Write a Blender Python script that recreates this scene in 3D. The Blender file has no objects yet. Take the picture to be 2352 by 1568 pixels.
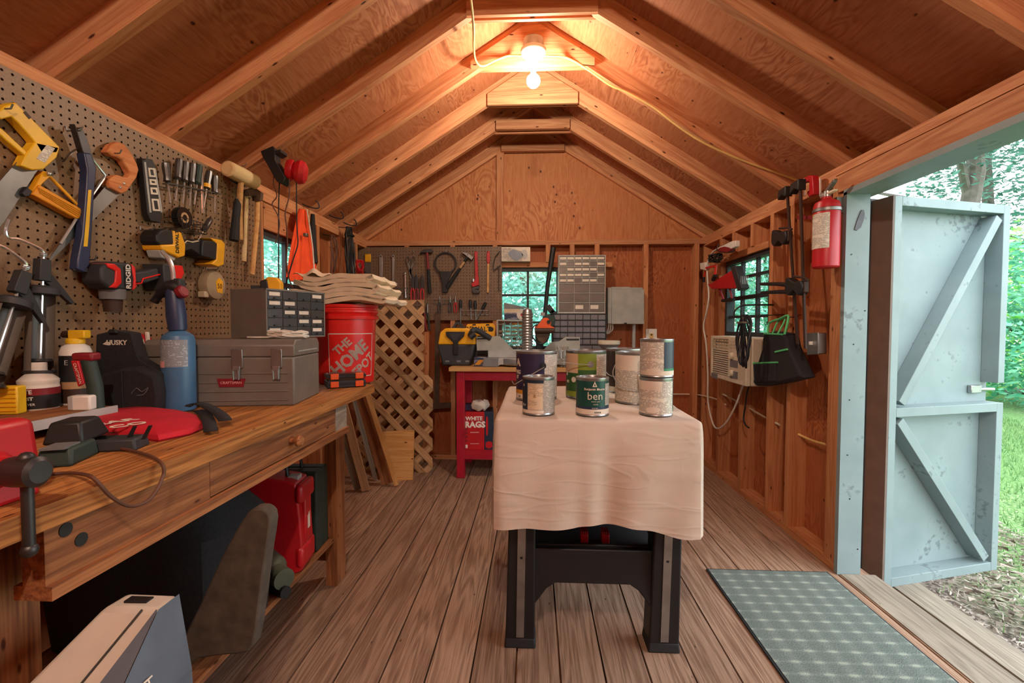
import bpy, math, random
from mathutils import Vector, Matrix
random.seed(7)
S = bpy.context.scene
COL = S.collection
# ---------------------------------------------------------------- camera
F_PX, YAW, PIT, ROL, CAM_H = 1066., .0475, .0345, .0015, 1.132
def ray(px, py):
    X, Y = px - 1176, py - 784
    c, s = math.cos(-ROL), math.sin(-ROL)
    X, Y = c*X - s*Y, s*X + c*Y
    x, u = X/F_PX, -Y/F_PX
    c, s = math.cos(PIT), math.sin(PIT)
    y, z = c + s*u, -s + c*u
    c, s = math.cos(YAW), math.sin(YAW)
    return Vector((c*x - s*y, s*x + c*y, z))
CAMP = Vector((0, 0, CAM_H))
def onX(px, py, X): r = ray(px, py); return CAMP + r*(X/r.x)
def onY(px, py, Y): r = ray(px, py); return CAMP + r*(Y/r.y)
def back(p, r): h = Vector((p.x, p.y, 0)).normalized(); return p+h*r
def onZ(px, py, Z): r = ray(px, py); return CAMP + r*((Z-CAM_H)/r.z)
cd = bpy.data.cameras.new('camera'); cam = bpy.data.objects.new('camera', cd); COL.objects.link(cam)
r0 = ray(1176, 784); rr = (ray(1177, 784)-r0).normalized(); ru = (r0-ray(1176, 785)).normalized(); rb = -r0.normalized()
cam.matrix_world = Matrix(((rr.x, ru.x, rb.x, 0), (rr.y, ru.y, rb.y, 0), (rr.z, ru.z, rb.z, CAM_H), (0, 0, 0, 1)))
cd.sensor_width = 36; cd.lens = 36*F_PX/2352; cd.clip_start = .02; cd.clip_end = 200
S.camera = cam
# ---------------------------------------------------------------- sky, light, exposure
w = bpy.data.worlds.new('sky'); S.world = w; w.use_nodes = True
nt = w.node_tree; bg = nt.nodes['Background']
bg.inputs['Color'].default_value = (.90, .955, 1.0, 1); bg.inputs['Strength'].default_value = 4.6
S.view_settings.view_transform = 'Standard'; S.view_settings.look = 'None'
S.view_settings.gamma = 1; S.view_settings.use_curve_mapping = False
S.view_settings.exposure = 0.12
BULB_W, BULB2_W = 36, 84
# ---------------------------------------------------------------- materials
def C(h):
    h = h.lstrip('#'); v = [int(h[i:i+2], 16)/255 for i in (0, 2, 4)]
    return tuple((x/12.92 if x <= .04045 else ((x+.055)/1.055)**2.4) for x in v) + (1,)
MATS = {}
def newmat(name):
    m = bpy.data.materials.new(name); m.use_nodes = True; MATS[name] = m
    return m, m.node_tree.nodes, m.node_tree.links, m.node_tree.nodes['Principled BSDF']
def N(nodes, typ, **kw):
    n = nodes.new(typ)
    for k, v in kw.items(): setattr(n, k, v)
    return n
def ramp(nodes, stops):
    r = nodes.new('ShaderNodeValToRGB'); e = r.color_ramp.elements
    while len(e) < len(stops): e.new(.5)
    for q, (p, c) in zip(e, stops): q.position = p; q.color = c
    return r
def plain(name, h, rough=.55, metal=0, var=.12, scale=14, bump=0, spec=None, alpha=None):
    """painted / plastic / metal surface with slight mottling"""
    m, n, l, b = newmat(name)
    b.inputs['Roughness'].default_value = rough; b.inputs['Metallic'].default_value = metal
    if spec is not None: b.inputs['Specular IOR Level'].default_value = spec
    c = C(h)
    tc = N(n, 'ShaderNodeTexCoord'); nz = N(n, 'ShaderNodeTexNoise')
    nz.inputs['Scale'].default_value = scale; nz.inputs['Detail'].default_value = 5
    l.new(tc.outputs['Object'], nz.inputs['Vector'])
    rp = ramp(n, [(.3, tuple(x*(1-var) for x in c[:3])+(1,)), (.7, tuple(min(1, x*(1+var)) for x in c[:3])+(1,))])
    l.new(nz.outputs['Fac'], rp.inputs['Fac']); l.new(rp.outputs['Color'], b.inputs['Base Color'])
    if bump:
        bp = N(n, 'ShaderNodeBump'); bp.inputs['Strength'].default_value = bump; bp.inputs['Distance'].default_value = .004
        l.new(nz.outputs['Fac'], bp.inputs['Height']); l.new(bp.outputs['Normal'], b.inputs['Normal'])
    if alpha is not None: b.inputs['Alpha'].default_value = alpha
    return m
def wood(name, light, dark, knot='4a2412', rough=.65, gs=1.0, kn=1.0, ring=1.0, bump=.25, amp=.10):
    """sawn board: grain along local X"""
    m, n, l, b = newmat(name); b.inputs['Roughness'].default_value = rough; b.inputs['Specular IOR Level'].default_value = .25
    tc = N(n, 'ShaderNodeTexCoord'); oi = N(n, 'ShaderNodeObjectInfo')
    mul = N(n, 'ShaderNodeVectorMath', operation='SCALE'); mul.inputs[0].default_value = (31, 17, 23)
    l.new(oi.outputs['Random'], mul.inputs['Scale'])
    add = N(n, 'ShaderNodeVectorMath', operation='ADD'); l.new(tc.outputs['Object'], add.inputs[0]); l.new(mul.outputs[0], add.inputs[1])
    mp = N(n, 'ShaderNodeMapping'); mp.inputs['Scale'].default_value = (.75*gs, 14*gs, 14*gs); l.new(add.outputs[0], mp.inputs['Vector'])
    n1 = N(n, 'ShaderNodeTexNoise'); n1.inputs['Scale'].default_value = 1.0; n1.inputs['Detail'].default_value = 2; n1.inputs['Distortion'].default_value = .6
    l.new(mp.outputs[0], n1.inputs['Vector'])
    wv = N(n, 'ShaderNodeMath', operation='MULTIPLY'); wv.inputs[1].default_value = 46*ring; l.new(n1.outputs['Fac'], wv.inputs[0])
    sn = N(n, 'ShaderNodeMath', operation='SINE'); l.new(wv.outputs[0], sn.inputs[0])
    mp2 = N(n, 'ShaderNodeMapping'); mp2.inputs['Scale'].default_value = (9*gs, 240*gs, 240*gs); l.new(add.outputs[0], mp2.inputs['Vector'])
    n2 = N(n, 'ShaderNodeTexNoise'); n2.inputs['Scale'].default_value = 1.0; n2.inputs['Detail'].default_value = 3; l.new(mp2.outputs[0], n2.inputs['Vector'])
    mx = N(n, 'ShaderNodeMath', operation='MULTIPLY_ADD'); mx.inputs[1].default_value = amp; l.new(sn.outputs[0], mx.inputs[0])
    n2s = N(n, 'ShaderNodeMath', operation='MULTIPLY_ADD'); n2s.inputs[1].default_value = .55; n2s.inputs[2].default_value = .21; l.new(n2.outputs['Fac'], n2s.inputs[0]); l.new(n2s.outputs[0], mx.inputs[2])
    rp = ramp(n, [(.30, C(dark)), (.64, C(light))]); l.new(mx.outputs[0], rp.inputs['Fac'])
    # per-board tone
    hs = N(n, 'ShaderNodeHueSaturation'); mr = N(n, 'ShaderNodeMapRange'); mr.inputs['To Min'].default_value = .82; mr.inputs['To Max'].default_value = 1.12
    l.new(oi.outputs['Random'], mr.inputs['Value']); l.new(mr.outputs[0], hs.inputs['Value']); l.new(rp.outputs[0], hs.inputs['Color'])
    # knots
    mp3 = N(n, 'ShaderNodeMapping'); mp3.inputs['Scale'].default_value = (5.2, 15, 15); l.new(add.outputs[0], mp3.inputs['Vector'])
    vo = N(n, 'ShaderNodeTexVoronoi'); vo.inputs['Scale'].default_value = 1.35; l.new(mp3.outputs[0], vo.inputs['Vector'])
    kr = ramp(n, [(.06*kn, (1, 1, 1, 1)), (.115*kn+.001, (0, 0, 0, 1))]); l.new(vo.outputs['Distance'], kr.inputs['Fac'])
    mk = N(n, 'ShaderNodeMixRGB'); l.new(kr.outputs[0], mk.inputs['Fac']); l.new(hs.outputs[0], mk.inputs['Color1']); mk.inputs['Color2'].default_value = C(knot)
    l.new(mk.outputs[0], b.inputs['Base Color'])
    bp = N(n, 'ShaderNodeBump'); bp.inputs['Strength'].default_value = bump; bp.inputs['Distance'].default_value = .002
    l.new(mx.outputs[0], bp.inputs['Height']); l.new(bp.outputs[0], b.inputs['Normal'])
    return m
def plywood(name, light, mid, dark, rough=.6, kn=1.0):
    """rotary-cut sheet: broad flame figure along local X"""
    m, n, l, b = newmat(name); b.inputs['Roughness'].default_value = rough; b.inputs['Specular IOR Level'].default_value = .25
    tc = N(n, 'ShaderNodeTexCoord'); oi = N(n, 'ShaderNodeObjectInfo')
    mul = N(n, 'ShaderNodeVectorMath', operation='SCALE'); mul.inputs[0].default_value = (13, 29, 7); l.new(oi.outputs['Random'], mul.inputs['Scale'])
    add = N(n, 'ShaderNodeVectorMath', operation='ADD'); l.new(tc.outputs['Object'], add.inputs[0]); l.new(mul.outputs[0], add.inputs[1])
    mp = N(n, 'ShaderNodeMapping'); mp.inputs['Scale'].default_value = (1.6, 5, 5); l.new(add.outputs[0], mp.inputs['Vector'])
    n1 = N(n, 'ShaderNodeTexNoise'); n1.inputs['Scale'].default_value = 1.1; n1.inputs['Detail'].default_value = 3; n1.inputs['Distortion'].default_value = .8; l.new(mp.outputs[0], n1.inputs['Vector'])
    wv = N(n, 'ShaderNodeMath', operation='MULTIPLY'); wv.inputs[1].default_value = 90; l.new(n1.outputs['Fac'], wv.inputs[0])
    sn = N(n, 'ShaderNodeMath', operation='SINE'); l.new(wv.outputs[0], sn.inputs[0])
    mp2 = N(n, 'ShaderNodeMapping'); mp2.inputs['Scale'].default_value = (9, 110, 110); l.new(add.outputs[0], mp2.inputs['Vector'])
    n2 = N(n, 'ShaderNodeTexNoise'); n2.inputs['Detail'].default_value = 3; n2.inputs['Scale'].default_value = 1; l.new(mp2.outputs[0], n2.inputs['Vector'])
    mx = N(n, 'ShaderNodeMath', operation='MULTIPLY_ADD'); l.new(sn.outputs[0], mx.inputs[0])
    n3 = N(n, 'ShaderNodeTexNoise'); n3.inputs['Scale'].default_value = 2.2; n3.inputs['Detail'].default_value = 1; l.new(add.outputs[0], n3.inputs['Vector'])
    pa = N(n, 'ShaderNodeMapRange'); pa.inputs['From Min'].default_value = .45; pa.inputs['From Max'].default_value = .65; pa.inputs['To Min'].default_value = .02; pa.inputs['To Max'].default_value = .13; l.new(n3.outputs['Fac'], pa.inputs['Value']); l.new(pa.outputs[0], mx.inputs[1])
    n2s = N(n, 'ShaderNodeMath', operation='MULTIPLY_ADD'); n2s.inputs[1].default_value = .42; n2s.inputs[2].default_value = .30; l.new(n2.outputs['Fac'], n2s.inputs[0]); l.new(n2s.outputs[0], mx.inputs[2])
    rp = ramp(n, [(.28, C(dark)), (.45, C(mid)), (.66, C(light))]); l.new(mx.outputs[0], rp.inputs['Fac'])
    mp3 = N(n, 'ShaderNodeMapping'); mp3.inputs['Scale'].default_value = (5.5, 8.5, 8.5); l.new(add.outputs[0], mp3.inputs['Vector'])
    vo = N(n, 'ShaderNodeTexVoronoi'); vo.inputs['Scale'].default_value = 1.5; l.new(mp3.outputs[0], vo.inputs['Vector'])
    kr = ramp(n, [(.055*kn, (1, 1, 1, 1)), (.095*kn+.001, (0, 0, 0, 1))]); l.new(vo.outputs['Distance'], kr.inputs['Fac'])
    mk = N(n, 'ShaderNodeMixRGB'); l.new(kr.outputs[0], mk.inputs['Fac']); l.new(rp.outputs[0], mk.inputs['Color1']); mk.inputs['Color2'].default_value = C('4b2413')
    l.new(mk.outputs[0], b.inputs['Base Color'])
    bp = N(n, 'ShaderNodeBump'); bp.inputs['Strength'].default_value = .15; bp.inputs['Distance'].default_value = .002
    l.new(mx.outputs[0], bp.inputs['Height']); l.new(bp.outputs[0], b.inputs['Normal'])
    return m
def pegmat(name, h):
    """hardboard with a one-inch grid of real see-through holes (local x,z)"""
    m, n, l, b = newmat(name); b.inputs['Roughness'].default_value = .5
    tc = N(n, 'ShaderNodeTexCoord'); sp = N(n, 'ShaderNodeSeparateXYZ'); l.new(tc.outputs['Object'], sp.inputs[0])
    def cell(o):
        a = N(n, 'ShaderNodeMath', operation='DIVIDE'); a.inputs[1].default_value = .0254; l.new(o, a.inputs[0])
        f = N(n, 'ShaderNodeMath', operation='FRACT'); l.new(a.outputs[0], f.inputs[0])
        s = N(n, 'ShaderNodeMath', operation='SUBTRACT'); s.inputs[1].default_value = .5; l.new(f.outputs[0], s.inputs[0])
        p = N(n, 'ShaderNodeMath', operation='POWER'); p.inputs[1].default_value = 2; l.new(s.outputs[0], p.inputs[0]); return p
    a, c = cell(sp.outputs['X']), cell(sp.outputs['Z'])
    ad = N(n, 'ShaderNodeMath', operation='ADD'); l.new(a.outputs[0], ad.inputs[0]); l.new(c.outputs[0], ad.inputs[1])
    gt = N(n, 'ShaderNodeMath', operation='GREATER_THAN'); gt.inputs[1].default_value = .021; l.new(ad.outputs[0], gt.inputs[0])
    l.new(gt.outputs[0], b.inputs['Alpha'])
    nz = N(n, 'ShaderNodeTexNoise'); nz.inputs['Scale'].default_value = 220; nz.inputs['Detail'].default_value = 2; l.new(tc.outputs['Object'], nz.inputs['Vector'])
    c0 = C(h); rp = ramp(n, [(.3, tuple(x*.78 for x in c0[:3])+(1,)), (.7, tuple(x*1.15 for x in c0[:3])+(1,))]); l.new(nz.outputs['Fac'], rp.inputs['Fac']); l.new(rp.outputs[0], b.inputs['Base Color'])
    return m
def printmat(name, paper, ink, lines=260, cover=.55):
    """label with blocks of small print: broken ink lines across local z"""
    m, n, l, b = newmat(name); b.inputs['Roughness'].default_value = .5
    tc = N(n, 'ShaderNodeTexCoord'); sp = N(n, 'ShaderNodeSeparateXYZ'); l.new(tc.outputs['Object'], sp.inputs[0])
    a = N(n, 'ShaderNodeMath', operation='MULTIPLY'); a.inputs[1].default_value = lines; l.new(sp.outputs['Z'], a.inputs[0])
    f = N(n, 'ShaderNodeMath', operation='FRACT'); l.new(a.outputs[0], f.inputs[0])
    g = N(n, 'ShaderNodeMath', operation='GREATER_THAN'); g.inputs[1].default_value = .45; l.new(f.outputs[0], g.inputs[0])
    fl_ = N(n, 'ShaderNodeMath', operation='FLOOR'); l.new(a.outputs[0], fl_.inputs[0])
    cb = N(n, 'ShaderNodeCombineXYZ'); l.new(sp.outputs['X'], cb.inputs[0]); l.new(sp.outputs['Y'], cb.inputs[1]); l.new(fl_.outputs[0], cb.inputs[2])
    mp = N(n, 'ShaderNodeMapping'); mp.inputs['Scale'].default_value = (170, 60, .77); l.new(cb.outputs[0], mp.inputs['Vector'])
    nz = N(n, 'ShaderNodeTexNoise'); nz.inputs['Scale'].default_value = 1; nz.inputs['Detail'].default_value = 1; l.new(mp.outputs[0], nz.inputs['Vector'])
    g2 = N(n, 'ShaderNodeMath', operation='GREATER_THAN'); g2.inputs[1].default_value = .42; l.new(nz.outputs['Fac'], g2.inputs[0])
    mpb = N(n, 'ShaderNodeMapping'); mpb.inputs['Scale'].default_value = (14, 14, 48); l.new(tc.outputs['Object'], mpb.inputs['Vector'])
    nb = N(n, 'ShaderNodeTexNoise'); nb.inputs['Scale'].default_value = 1; nb.inputs['Detail'].default_value = 0; l.new(mpb.outputs[0], nb.inputs['Vector'])
    g3 = N(n, 'ShaderNodeMath', operation='GREATER_THAN'); g3.inputs[1].default_value = .9-cover; l.new(nb.outputs['Fac'], g3.inputs[0])
    mu0 = N(n, 'ShaderNodeMath', operation='MULTIPLY'); l.new(g.outputs[0], mu0.inputs[0]); l.new(g2.outputs[0], mu0.inputs[1])
    mu = N(n, 'ShaderNodeMath', operation='MULTIPLY'); l.new(mu0.outputs[0], mu.inputs[0]); l.new(g3.outputs[0], mu.inputs[1])
    m2 = N(n, 'ShaderNodeMath', operation='MULTIPLY'); m2.inputs[1].default_value = .6; l.new(mu.outputs[0], m2.inputs[0])
    mk = N(n, 'ShaderNodeMixRGB'); l.new(m2.outputs[0], mk.inputs['Fac']); mk.inputs['Color1'].default_value = C(paper); mk.inputs['Color2'].default_value = C(ink)
    l.new(mk.outputs[0], b.inputs['Base Color']); return m
def glassmat(name, tint=(.9, 1, .98, 1), alpha=.12, rough=.03):
    m, n, l, b = newmat(name)
    tr = N(n, 'ShaderNodeBsdfTransparent'); tr.inputs[0].default_value = tint
    gl = N(n, 'ShaderNodeBsdfGlossy'); gl.inputs['Roughness'].default_value = rough
    fr = N(n, 'ShaderNodeLayerWeight'); fr.inputs['Blend'].default_value = .5
    pw = N(n, 'ShaderNodeMath', operation='POWER'); pw.inputs[1].default_value = 5; l.new(fr.outputs['Facing'], pw.inputs[0])
    ad = N(n, 'ShaderNodeMath', operation='MULTIPLY_ADD'); ad.inputs[1].default_value = .6; ad.inputs[2].default_value = alpha; l.new(pw.outputs[0], ad.inputs[0])
    mx = N(n, 'ShaderNodeMixShader'); l.new(ad.outputs[0], mx.inputs[0]); l.new(tr.outputs[0], mx.inputs[1]); l.new(gl.outputs[0], mx.inputs[2])
    l.new(mx.outputs[0], n['Material Output'].inputs['Surface']); return m
def MT(k): return MATS[k]
# woods
wood('rafter', 'cf9569', 'b1704a', kn=1.0)
wood('stud', 'ca8d60', 'ab6a42', kn=.9)
wood('pine', 'd6a468', 'bd8447', knot='6b3a1c', kn=1.0)
wood('bench', 'c08348', '7d4b25', gs=1.0, kn=.7, ring=1.3, bump=.5)
wood('bench_dark', 'a06a42', '6b4028', kn=.8)
wood('floor', 'af917a', '7c5f4c', knot='4d3a2e', kn=.6, ring=1.2, bump=.5, amp=.11)
wood('grey_board', 'a79d8c', '7d7366', knot='5b5146', kn=.5, bump=.5)
wood('lattice', 'c29a70', '9a744e', kn=.5)
wood('handle', 'd2a266', 'b98550', kn=0, ring=.6, bump=.1)
wood('saw_handle', 'd08a58', 'b5693c', kn=0, ring=.6, bump=.1)
wood('mallet', 'd9bf92', 'c3a574', kn=.3, ring=.4, bump=.2)
plywood('roof_ply', 'b97a54', 'a66440', '8b4c2f')
plywood('wall_ply', 'b06a40', '9c5631', '844325', kn=1.0)
plywood('gable_ply', 'c68858', 'b57144', '9b5a34', kn=1.2)
pegmat('pegboard', '84674a'); pegmat('pegboard_dark', '705742')
# paints, plastics, metals
for a in [('black', '17171a', .5), ('black_soft', '1d1c1e', .8), ('black_gloss', '141416', .25), ('charcoal', '2c2d30', .6), ('dark_green', '24352f', .6),
          ('grey_plastic', '6f7072', .5), ('grey_light', 'a6a7a4', .5), ('white', 'dedad0', .5), ('white_gloss', 'e8e4da', .25), ('ivory', 'd8cdb4', .5),
          ('red', 'b3141f', .4), ('red_bright', 'd8221c', .35), ('red_dark', '7c1420', .5), ('red_cloth', 'b80f26', .8), ('orange', 'e2571c', .5), ('orange_fab', 'f0501e', .85),
          ('yellow', 'e2b21d', .45), ('yellow_dw', 'e5a41a', .4), ('yellow_orange', 'dc8f14', .4), ('blue_dark', '263050', .4), ('blue_tank', '3f688c', .4), ('green', '1f7a4f', .5), ('green_lime', '59c07a', .7),
          ('brown', '3a2419', .6), ('tan', 'b08a60', .7), ('beige', 'c5b496', .5), ('pink', 'd9707c', .6), ('cord_white', 'd9d3c6', .6), ('cord_yellow', 'd9b36a', .5),
          ('cord_brown', '5d3b2c', .6), ('purple', '2e2a48', .4), ('olive', '7d8f2c', .45), ('green_can', '2f5a2c', .45), ('green_ben', '0f4a41', .4), ('navy', '1d2d40', .4),
          ('paint_door', '8fa3a6', .55), ('door_edge', '6a5a50', .7), ('bench_red', 'a4122a', .45), ('panel_grey', '9c9c94', .5), ('tool_grey', '6c655d', .45), ('ink', '15130f', .6),
          ('rag', 'cdc5b8', .95), ('rubber_mat', '20262a', .9), ('label_gold', 'cf8e22', .5), ('label_pink', 'd9a3a0', .5), ('boot', '4d5240', .7), ('smoke', '3b332f', .3), ('paper', 'd8cdbd', .8), ('tape_beige', '9f8d70', .3),
          ('stone', '7c7a74', .9), ('cement', '8a8984', .9)]:
    plain(a[0], a[1], a[2])
plain('steel', 'c4c6c6', .3, .75, .1); plain('steel_dull', '8c8c8a', .45, 1, .15); plain('dark_steel', '4c4b4c', .45, .8, .2); plain('chrome', 'dcdddd', .14, .75, .05); plain('zinc', 'a5a8a8', .35, .9, .2)
plain('galv', '9fa3a2', .4, .8, .2); plain('brass', 'b98c3c', .3, 1, .1); plain('rust', '5d4a3c', .7, .5, .3)
plain('canvas', 'cbae8e', .95, 0, .07, 9, .3); plain('canvas_fold', 'd2bfa3', .95, 0, .08, 20, .25)
plain('nylon', '1f1e21', .9, 0, .25, 120, .3); plain('silver_cover', 'c6c1b5', .36, 0, .12, 6, .5); plain('blue_cover', '5e6a78', .35, 0, .2, 9, .25)
plain('grimy', '4d443a', .8, 0, .3, 30, .3); plain('ac_beige', 'cfc3ac', .5)
printmat('print_white', 'd8d0c2', '4b4640'); printmat('print_tan', 'd6c3a6', '8a7156', 300, .45); printmat('print_grey', 'b9b3a8', '55524d', 300, .6); printmat('print_tank', '9aa3ac', '24282e', 240, .7)
printmat('print_navy', '2a3550', 'c8ccd4', 200, .35); printmat('print_mask', 'b8ada0', '24473a', 120, .5)
glassmat('window_glass', (.86, .97, .95, 1), .05); glassmat('clear_plastic', (.86, .87, .87, 1), .10, .15); glassmat('clear_tumbler', (.93, .93, .92, 1), .10, .05); glassmat('drawer_plastic', (.62, .62, .62, 1), .12, .2)
m, n, l, b = newmat('door_paint'); b.inputs['Roughness'].default_value = .5
tc = N(n, 'ShaderNodeTexCoord'); n1 = N(n, 'ShaderNodeTexNoise'); n1.inputs['Scale'].default_value = 5; n1.inputs['Detail'].default_value = 6; l.new(tc.outputs['Object'], n1.inputs['Vector'])
n2 = N(n, 'ShaderNodeTexNoise'); n2.inputs['Scale'].default_value = 38; n2.inputs['Detail'].default_value = 5; l.new(tc.outputs['Object'], n2.inputs['Vector'])
rp = ramp(n, [(.3, C('788a8c')), (.7, C('86989a'))]); l.new(n1.outputs['Fac'], rp.inputs['Fac'])
mu = N(n, 'ShaderNodeMath', operation='MULTIPLY'); l.new(n1.outputs['Fac'], mu.inputs[0]); l.new(n2.outputs['Fac'], mu.inputs[1])
r2 = ramp(n, [(.345, (0, 0, 0, 1)), (.42, (.55, .55, .55, 1))]); l.new(mu.outputs[0], r2.inputs['Fac'])
mk = N(n, 'ShaderNodeMixRGB'); l.new(r2.outputs[0], mk.inputs['Fac']); l.new(rp.outputs[0], mk.inputs['Color1']); mk.inputs['Color2'].default_value = C('454e50'); l.new(mk.outputs[0], b.inputs['Base Color'])
# ---------------------------------------------------------------- mesh building
class MB:
    def __init__(s): s.v = []; s.f = []
    def add(s, vs, fs, M=None):
        b = len(s.v)
        s.v += [tuple(M @ Vector(p)) if M else tuple(p) for p in vs]; s.f += [tuple(i+b for i in f) for f in fs]; return s
    def box(s, x0, x1, y0, y1, z0, z1, M=None):
        x0, x1 = sorted((x0, x1)); y0, y1 = sorted((y0, y1)); z0, z1 = sorted((z0, z1))
        return s.add([(x0, y0, z0), (x1, y0, z0), (x1, y1, z0), (x0, y1, z0), (x0, y0, z1), (x1, y0, z1), (x1, y1, z1), (x0, y1, z1)],
                     [(0, 3, 2, 1), (4, 5, 6, 7), (0, 1, 5, 4), (1, 2, 6, 5), (2, 3, 7, 6), (3, 0, 4, 7)], M)
    def poly(s, p, y0, y1, M=None):
        """extrude an (x,z) outline from y0 (front) to y1"""
        a = sum(p[i][0]*p[(i+1) % len(p)][1]-p[(i+1) % len(p)][0]*p[i][1] for i in range(len(p)))
        if a < 0: p = p[::-1]
        y0, y1 = sorted((y0, y1)); n = len(p)
        return s.add([(x, y0, z) for x, z in p]+[(x, y1, z) for x, z in p],
                     [tuple(range(n)), tuple(range(2*n-1, n-1, -1))]+[(i, n+i, n+(i+1) % n, (i+1) % n) for i in range(n)], M)
    def ring(s, po, pi, y0, y1, M=None):
        """extruded outline with a hole of the same point count"""
        n = len(po); vs = [(x, y, z) for y in (y0, y1) for q in (po, pi) for x, z in q]; fs = []
        for i in range(n):
            j = (i+1) % n
            fs += [(i, j, n+j, n+i), (2*n+i, 3*n+i, 3*n+j, 2*n+j), (i, 2*n+i, 2*n+j, j), (n+i, n+j, 3*n+j, 3*n+i)]
        return s.add(vs, fs, M)
    def tube(s, pts, r, n=8, smooth=0, closed=False, M=None):
        pts = [Vector(p) for p in pts]
        if smooth: pts = catmull(pts, smooth, closed)
        k = len(pts); rs = r if isinstance(r, (list, tuple)) else [r]*k
        if len(rs) != k: rs = [rs[min(int(i*len(rs)/k), len(rs)-1)] for i in range(k)]
        vs = []; fs = []; nrm = None
        for i, p in enumerate(pts):
            if closed: t = pts[(i+1) % k]-pts[i-1]
            else: t = pts[min(i+1, k-1)]-pts[max(i-1, 0)]
            if t.length < 1e-9: t = Vector((0, 0, 1))
            t.normalize()
            if nrm is None: nrm = t.orthogonal().normalized()
            else:
                nrm = nrm-t*nrm.dot(t)
                if nrm.length < 1e-6: nrm = t.orthogonal()
                nrm.normalize()
            bn = t.cross(nrm)
            for j in range(n):
                a = 2*math.pi*j/n; vs.append(p+(nrm*math.cos(a)+bn*math.sin(a))*rs[i])
        for i in range(k if closed else k-1):
            i2 = (i+1) % k
            for j in range(n): fs.append((i*n+j, i*n+(j+1) % n, i2*n+(j+1) % n, i2*n+j))
        if not closed: fs += [tuple(range(n-1, -1, -1)), tuple(range((k-1)*n, k*n))]
        return s.add(vs, fs, M)
    def cyl(s, a, b, r0, r1=None, n=20, M=None): return s.tube([a, b], [r0, r0 if r1 is None else r1], n, M=M)
    def lathe(s, prof, c=(0, 0, 0), n=28, M=None, a0=0, a1=None):
        """profile [(r,z)] turned about z through c"""
        full = a1 is None; A1 = 2*math.pi if full else a1; m = n if full else n+1; vs = []; fs = []
        for r, z in prof:
            for j in range(m):
                a = a0+(A1-a0)*j/n; vs.append((c[0]+r*math.sin(a), c[1]-r*math.cos(a), c[2]+z))
        for i in range(len(prof)-1):
            for j in range(n): j2 = (j+1) % m if full else j+1; fs.append((i*m+j, i*m+j2, (i+1)*m+j2, (i+1)*m+j))
        if full and len(prof) > 2 and prof[0] != prof[-1]:
            if prof[0][0] > 1e-5: fs.append(tuple(range(m-1, -1, -1)))
            if prof[-1][0] > 1e-5: fs.append(tuple(range((len(prof)-1)*m, len(prof)*m)))
        return s.add(vs, fs, M)
    def sphere(s, c, r, n=14, M=None, sz=1):
        k = n//2; return s.lathe([(max(r*math.sin(math.pi*i/k), 1e-6), -r*sz*math.cos(math.pi*i/k)) for i in range(k+1)], c, n, M)
    def grid(s, nx, ny, fn, M=None):
        return s.add([fn(i/nx, j/ny) for j in range(ny+1) for i in range(nx+1)],
                     [(j*(nx+1)+i, j*(nx+1)+i+1, (j+1)*(nx+1)+i+1, (j+1)*(nx+1)+i) for j in range(ny) for i in range(nx)], M)
    def loft(s, rings, M=None):
        n = len(rings[0]); vs = [p for r in rings for p in r]
        fs = [(i*n+j, i*n+(j+1) % n, (i+1)*n+(j+1) % n, (i+1)*n+j) for i in range(len(rings)-1) for j in range(n)]
        return s.add(vs, fs+[tuple(range(n-1, -1, -1)), tuple(range((len(rings)-1)*n, len(rings)*n))], M)
    def frust(s, b, t, z0, z1, M=None):
        """b,t = (x0,x1,y0,y1) rectangles at z0 and z1"""
        q = lambda r, z: [(r[0], r[2], z), (r[1], r[2], z), (r[1], r[3], z), (r[0], r[3], z)]
        return s.loft([q(b, z0), q(t, z1)], M)
    def mesh(s, name, sm=True):
        me = bpy.data.meshes.new(name); me.from_pydata(s.v, [], s.f); me.validate(); me.update()
        if sm: me.shade_smooth(); me.set_sharp_from_angle(angle=.62)
        return me
def catmull(P, k, closed=False):
    out = []; n = len(P)
    for i in range(n if closed else n-1):
        g = (lambda j: P[j % n]) if closed else (lambda j: P[max(0, min(n-1, j))])
        a, b, c, d = g(i-1), g(i), g(i+1), g(i+2)
        for q in range(k):
            t = q/k; out.append(.5*((2*b)+(c-a)*t+(2*a-5*b+4*c-d)*t*t+(3*b-a-3*c+d)*t**3))
    if not closed: out.append(P[-1])
    return out
def link(o): COL.objects.link(o); return o
def tag(o, label=None, cat=None, group=None, kind=None):
    for k, v in (('label', label), ('category', cat), ('group', group), ('kind', kind)):
        if v: o[k] = v
    return o
def thing(name, label, cat, loc=(0, 0, 0), rz=0, group=None, kind=None, rot=None):
    o = link(bpy.data.objects.new(name, None)); o.empty_display_size = .05; o.location = loc
    o.rotation_euler = rot if rot else (0, 0, rz)
    return tag(o, label, cat, group, kind)
def part(name, mb, m, par=None, label=None, bev=0, sm=True, loc=None, rot=None, kind=None):
    me = mb if isinstance(mb, bpy.types.Mesh) else mb.mesh(name, sm)
    o = link(bpy.data.objects.new(name, me))
    if not me.materials: me.materials.append(MATS[m])
    o.parent = par
    if loc is not None: o.location = loc
    if rot is not None: o.rotation_euler = rot
    if bev:
        b = o.modifiers.new('bevel', 'BEVEL'); b.width = bev; b.segments = 2; b.limit_method = 'ANGLE'; b.angle_limit = .6
    return tag(o, label, kind=kind)
def solo(name, mb, m, label, cat, loc=(0, 0, 0), rz=0, group=None, bev=0, kind=None, rot=None):
    return tag(part(name, mb, m, None, None, bev, loc=loc, rot=rot or (0, 0, rz)), label, cat, group, kind)
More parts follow.
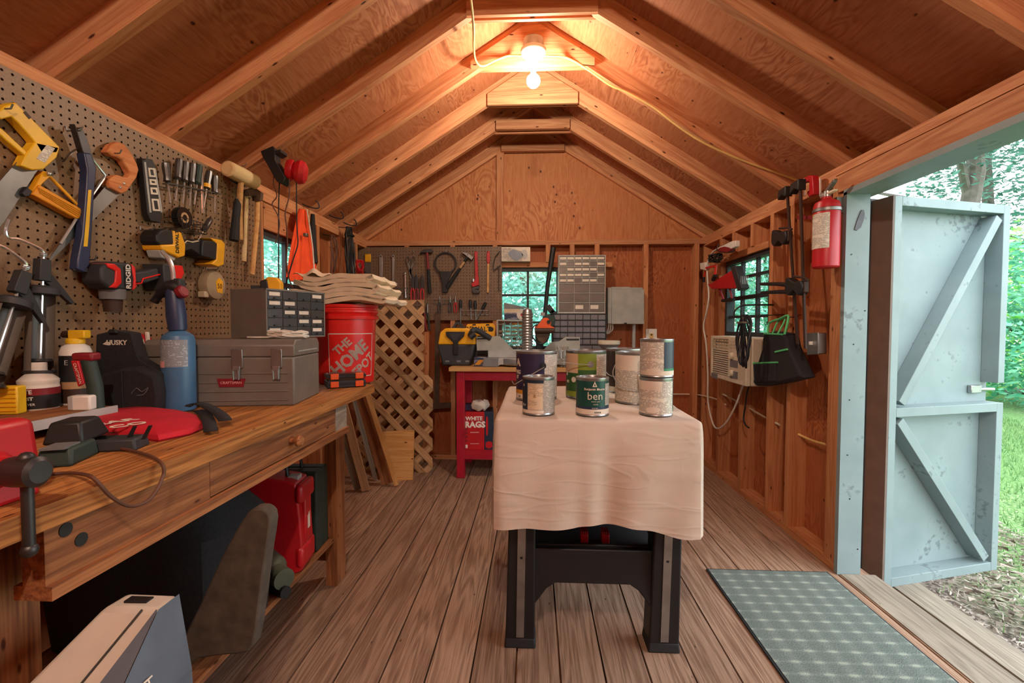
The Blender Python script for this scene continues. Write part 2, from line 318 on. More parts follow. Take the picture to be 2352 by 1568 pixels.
def beam(name, a, b, w, h, m, par=None, up=(0, 0, 1), mesh=None, loc0=None):
    """board from a to b (centre line), width w across, height h along up; local X runs along it"""
    a, b = Vector(a), Vector(b); L = (b-a).length; x = (b-a).normalized(); y = Vector(up).cross(x)
    y = y.normalized(); z = x.cross(y)
    o = part(name, MB().box(0, L, -w/2, w/2, -h/2, h/2), m, par, sm=False)
    o.matrix_local = Matrix(((x.x, y.x, z.x, a.x), (x.y, y.y, z.y, a.y), (x.z, y.z, z.z, a.z), (0, 0, 0, 1)))
    return o
def text(s, size, m, par, x=0, z=0, y=0, sx=1.0, align='CENTER', wrap=None, rot=0, bold=0, name='lettering', shear=0, M=None, ext=.0004):
    """flat lettering facing local -y at depth y; wrap=(radius, angle0) bends it round a cylinder"""
    cu = bpy.data.curves.new('f', 'FONT'); cu.body = s; cu.size = size; cu.align_x = align; cu.align_y = 'CENTER'; cu.offset = bold; cu.shear = shear; cu.extrude = ext; cu.resolution_u = 2
    t = bpy.data.objects.new('t', cu); COL.objects.link(t); dg = bpy.context.evaluated_depsgraph_get()
    me = bpy.data.meshes.new_from_object(t.evaluated_get(dg)); bpy.data.objects.remove(t); bpy.data.curves.remove(cu)
    c, sn = math.cos(rot), math.sin(rot)
    for v in me.vertices:
        px, pz, e = v.co.x*sx, v.co.y, v.co.z; px, pz = c*px-sn*pz+x, sn*px+c*pz+z
        if wrap: R, a0 = wrap; a = a0+px/R; q = Vector(((R+e+.0005)*math.sin(a), -(R+e+.0005)*math.cos(a), pz))
        else: q = Vector((px, y-e, pz))
        v.co = (M @ q) if M else q
    me.materials.clear(); me.materials.append(MATS[m]); me.name = name
    o = link(bpy.data.objects.new(name, me)); o.parent = par; return o
def pts(s): return [tuple(float(q) for q in p.split(',')) for p in s.split()]
def smo(P, k=4):
    return [(v.x, v.y) for v in catmull([Vector((a, b, 0)) for a, b in P], k, True)]
XL, XR, YB = -1.415, 1.385, 3.861          # stud faces of the left, right and back wall
class Fr:
    """a vertical working plane: L / R / B wall (d = distance into the room) or a free plane facing -y at Y"""
    def __init__(s, wall, px, py, d=0., e=0.):
        if wall == 'L': s.k = 'X'; s.c = XL+.008+d; s.rz = math.pi/2; s.r = Vector((0, 1, 0))
        elif wall == 'R': s.k = 'X'; s.c = XR-d; s.rz = -math.pi/2; s.r = Vector((0, -1, 0))
        elif wall == 'B': s.k = 'Y'; s.c = YB-.008-d; s.rz = 0; s.r = Vector((1, 0, 0))
        else: s.k = 'Y'; s.c = float(wall); s.rz = 0; s.r = Vector((1, 0, 0))
        sg = {'L': 1, 'R': -1}.get(wall, -1); s.ct = s.c+sg*e          # outlines are taken on the front face, e in front of the base plane
        s.O = s.at(px, py)
    def at(s, px, py):
        q = (onX if s.k == 'X' else onY)(px, py, s.ct)
        if s.k == 'X': q.x = s.c
        else: q.y = s.c
        return q
    def p(s, px, py): q = s.at(px, py)-s.O; return (q.dot(s.r), q.z)
    def P(s, st): return [s.p(*q) for q in pts(st)]
    def V(s, st, y=0.):
        """3-d polyline: px,py[,y] items"""
        out = []
        for q in pts(st):
            a, b = s.p(q[0], q[1]); out.append((a, q[2] if len(q) > 2 else y, b))
        return out
    def thing(s, name, label, cat, group=None): return thing(name, label, cat, s.O, s.rz, group)
def hook(par, x, z, y0=0, L=.03, m='steel_dull'):
    part('peg_hook', MB().tube([(x, y0+.012, z+.012), (x, y0-.004, z+.012), (x, y0-.006, z), (x, y0-L, z), (x, y0-L-.006, z+.012)], .0022, 6), m, par)
# ================================================================ STRUCTURE
SP = .431; YS = 3.95; PZ = 1.858; SL = .635          # rafter spacing, gable sheathing, plate top, roof slope
XC = (XL+XR)/2; YF = -.75
def struct(name, label=None):
    o = thing(name, None, None, kind='structure')
    if label: o['label'] = label
    return o
def box_part(name, m, par, x0, x1, y0, y1, z0, z1, along='X'):
    """axis-aligned piece whose local X lies along `along`"""
    c = Vector(((x0+x1)/2, (y0+y1)/2, (z0+z1)/2)); d = (x1-x0, y1-y0, z1-z0)
    R = {'X': Matrix.Identity(4), 'Y': Matrix.Rotation(math.pi/2, 4, 'Z'), 'Z': Matrix.Rotation(-math.pi/2, 4, 'Y')}[along]
    l = {'X': d, 'Y': (d[1], d[0], d[2]), 'Z': (d[2], d[1], d[0])}[along]
    o = part(name, MB().box(-l[0]/2, l[0]/2, -l[1]/2, l[1]/2, -l[2]/2, l[2]/2), m, par, sm=False)
    o.matrix_local = Matrix.Translation(c) @ R
    return o
# floor planks
fl = struct('floor'); PW = .1445
x = .0885-PW*11
pm = MB().box(-(YS-YF)/2, (YS-YF)/2, -PW/2+.003, PW/2-.003, -.032, 0).mesh('plank', False); pm.materials.append(MT('floor'))
i = 0
while x < XR+.02:
    o = link(bpy.data.objects.new('plank', pm)); o.parent = fl
    o.matrix_local = Matrix.Translation((x+PW/2, (YS+YF)/2, random.uniform(-.0015, 0))) @ Matrix.Rotation(math.pi/2, 4, 'Z')
    x += PW; i += 1
box_part('subfloor', 'bench_dark', fl, XL-.1, XR+.06, YF, YS, -.12, -.033, 'Y')
# ceiling: sheathing, rafters, gussets
ce = struct('ceiling')
RV = .089/math.cos(math.atan(SL))                      # vertical size of a rafter
ZR = PZ+SL*(XC-XL)                                     # ridge height of rafter undersides
ang = math.atan(SL)
for sg in (-1, 1):
    x = Vector((0, 1, 0)); d = Vector((sg*math.cos(ang), 0, -math.sin(ang))); nrm = x.cross(d) if sg < 0 else d.cross(x)
    for (u0, u1, v0, v1) in [(0, .62, YF, 1.37), (.621, 1.95, YF, 2.225), (0, .62, 1.371, 3.52), (.621, 1.95, 2.226, YS+.1), (0, .62, 3.521, YS+.1), (-.02, 1.97, YF-.02, YS+.12)]:
        top = Vector((XC, 0, ZR+RV))
        c = top+d*((u0+u1)/2)+Vector((0, (v0+v1)/2, 0))
        light_seal = u0 < 0; z_ = .0145 if light_seal else 0
        o = part('roof_light_seal' if light_seal else 'roof_panel', MB().box(-(v1-v0)/2, (v1-v0)/2, -(u1-u0)/2, (u1-u0)/2, z_, z_+(.004 if light_seal else .014)), 'black_soft' if light_seal else 'roof_ply', ce, sm=False)  # added unseen sheet over each slope, blocks sky light leaking through panel seams
        ly = d if sg < 0 else -d
        lz = x.cross(ly)
        o.matrix_local = Matrix(((x.x, ly.x, lz.x, c.x), (x.y, ly.y, lz.y, c.y), (x.z, ly.z, lz.z, c.z), (0, 0, 0, 1)))
    for k in range(0, 11):
        yb = YS-k*SP; yc = yb-.019
        # local X along the slope, cut plumb at the ridge
        tail = (XC-XL)+.16
        mb = MB().add([(0, -.019, 0), (tail, -.019, -tail*SL), (tail, -.019, -tail*SL+RV), (0, -.019, RV), (0, .019, 0), (tail, .019, -tail*SL), (tail, .019, -tail*SL+RV), (0, .019, RV)],
                      [(0, 1, 2, 3), (7, 6, 5, 4), (0, 4, 5, 1), (1, 5, 6, 2), (2, 6, 7, 3), (3, 7, 4, 0)])
        Rm = Matrix.Rotation(ang, 4, 'Y')
        inv = Rm.inverted()
        mb.v = [tuple(inv @ Vector(v)) for v in mb.v]
        o = part('rafter', mb, 'rafter', ce, sm=False)
        o.matrix_local = Matrix.Translation((XC, yc, ZR)) @ (Matrix.Rotation(math.pi, 4, 'Z') if sg < 0 else Matrix.Identity(4)) @ Rm
# gussets across the ridge on the camera side of the rafters
def gusset(k, zb, th, hw_cut, ztop=None, m='rafter'):
    y1 = YS-k*SP-.038; hw = (ZR+RV-zb)/SL
    cut = hw_cut
    zt = ZR+.06
    p = [(-cut, zb), (cut, zb), (cut, max(zb+.02, ZR+.06-cut*SL))]
    if ztop is None: p += [(0, zt)]
    else:
        xt = (ZR+.06-ztop)/SL; p += [(min(xt, cut), ztop), (-min(xt, cut), ztop)]
    p += [(-cut, max(zb+.02, ZR+.06-cut*SL))]
    q = []
    for a in p:
        if not q or (abs(a[0]-q[-1][0])+abs(a[1]-q[-1][1])) > 1e-4: q.append(a)
    part('gusset', MB().poly([(a, b) for a, b in q], -th, 0), m, ce, sm=False, loc=(XC, y1, 0))
gusset(4, 2.553, .019, .30); gusset(3, 2.557, .019, .34); gusset(2, 2.552, .019, .29)
gusset(1, 2.570, .030, .27, 2.64); gusset(0, 2.568, .040, .26, 2.62)
for k in (5, 6, 7, 8, 9, 10): gusset(k, 2.553, .019, .32)
for k in (1, 2, 3, 4): box_part('collar_tie', 'rafter', ce, XC-.30, XC+.30, YS-k*SP, YS-k*SP+.019, 2.566, 2.64)
# ---- left wall
wl = struct('wall_left')
box_part('top_plate', 'rafter', wl, XL-.089, XL, YF, YS, PZ-.038, PZ, 'Y')
box_part('top_plate', 'rafter', wl, XL-.089, XL, YF, YS, PZ-.076, PZ-.038, 'Y')
box_part('sole_plate', 'stud', wl, XL-.089, XL, YF, YS, 0, .038, 'Y')
WL0, WL1, WLZ0, WLZ1 = 2.40, 2.98, 1.10, 1.64
ZT = PZ-.076
for y in (-.6, -.2, .2, .6, 1.0, 1.4, 1.8, 2.2, 2.36, 3.0, 3.36, 3.66, YS-.045): box_part('stud', 'stud', wl, XL-.089, XL, y-.019, y+.019, .038, ZT, 'Z')
def sheath(par, X0, X1, segs, m='wall_ply'):
    for (y0, y1, z0, z1) in segs: box_part('plywood', m, par, X0, X1, y0, y1, z0, z1, 'Z')
sheath(wl, XL-.101, XL-.089, [(YF, .62, -.1, PZ), (.62, 1.84, -.1, PZ), (1.84, WL0, -.1, PZ), (WL0, WL1, -.1, WLZ0), (WL0, WL1, WLZ1, PZ), (WL1, YS, -.1, PZ)])
box_part('header', 'stud', wl, XL-.089, XL-.01, WL0, WL1, WLZ1+.002, ZT, 'Y'); box_part('window_sill', 'stud', wl, XL-.089, XL, WL0, WL1, WLZ0-.038, WLZ0, 'Y')
# ---- right wall
wr = struct('wall_right')
DY0, DY1, DZ = .42, 2.168, 1.727            # door opening
box_part('top_plate', 'rafter', wr, XR, XR+.089, YF, YS, PZ-.038, PZ, 'Y')
box_part('top_plate', 'rafter', wr, XR, XR+.089, DY1+.06, YS, PZ-.076, PZ-.038, 'Y')
box_part('header', 'rafter', wr, XR, XR+.04, DY0-.06, DY1+.06, DZ+.012, PZ-.042, 'Y')
box_part('sole_plate', 'stud', wr, XR, XR+.089, DY1, YS, 0, .038, 'Y'); box_part('sole_plate', 'stud', wr, XR, XR+.089, YF, DY0, 0, .038, 'Y')
WR0, WR1, WRZ0, WRZ1 = 2.86, 3.52, 1.06, 1.60
for y, z0, z1 in [(DY1+.021, .038, DZ), (DY1+.060, .038, ZT), (2.585, .038, ZT), (2.80, .038, ZT), (3.17, .038, WRZ0-.038), (3.55, .038, ZT), (YS-.045, .038, ZT), (DY0-.02, .038, DZ), (DY0-.06, .038, ZT), (-.2, .038, ZT), (-.6, .038, ZT), (3.05, WRZ1+.04, ZT), (3.33, WRZ1+.04, ZT)]:
    box_part('stud', 'stud', wr, XR, XR+.089, y-.019, y+.019, z0, z1, 'Z')
sheath(wr, XR+.089, XR+.101, [(DY1, 2.7, -.1, PZ), (2.7, WR0, -.1, PZ), (WR0, WR1, -.1, WRZ0), (WR0, WR1, WRZ1, PZ), (WR1, YS, -.1, PZ), (YF, DY0, -.1, PZ), (DY0, DY1, DZ, PZ)])
box_part('header', 'stud', wr, XR+.01, XR+.089, WR0, WR1, WRZ1, WRZ1+.04, 'Y'); box_part('window_sill', 'stud', wr, XR, XR+.089, WR0, WR1, WRZ0-.038, WRZ0, 'Y')
# ---- back wall
wb = struct('wall_back')
box_part('top_plate', 'rafter', wb, XL, XR, YB-.002, YS, 1.797, 1.835); box_part('sole_plate', 'stud', wb, XL, XR, YB, YS, 0, .038)
WB0, WB1, WBZ0, WBZ1 = -.30, .44, .93, 1.615
def bx_(px): return onY(px, 760, YB).x
for px, z0, z1 in [(838, .038, 1.797), (935, .038, 1.797), (1040, .038, 1.797), (1137, .038, 1.797), (1258, WBZ1+.04, 1.797), (1313, WBZ1+.04, 1.797), (1370, WBZ1+.04, 1.797), (1482, .038, 1.797), (1385, .038, .9), (1598, .038, 1.797)]:
    xx = bx_(px); box_part('stud', 'stud', wb, xx-.019, xx+.019, YB, YS, z0, z1, 'Z')
for (x0, x1, z0, z1) in [(XL-.1, WB0, -.1, 1.8), (WB0, WB1, -.1, WBZ0), (WB0, WB1, WBZ1, 1.8), (WB1, .955, -.1, 1.8), (.955, XR+.1, -.1, 1.8)]:
    box_part('plywood', 'wall_ply', wb, x0, x1, YS, YS+.012, z0, z1, 'Z')
box_part('header', 'stud', wb, WB0, WB1+.2, YB+.01, YS, WBZ1, WBZ1+.04); box_part('window_sill', 'stud', wb, WB0, WB1, YB, YS, WBZ0-.038, WBZ0)
gx0, gx1 = onY(1150, 450, YS).x, onY(1490, 450, YS).x
def gz(x): return ZR-abs(x-XC)*SL+.05
def gable(x0, x1, y0, y1):
    P = [(x0, 1.80), (x1, 1.80), (x1, gz(x1))] + ([(XC, gz(XC))] if x0 < XC < x1 else []) + [(x0, gz(x0))]
    q = MB().poly([(a, b) for a, b in P], y0, y1); o = part('plywood', q, 'gable_ply', wb, sm=False)
    Rm = Matrix.Rotation(-math.pi/2, 4, 'Y'); c = Vector(((x0+x1)/2, y0, 2.0))
    for v in o.data.vertices: v.co = (Rm.inverted() @ (v.co-c))
    o.matrix_local = Matrix.Translation(c) @ Rm
gable(XL-.1, gx0, YS, YS+.012); gable(gx0, gx1, YS-.008, YS+.012); gable(gx1, XR+.1, YS, YS+.012)
sx = onY(1149, 450, YS-.04).x; box_part('gable_stud', 'stud', wb, sx-.03, sx+.03, YS-.045, YS-.008, 1.835, ZR-abs(sx-XC)*SL, 'Z')
# ---- wall behind the camera
wf = struct('wall_front'); 
part('plywood', MB().poly([(XL-.1, -.1), (XR+.1, -.1), (XR+.1, PZ), (XC, ZR+RV), (XL-.1, PZ)], YF-.012, YF), 'wall_ply', wf, sm=False)
# ---- windows
def window(name, fr_o, rz, W, H, cols, rows, m='charcoal', d=.035):
    t = thing(name, None, None, fr_o, rz, kind='structure'); fw = .03
    part('window_frame', MB().ring([(0, 0), (W, 0), (W, H), (0, H)], [(fw, fw), (W-fw, fw), (W-fw, H-fw), (fw, H-fw)], -.02, d), m, t)
    for i in range(1, cols): u = W*i/cols; part('muntin', MB().box(u-.009, u+.009, -.002, .022, fw, H-fw), m, t)
    for j in range(1, rows): v = H*j/rows; part('muntin', MB().box(fw, W-fw, -.003, .021, v-(.018 if (rows % 2 == 0 and j == rows//2) else .009), v+.009), m, t)
    for i in range(cols):
        for j in range(rows): part('pane', MB().box(max(fw, W*i/cols), min(W-fw, W*(i+1)/cols), .008, .011, max(fw, H*j/rows), min(H-fw, H*(j+1)/rows)), 'window_glass', t, sm=False)
    return t
window('window_1', (WB0, YB+.05, WBZ0), 0, WB1-WB0, WBZ1-WBZ0, 3, 3)
window('window_2', (XL-.05, WL0, WLZ0), math.pi/2, WL1-WL0, WLZ1-WLZ0, 2, 2)
window('window_3', (XR+.05, WR1, WRZ0), -math.pi/2, WR1-WR0, WRZ1-WRZ0, 3, 4)
# ---- painted door jamb, head and threshold
tr = struct('trim_1')
box_part('jamb', 'door_paint', tr, XR-.002, XR+.100, DY1-.022, DY1+.002, 0, DZ, 'Z'); box_part('jamb', 'door_paint', tr, XR-.002, XR+.100, DY0, DY0+.022, 0, DZ, 'Z')
box_part('head', 'door_paint', tr, XR-.002, XR+.100, DY0, DY1, DZ-.012, DZ+.012, 'Y'); box_part('drip_board', 'door_paint', tr, XR+.101, XR+.14, DY0-.1, DY1+.1, DZ-.01, DZ+.12, 'Y')
box_part('threshold_board', 'grey_board', tr, XR+.012, XR+.165, DY0, DY1-.024, -.028, .004, 'Y')
part('bolt_plate', MB().poly(smo([(-.012, -.045), (.012, -.03), (.012, .03), (-.006, .045)], 2), -.004, 0), 'dark_steel', tr, loc=(XR+.055, DY1-.022, 1.60), rot=(0, .25, 0))
for z in (1.45, 1.2, 1.05, .8, .55, .35, .12): part('nail_head', MB().cyl((0, 0, 0), (0, -.002, 0), .003, n=8), 'black', tr, loc=(XR+random.uniform(.02, .1), DY1-.022, z))
# ================================================================ LEFT WALL: pegboard and what hangs on it
LW = math.pi/2
solo('pegboard', MB().box(0, 2.545, 0, .006, 0, .94), 'pegboard', 'large brown pegboard along the wall above the long workbench', 'pegboard', (XL+.008, -.2, .878), LW)
def wall_thing(wall, px, py, d, name, label, cat, group=None, e=0.):
    f = Fr(wall, px, py, d, e); return f, f.thing(name, label, cat, group)
# --- yellow handsaw
f, t = wall_thing('L', 70, 320, 0, 'handsaw', 'large handsaw with a yellow plastic grip at the edge of the pegboard', 'saw', e=0.03)
part('blade', MB().poly(f.P('48,372 96,390 20,508 -160,730 -190,700 -20,450'), -.018, -.016), 'steel_dull', t)
mb = MB(); mb.poly(f.P('-14,262 8,243 33,235 74,276 135,338 128,352 92,352 74,322 40,283 24,268 0,275'), -.034, -.006)
mb.poly(f.P('-10,288 6,296 66,352 62,362 10,318 -8,300'), -.03, -.008); mb.poly(f.P('60,350 78,326 135,338 128,362 98,389 71,391 45,380'), -.034, -.006)
part('grip', mb, 'yellow', t, bev=.003); part('price_sticker', MB().poly(f.P('104,332 123,341 100,374 80,364'), -.0346, -.034), 'print_white', t)
part('slot', MB().poly(f.P('49,258 55,255 69,270 63,274'), -.0346, -.034), 'brown', t); hook(t, *f.p(8, 250), 0, .05)
# --- orange mini hacksaw
f, t = wall_thing('L', 120, 440, 0, 'mini_hacksaw', 'small triangular hacksaw with ribbed orange grip below the yellow handsaw', 'saw', e=0.03)
part('grip', MB().poly(f.P('70,446 87,424 188,482 186,492 177,503 168,500'), -.036, -.008), 'yellow_orange', t, bev=.003)
for k in range(4):
    a = f.p(84+k*1.6-3, 430+k*4); b = f.p(184-k*1.6-2, 486+k*4); part('rib', MB().tube([(a[0], -.037, a[1]), (b[0], -.037, b[1])], .0016, 6), 'label_gold', t)
part('arm', MB().tube(f.V('108,398 120,404 187,472 186,486', -.02), .0045, 8), 'yellow_dw', t); part('head', MB().poly(f.P('74,442 84,424 100,392 114,396 118,404 100,420 90,432'), -.03, -.01), 'yellow_dw', t, bev=.002)
part('nose', MB().poly(f.P('52,444 62,428 76,440 70,450 58,452'), -.03, -.01), 'black', t, bev=.002); part('wing_nut', MB().sphere((*f.p(108, 399)[:1], -.036, f.p(108, 399)[1]), .006, 10), 'steel', t)
hook(t, *f.p(112, 402), 0, .04)
# --- blue frame saw
f, t = wall_thing('L', 195, 450, 0, 'bow_saw', 'long dark blue saw frame with a yellow stripe hanging between two saws', 'saw', e=0.045)
part('handle', MB().poly(f.P('190,350 206,352 219,386 214,440 207,560 203,608 190,626 174,618 176,596 187,540 196,430 198,390'), -.05, -.022), 'blue_dark', t, bev=.004)
part('stripe', MB().poly(f.P('199,436 206,436 201,520 197,566 188,566 193,510'), -.0506, -.05), 'yellow', t)
part('jaw', MB().poly(f.P('172,284 178,296 188,292 200,318 216,366 216,394 206,376 190,346'), -.045, -.025), 'dark_steel', t, bev=.002)
part('jaw', MB().poly(f.P('186,340 178,344 160,362 152,372 168,352'), -.04, -.03), 'steel_dull', t)
part('blade_end', MB().poly(f.P('176,612 192,612 244,626 242,630 190,622 174,620'), -.04, -.037), 'steel_dull', t)
part('tension_rod', MB().tube(f.V('216,356 222,364 252,402 248,410 200,480 150,560', -.03), .004, 8), 'steel', t)
hook(t, *f.p(182, 300), 0, .05)
# --- wooden handled saw
f, t = wall_thing('L', 280, 390, 0, 'handsaw', 'narrow handsaw with a curved bare wooden handle beside the black level', 'saw', e=0.03)
part('blade', MB().poly(f.P('252,424 282,445 214,512 122,600 121,594 186,502'), -.02, -.018), 'steel_dull', t)
part('handle', MB().poly(f.P('245,348 256,332 271,325 286,332 300,350 314,376 318,390 313,408 290,441 278,445 253,431 249,418 255,408 268,401 282,406 293,408 299,400 292,386 280,368 268,361 256,358'), -.032, -.006), 'saw_handle', t, bev=.004)
for q in ((283, 421), (274, 430)): part('rivet', MB().sphere((f.p(*q)[0], -.032, f.p(*q)[1]), .005, 10), 'chrome', t)
hook(t, *f.p(262, 352), 0, .05)
# --- torpedo level
f, t = wall_thing('L', 348, 440, 0, 'torpedo_level', 'black and silver torpedo level hanging upright beside the screwdrivers', 'level', e=0.03)
part('body', MB().poly(f.P('327,363 350,366 357,380 373,490 369,512 346,507 339,488'), -.03, -.006), 'black', t, bev=.002)
part('rail', MB().poly(f.P('330,372 334,372 347,488 343,488'), -.032, -.03), 'grey_light', t); part('rail', MB().poly(f.P('354,386 357,388 372,486 369,488'), -.032, -.03), 'grey_light', t)
for y0, y1 in ((385, 406), (411, 424), (430, 446), (456, 484)):
    g = lambda y, e: [f.p(336+(y-372)*.13+e, y), ]
    o = [f.p(338+(y0-372)*.112, y0), f.p(352+(y0-372)*.135, y0+1), f.p(352+(y1-372)*.135, y1+1), f.p(338+(y1-372)*.112, y1)]
    i_ = [f.p(341.5+(y0-372)*.112, y0+4), f.p(349+(y0-372)*.135, y0+5), f.p(349+(y1-372)*.135, y1-3), f.p(341.5+(y1-372)*.112, y1-4)]
    part('window_ring', MB().ring(o, i_, -.0325, -.03), 'paper', t)
hook(t, *f.p(330, 366), 0, .04)
# --- screwdrivers in a wire rack
f, t = wall_thing('L', 440, 430, 0, 'screwdriver_rack', 'wire rack pegged to the board holding a row of screwdrivers', 'rack', e=0.03)
part('rail', MB().tube(f.V('376,420,-.045 440,432,-.045 500,446,-.045'), .0022, 6), 'steel_dull', t); part('rail', MB().tube(f.V('376,428,-.012 440,440,-.012 500,454,-.012'), .0022, 6), 'steel_dull', t)
for px in range(382, 502, 16):
    a = f.p(px, 421+(px-376)*.2); part('loop', MB().tube([(a[0]+.007*math.cos(q), -.03+.014*math.sin(q), a[1]) for q in [i*math.pi/5 for i in range(10)]], .0016, 5, closed=True), 'steel_dull', t)
SD = [(380, 372, 391, 466, 'smoke', 'leftmost screwdriver in the wire rack, smoky handle'), (412, 364, 403, 462, 'smoke', 'tallest standing screwdriver in the rack, second from the level'), (427, 370, 420, 468, 'smoke', 'third screwdriver from the level in the wire rack'),
      (443, 374, 435, 473, 'smoke', 'fourth screwdriver from the level in the wire rack'), (458, 378, 446, 470, 'dark_green', 'dark green tinted screwdriver beside the bright steel nut driver'),
      (481, 392, 468, 476, 'smoke', 'screwdriver with a yellow collar at the mallet end of the rack'), (494, 402, 493, 490, 'smoke', 'rightmost screwdriver in the rack nearest the mallet')]
for k, (x0, y0, x1, y1, hm, lb) in enumerate(SD):
    f, t = wall_thing('L', x0, y0, .03, 'screwdriver', lb, 'screwdriver', 'screwdrivers on the long pegboard')
    A = Vector((0, 0, 0)); b = f.p(x1, y1); Bv = Vector((b[0], 0, b[1])); d = Bv.normalized(); L = Bv.length; hl = L*.5
    q = Vector((0, 0, -1)).rotation_difference(d).to_matrix().to_4x4()
    part('handle', MB().lathe([(.006, 0), (.0125, -.004), (.014, -hl*.3), (.012, -hl*.7), (.0135, -hl*.9), (.007, -hl)], n=10, M=q), hm, t)
    part('shaft', MB().cyl(d*hl, d*L, .0035, n=8), 'chrome', t)
    if k == 5: part('collar', MB().lathe([(.0142, -hl*.75), (.0142, -hl*.95)], n=10, M=q), 'yellow_dw', t)
f, t = wall_thing('L', 462, 394, .03, 'nut_driver', 'bright all-steel nut driver among the screwdriver handles', 'screwdriver')
b = f.p(465, 480); part('shaft', MB().tube([(0, 0, 0), (b[0], 0, b[1])], .006, 10), 'chrome', t); part('socket', MB().cyl((b[0], 0, b[1]), (b[0]*1.05, 0, b[1]*1.12), .008, n=8), 'chrome', t)
# --- wire basket with tape roll
f, t = wall_thing('L', 430, 530, 0, 'wire_basket', 'small black wire basket on the pegboard under the screwdrivers', 'basket', e=0.05)
for z in (.0, .02, .04): part('rim_wire', MB().tube([(-.055, -.004, z), (-.055, -.075, z), (.075, -.075, z), (.075, -.004, z)], .0016, 5), 'black', t)
for k in range(8): part('rib_wire', MB().tube([(-.055+.0186*k, -.075, .04), (-.055+.0186*k, -.075, 0), (-.055+.0186*k, -.004, 0)], .0014, 5), 'black', t)
f, t = wall_thing('L', 418, 500, .035, 'tape_roll', 'roll of black tape sitting in the small wire basket', 'tape')
R = Matrix.Rotation(math.pi/2, 4, 'X'); part('tape', MB().lathe([(.02, -.012), (.04, -.012), (.042, .0), (.04, .012), (.02, .012)], n=24, M=R), 'black_gloss', t); part('core', MB().lathe([(.012, -.0125), (.0205, -.0125), (.0205, .0125), (.012, .0125), (.012, -.0125)], n=20, M=R), 'tan', t)
f, t = wall_thing('L', 484, 502, .05, 'screwdriver', 'short screwdriver leaning out of the small wire basket', 'screwdriver')
b = Vector((f.p(452, 556)[0], 0, f.p(452, 556)[1])); part('handle', MB().tube([(0, 0, 0), b*.08, b*.5, b*.55], [.008, .012, .012, .007], 10), 'smoke', t); part('shaft', MB().cyl(b*.55, b, .0035, n=8), 'chrome', t)
# --- yellow cordless drill
f, t = wall_thing('L', 410, 560, 0, 'cordless_drill', 'yellow and black cordless driver hanging sideways under the wire basket', 'drill', e=0.085)
part('motor_housing', MB().poly(f.P('360,540 366,530 380,525 398,529 400,562 368,564 361,556'), -.085, -.02), 'black', t, bev=.006)
part('shell', MB().poly(f.P('396,529 414,533 419,548 424,562 423,588 408,592 370,574 367,562 398,561'), -.09, -.015), 'yellow_dw', t, bev=.005)
part('nose', MB().poly(f.P('370,573 409,592 404,600 376,592'), -.08, -.025), 'grey_light', t, bev=.005)
part('grip', MB().poly(f.P('418,550 426,562 440,553 456,549 484,552 484,576 466,588 446,574 424,580'), -.075, -.025), 'black', t, bev=.006)
part('accent', MB().tube(f.V('424,562 434,553 446,556 460,553', -.077), .0025, 6), 'beige', t); part('trigger', MB().poly(f.P('424,576 436,574 440,584 426,586'), -.06, -.04), 'charcoal', t)
part('battery_foot', MB().poly(f.P('466,552 500,554 500,598 464,588'), -.085, -.015), 'black', t, bev=.004)
part('battery', MB().poly(f.P('482,546 508,551 516,560 513,608 500,613 484,606 496,596 498,560'), -.088, -.012), 'yellow_dw', t, bev=.004); part('battery_end', MB().poly(f.P('512,560 519,564 516,606 510,610'), -.08, -.02), 'black', t, bev=.003)
text('DEWALT', .021, 'ink', t, *f.p(404, 555), y=-.0905, rot=math.pi/2, bold=.0006)
hook(t, *f.p(372, 528), 0, .05)
# --- red and black drill
f, t = wall_thing('L', 280, 640, 0, 'cordless_drill', 'red and black cordless drill hanging nose down beside the torch', 'drill', e=0.085)
part('body', MB().poly(f.P('240,606 262,600 300,604 310,612 313,640 314,662 302,668 252,664 234,646 234,616'), -.085, -.015), 'charcoal', t, bev=.008)
part('red_shell', MB().poly(f.P('244,604 262,606 276,618 278,650 266,662 250,660 262,648 264,622 246,614'), -.089, -.01), 'red_bright', t, bev=.003); part('red_shell', MB().poly(f.P('300,606 309,614 312,660 304,666 306,640'), -.089, -.01), 'red_bright', t, bev=.003)
part('badge', MB().poly(f.P('284,612 300,610 303,656 286,658'), -.0875, -.085), 'black', t); text('RIDGID', .024, 'white', t, *f.p(293, 635), y=-.0882, rot=math.pi/2, bold=.0006)
a = f.p(282, 664); b = f.p(283, 716); part('gear_collar', MB().cyl((a[0], -.05, a[1]), (a[0], -.05, a[1]+.45*(b[1]-a[1])), .036, .033, 24), 'grey_plastic', t); part('chuck', MB().cyl((a[0], -.05, a[1]+.45*(b[1]-a[1])), (a[0], -.05, b[1]), .026, .024, 24), 'brown', t)
part('chuck_ring', MB().cyl((a[0], -.05, b[1]), (a[0], -.05, b[1]-.004), .024, .02, 24), 'chrome', t)
part('grip', MB().poly(f.P('310,626 340,622 372,614 374,640 344,650 314,650'), -.075, -.025), 'charcoal', t, bev=.006); part('grip_stripe', MB().tube(f.V('314,652 330,650 334,640 372,630', -.077), .0025, 6), 'red_bright', t)
part('battery', MB().poly(f.P('372,606 398,606 402,616 400,668 380,668 374,640'), -.09, -.01), 'charcoal', t, bev=.004); part('battery_panel', MB().poly(f.P('388,608 416,610 420,628 408,652 392,646'), -.0915, -.012), 'red_bright', t, bev=.003); part('battery_clip', MB().poly(f.P('408,618 422,616 420,668 404,662'), -.08, -.02), 'red_dark', t, bev=.002)
hook(t, *f.p(243, 596), 0, .05)
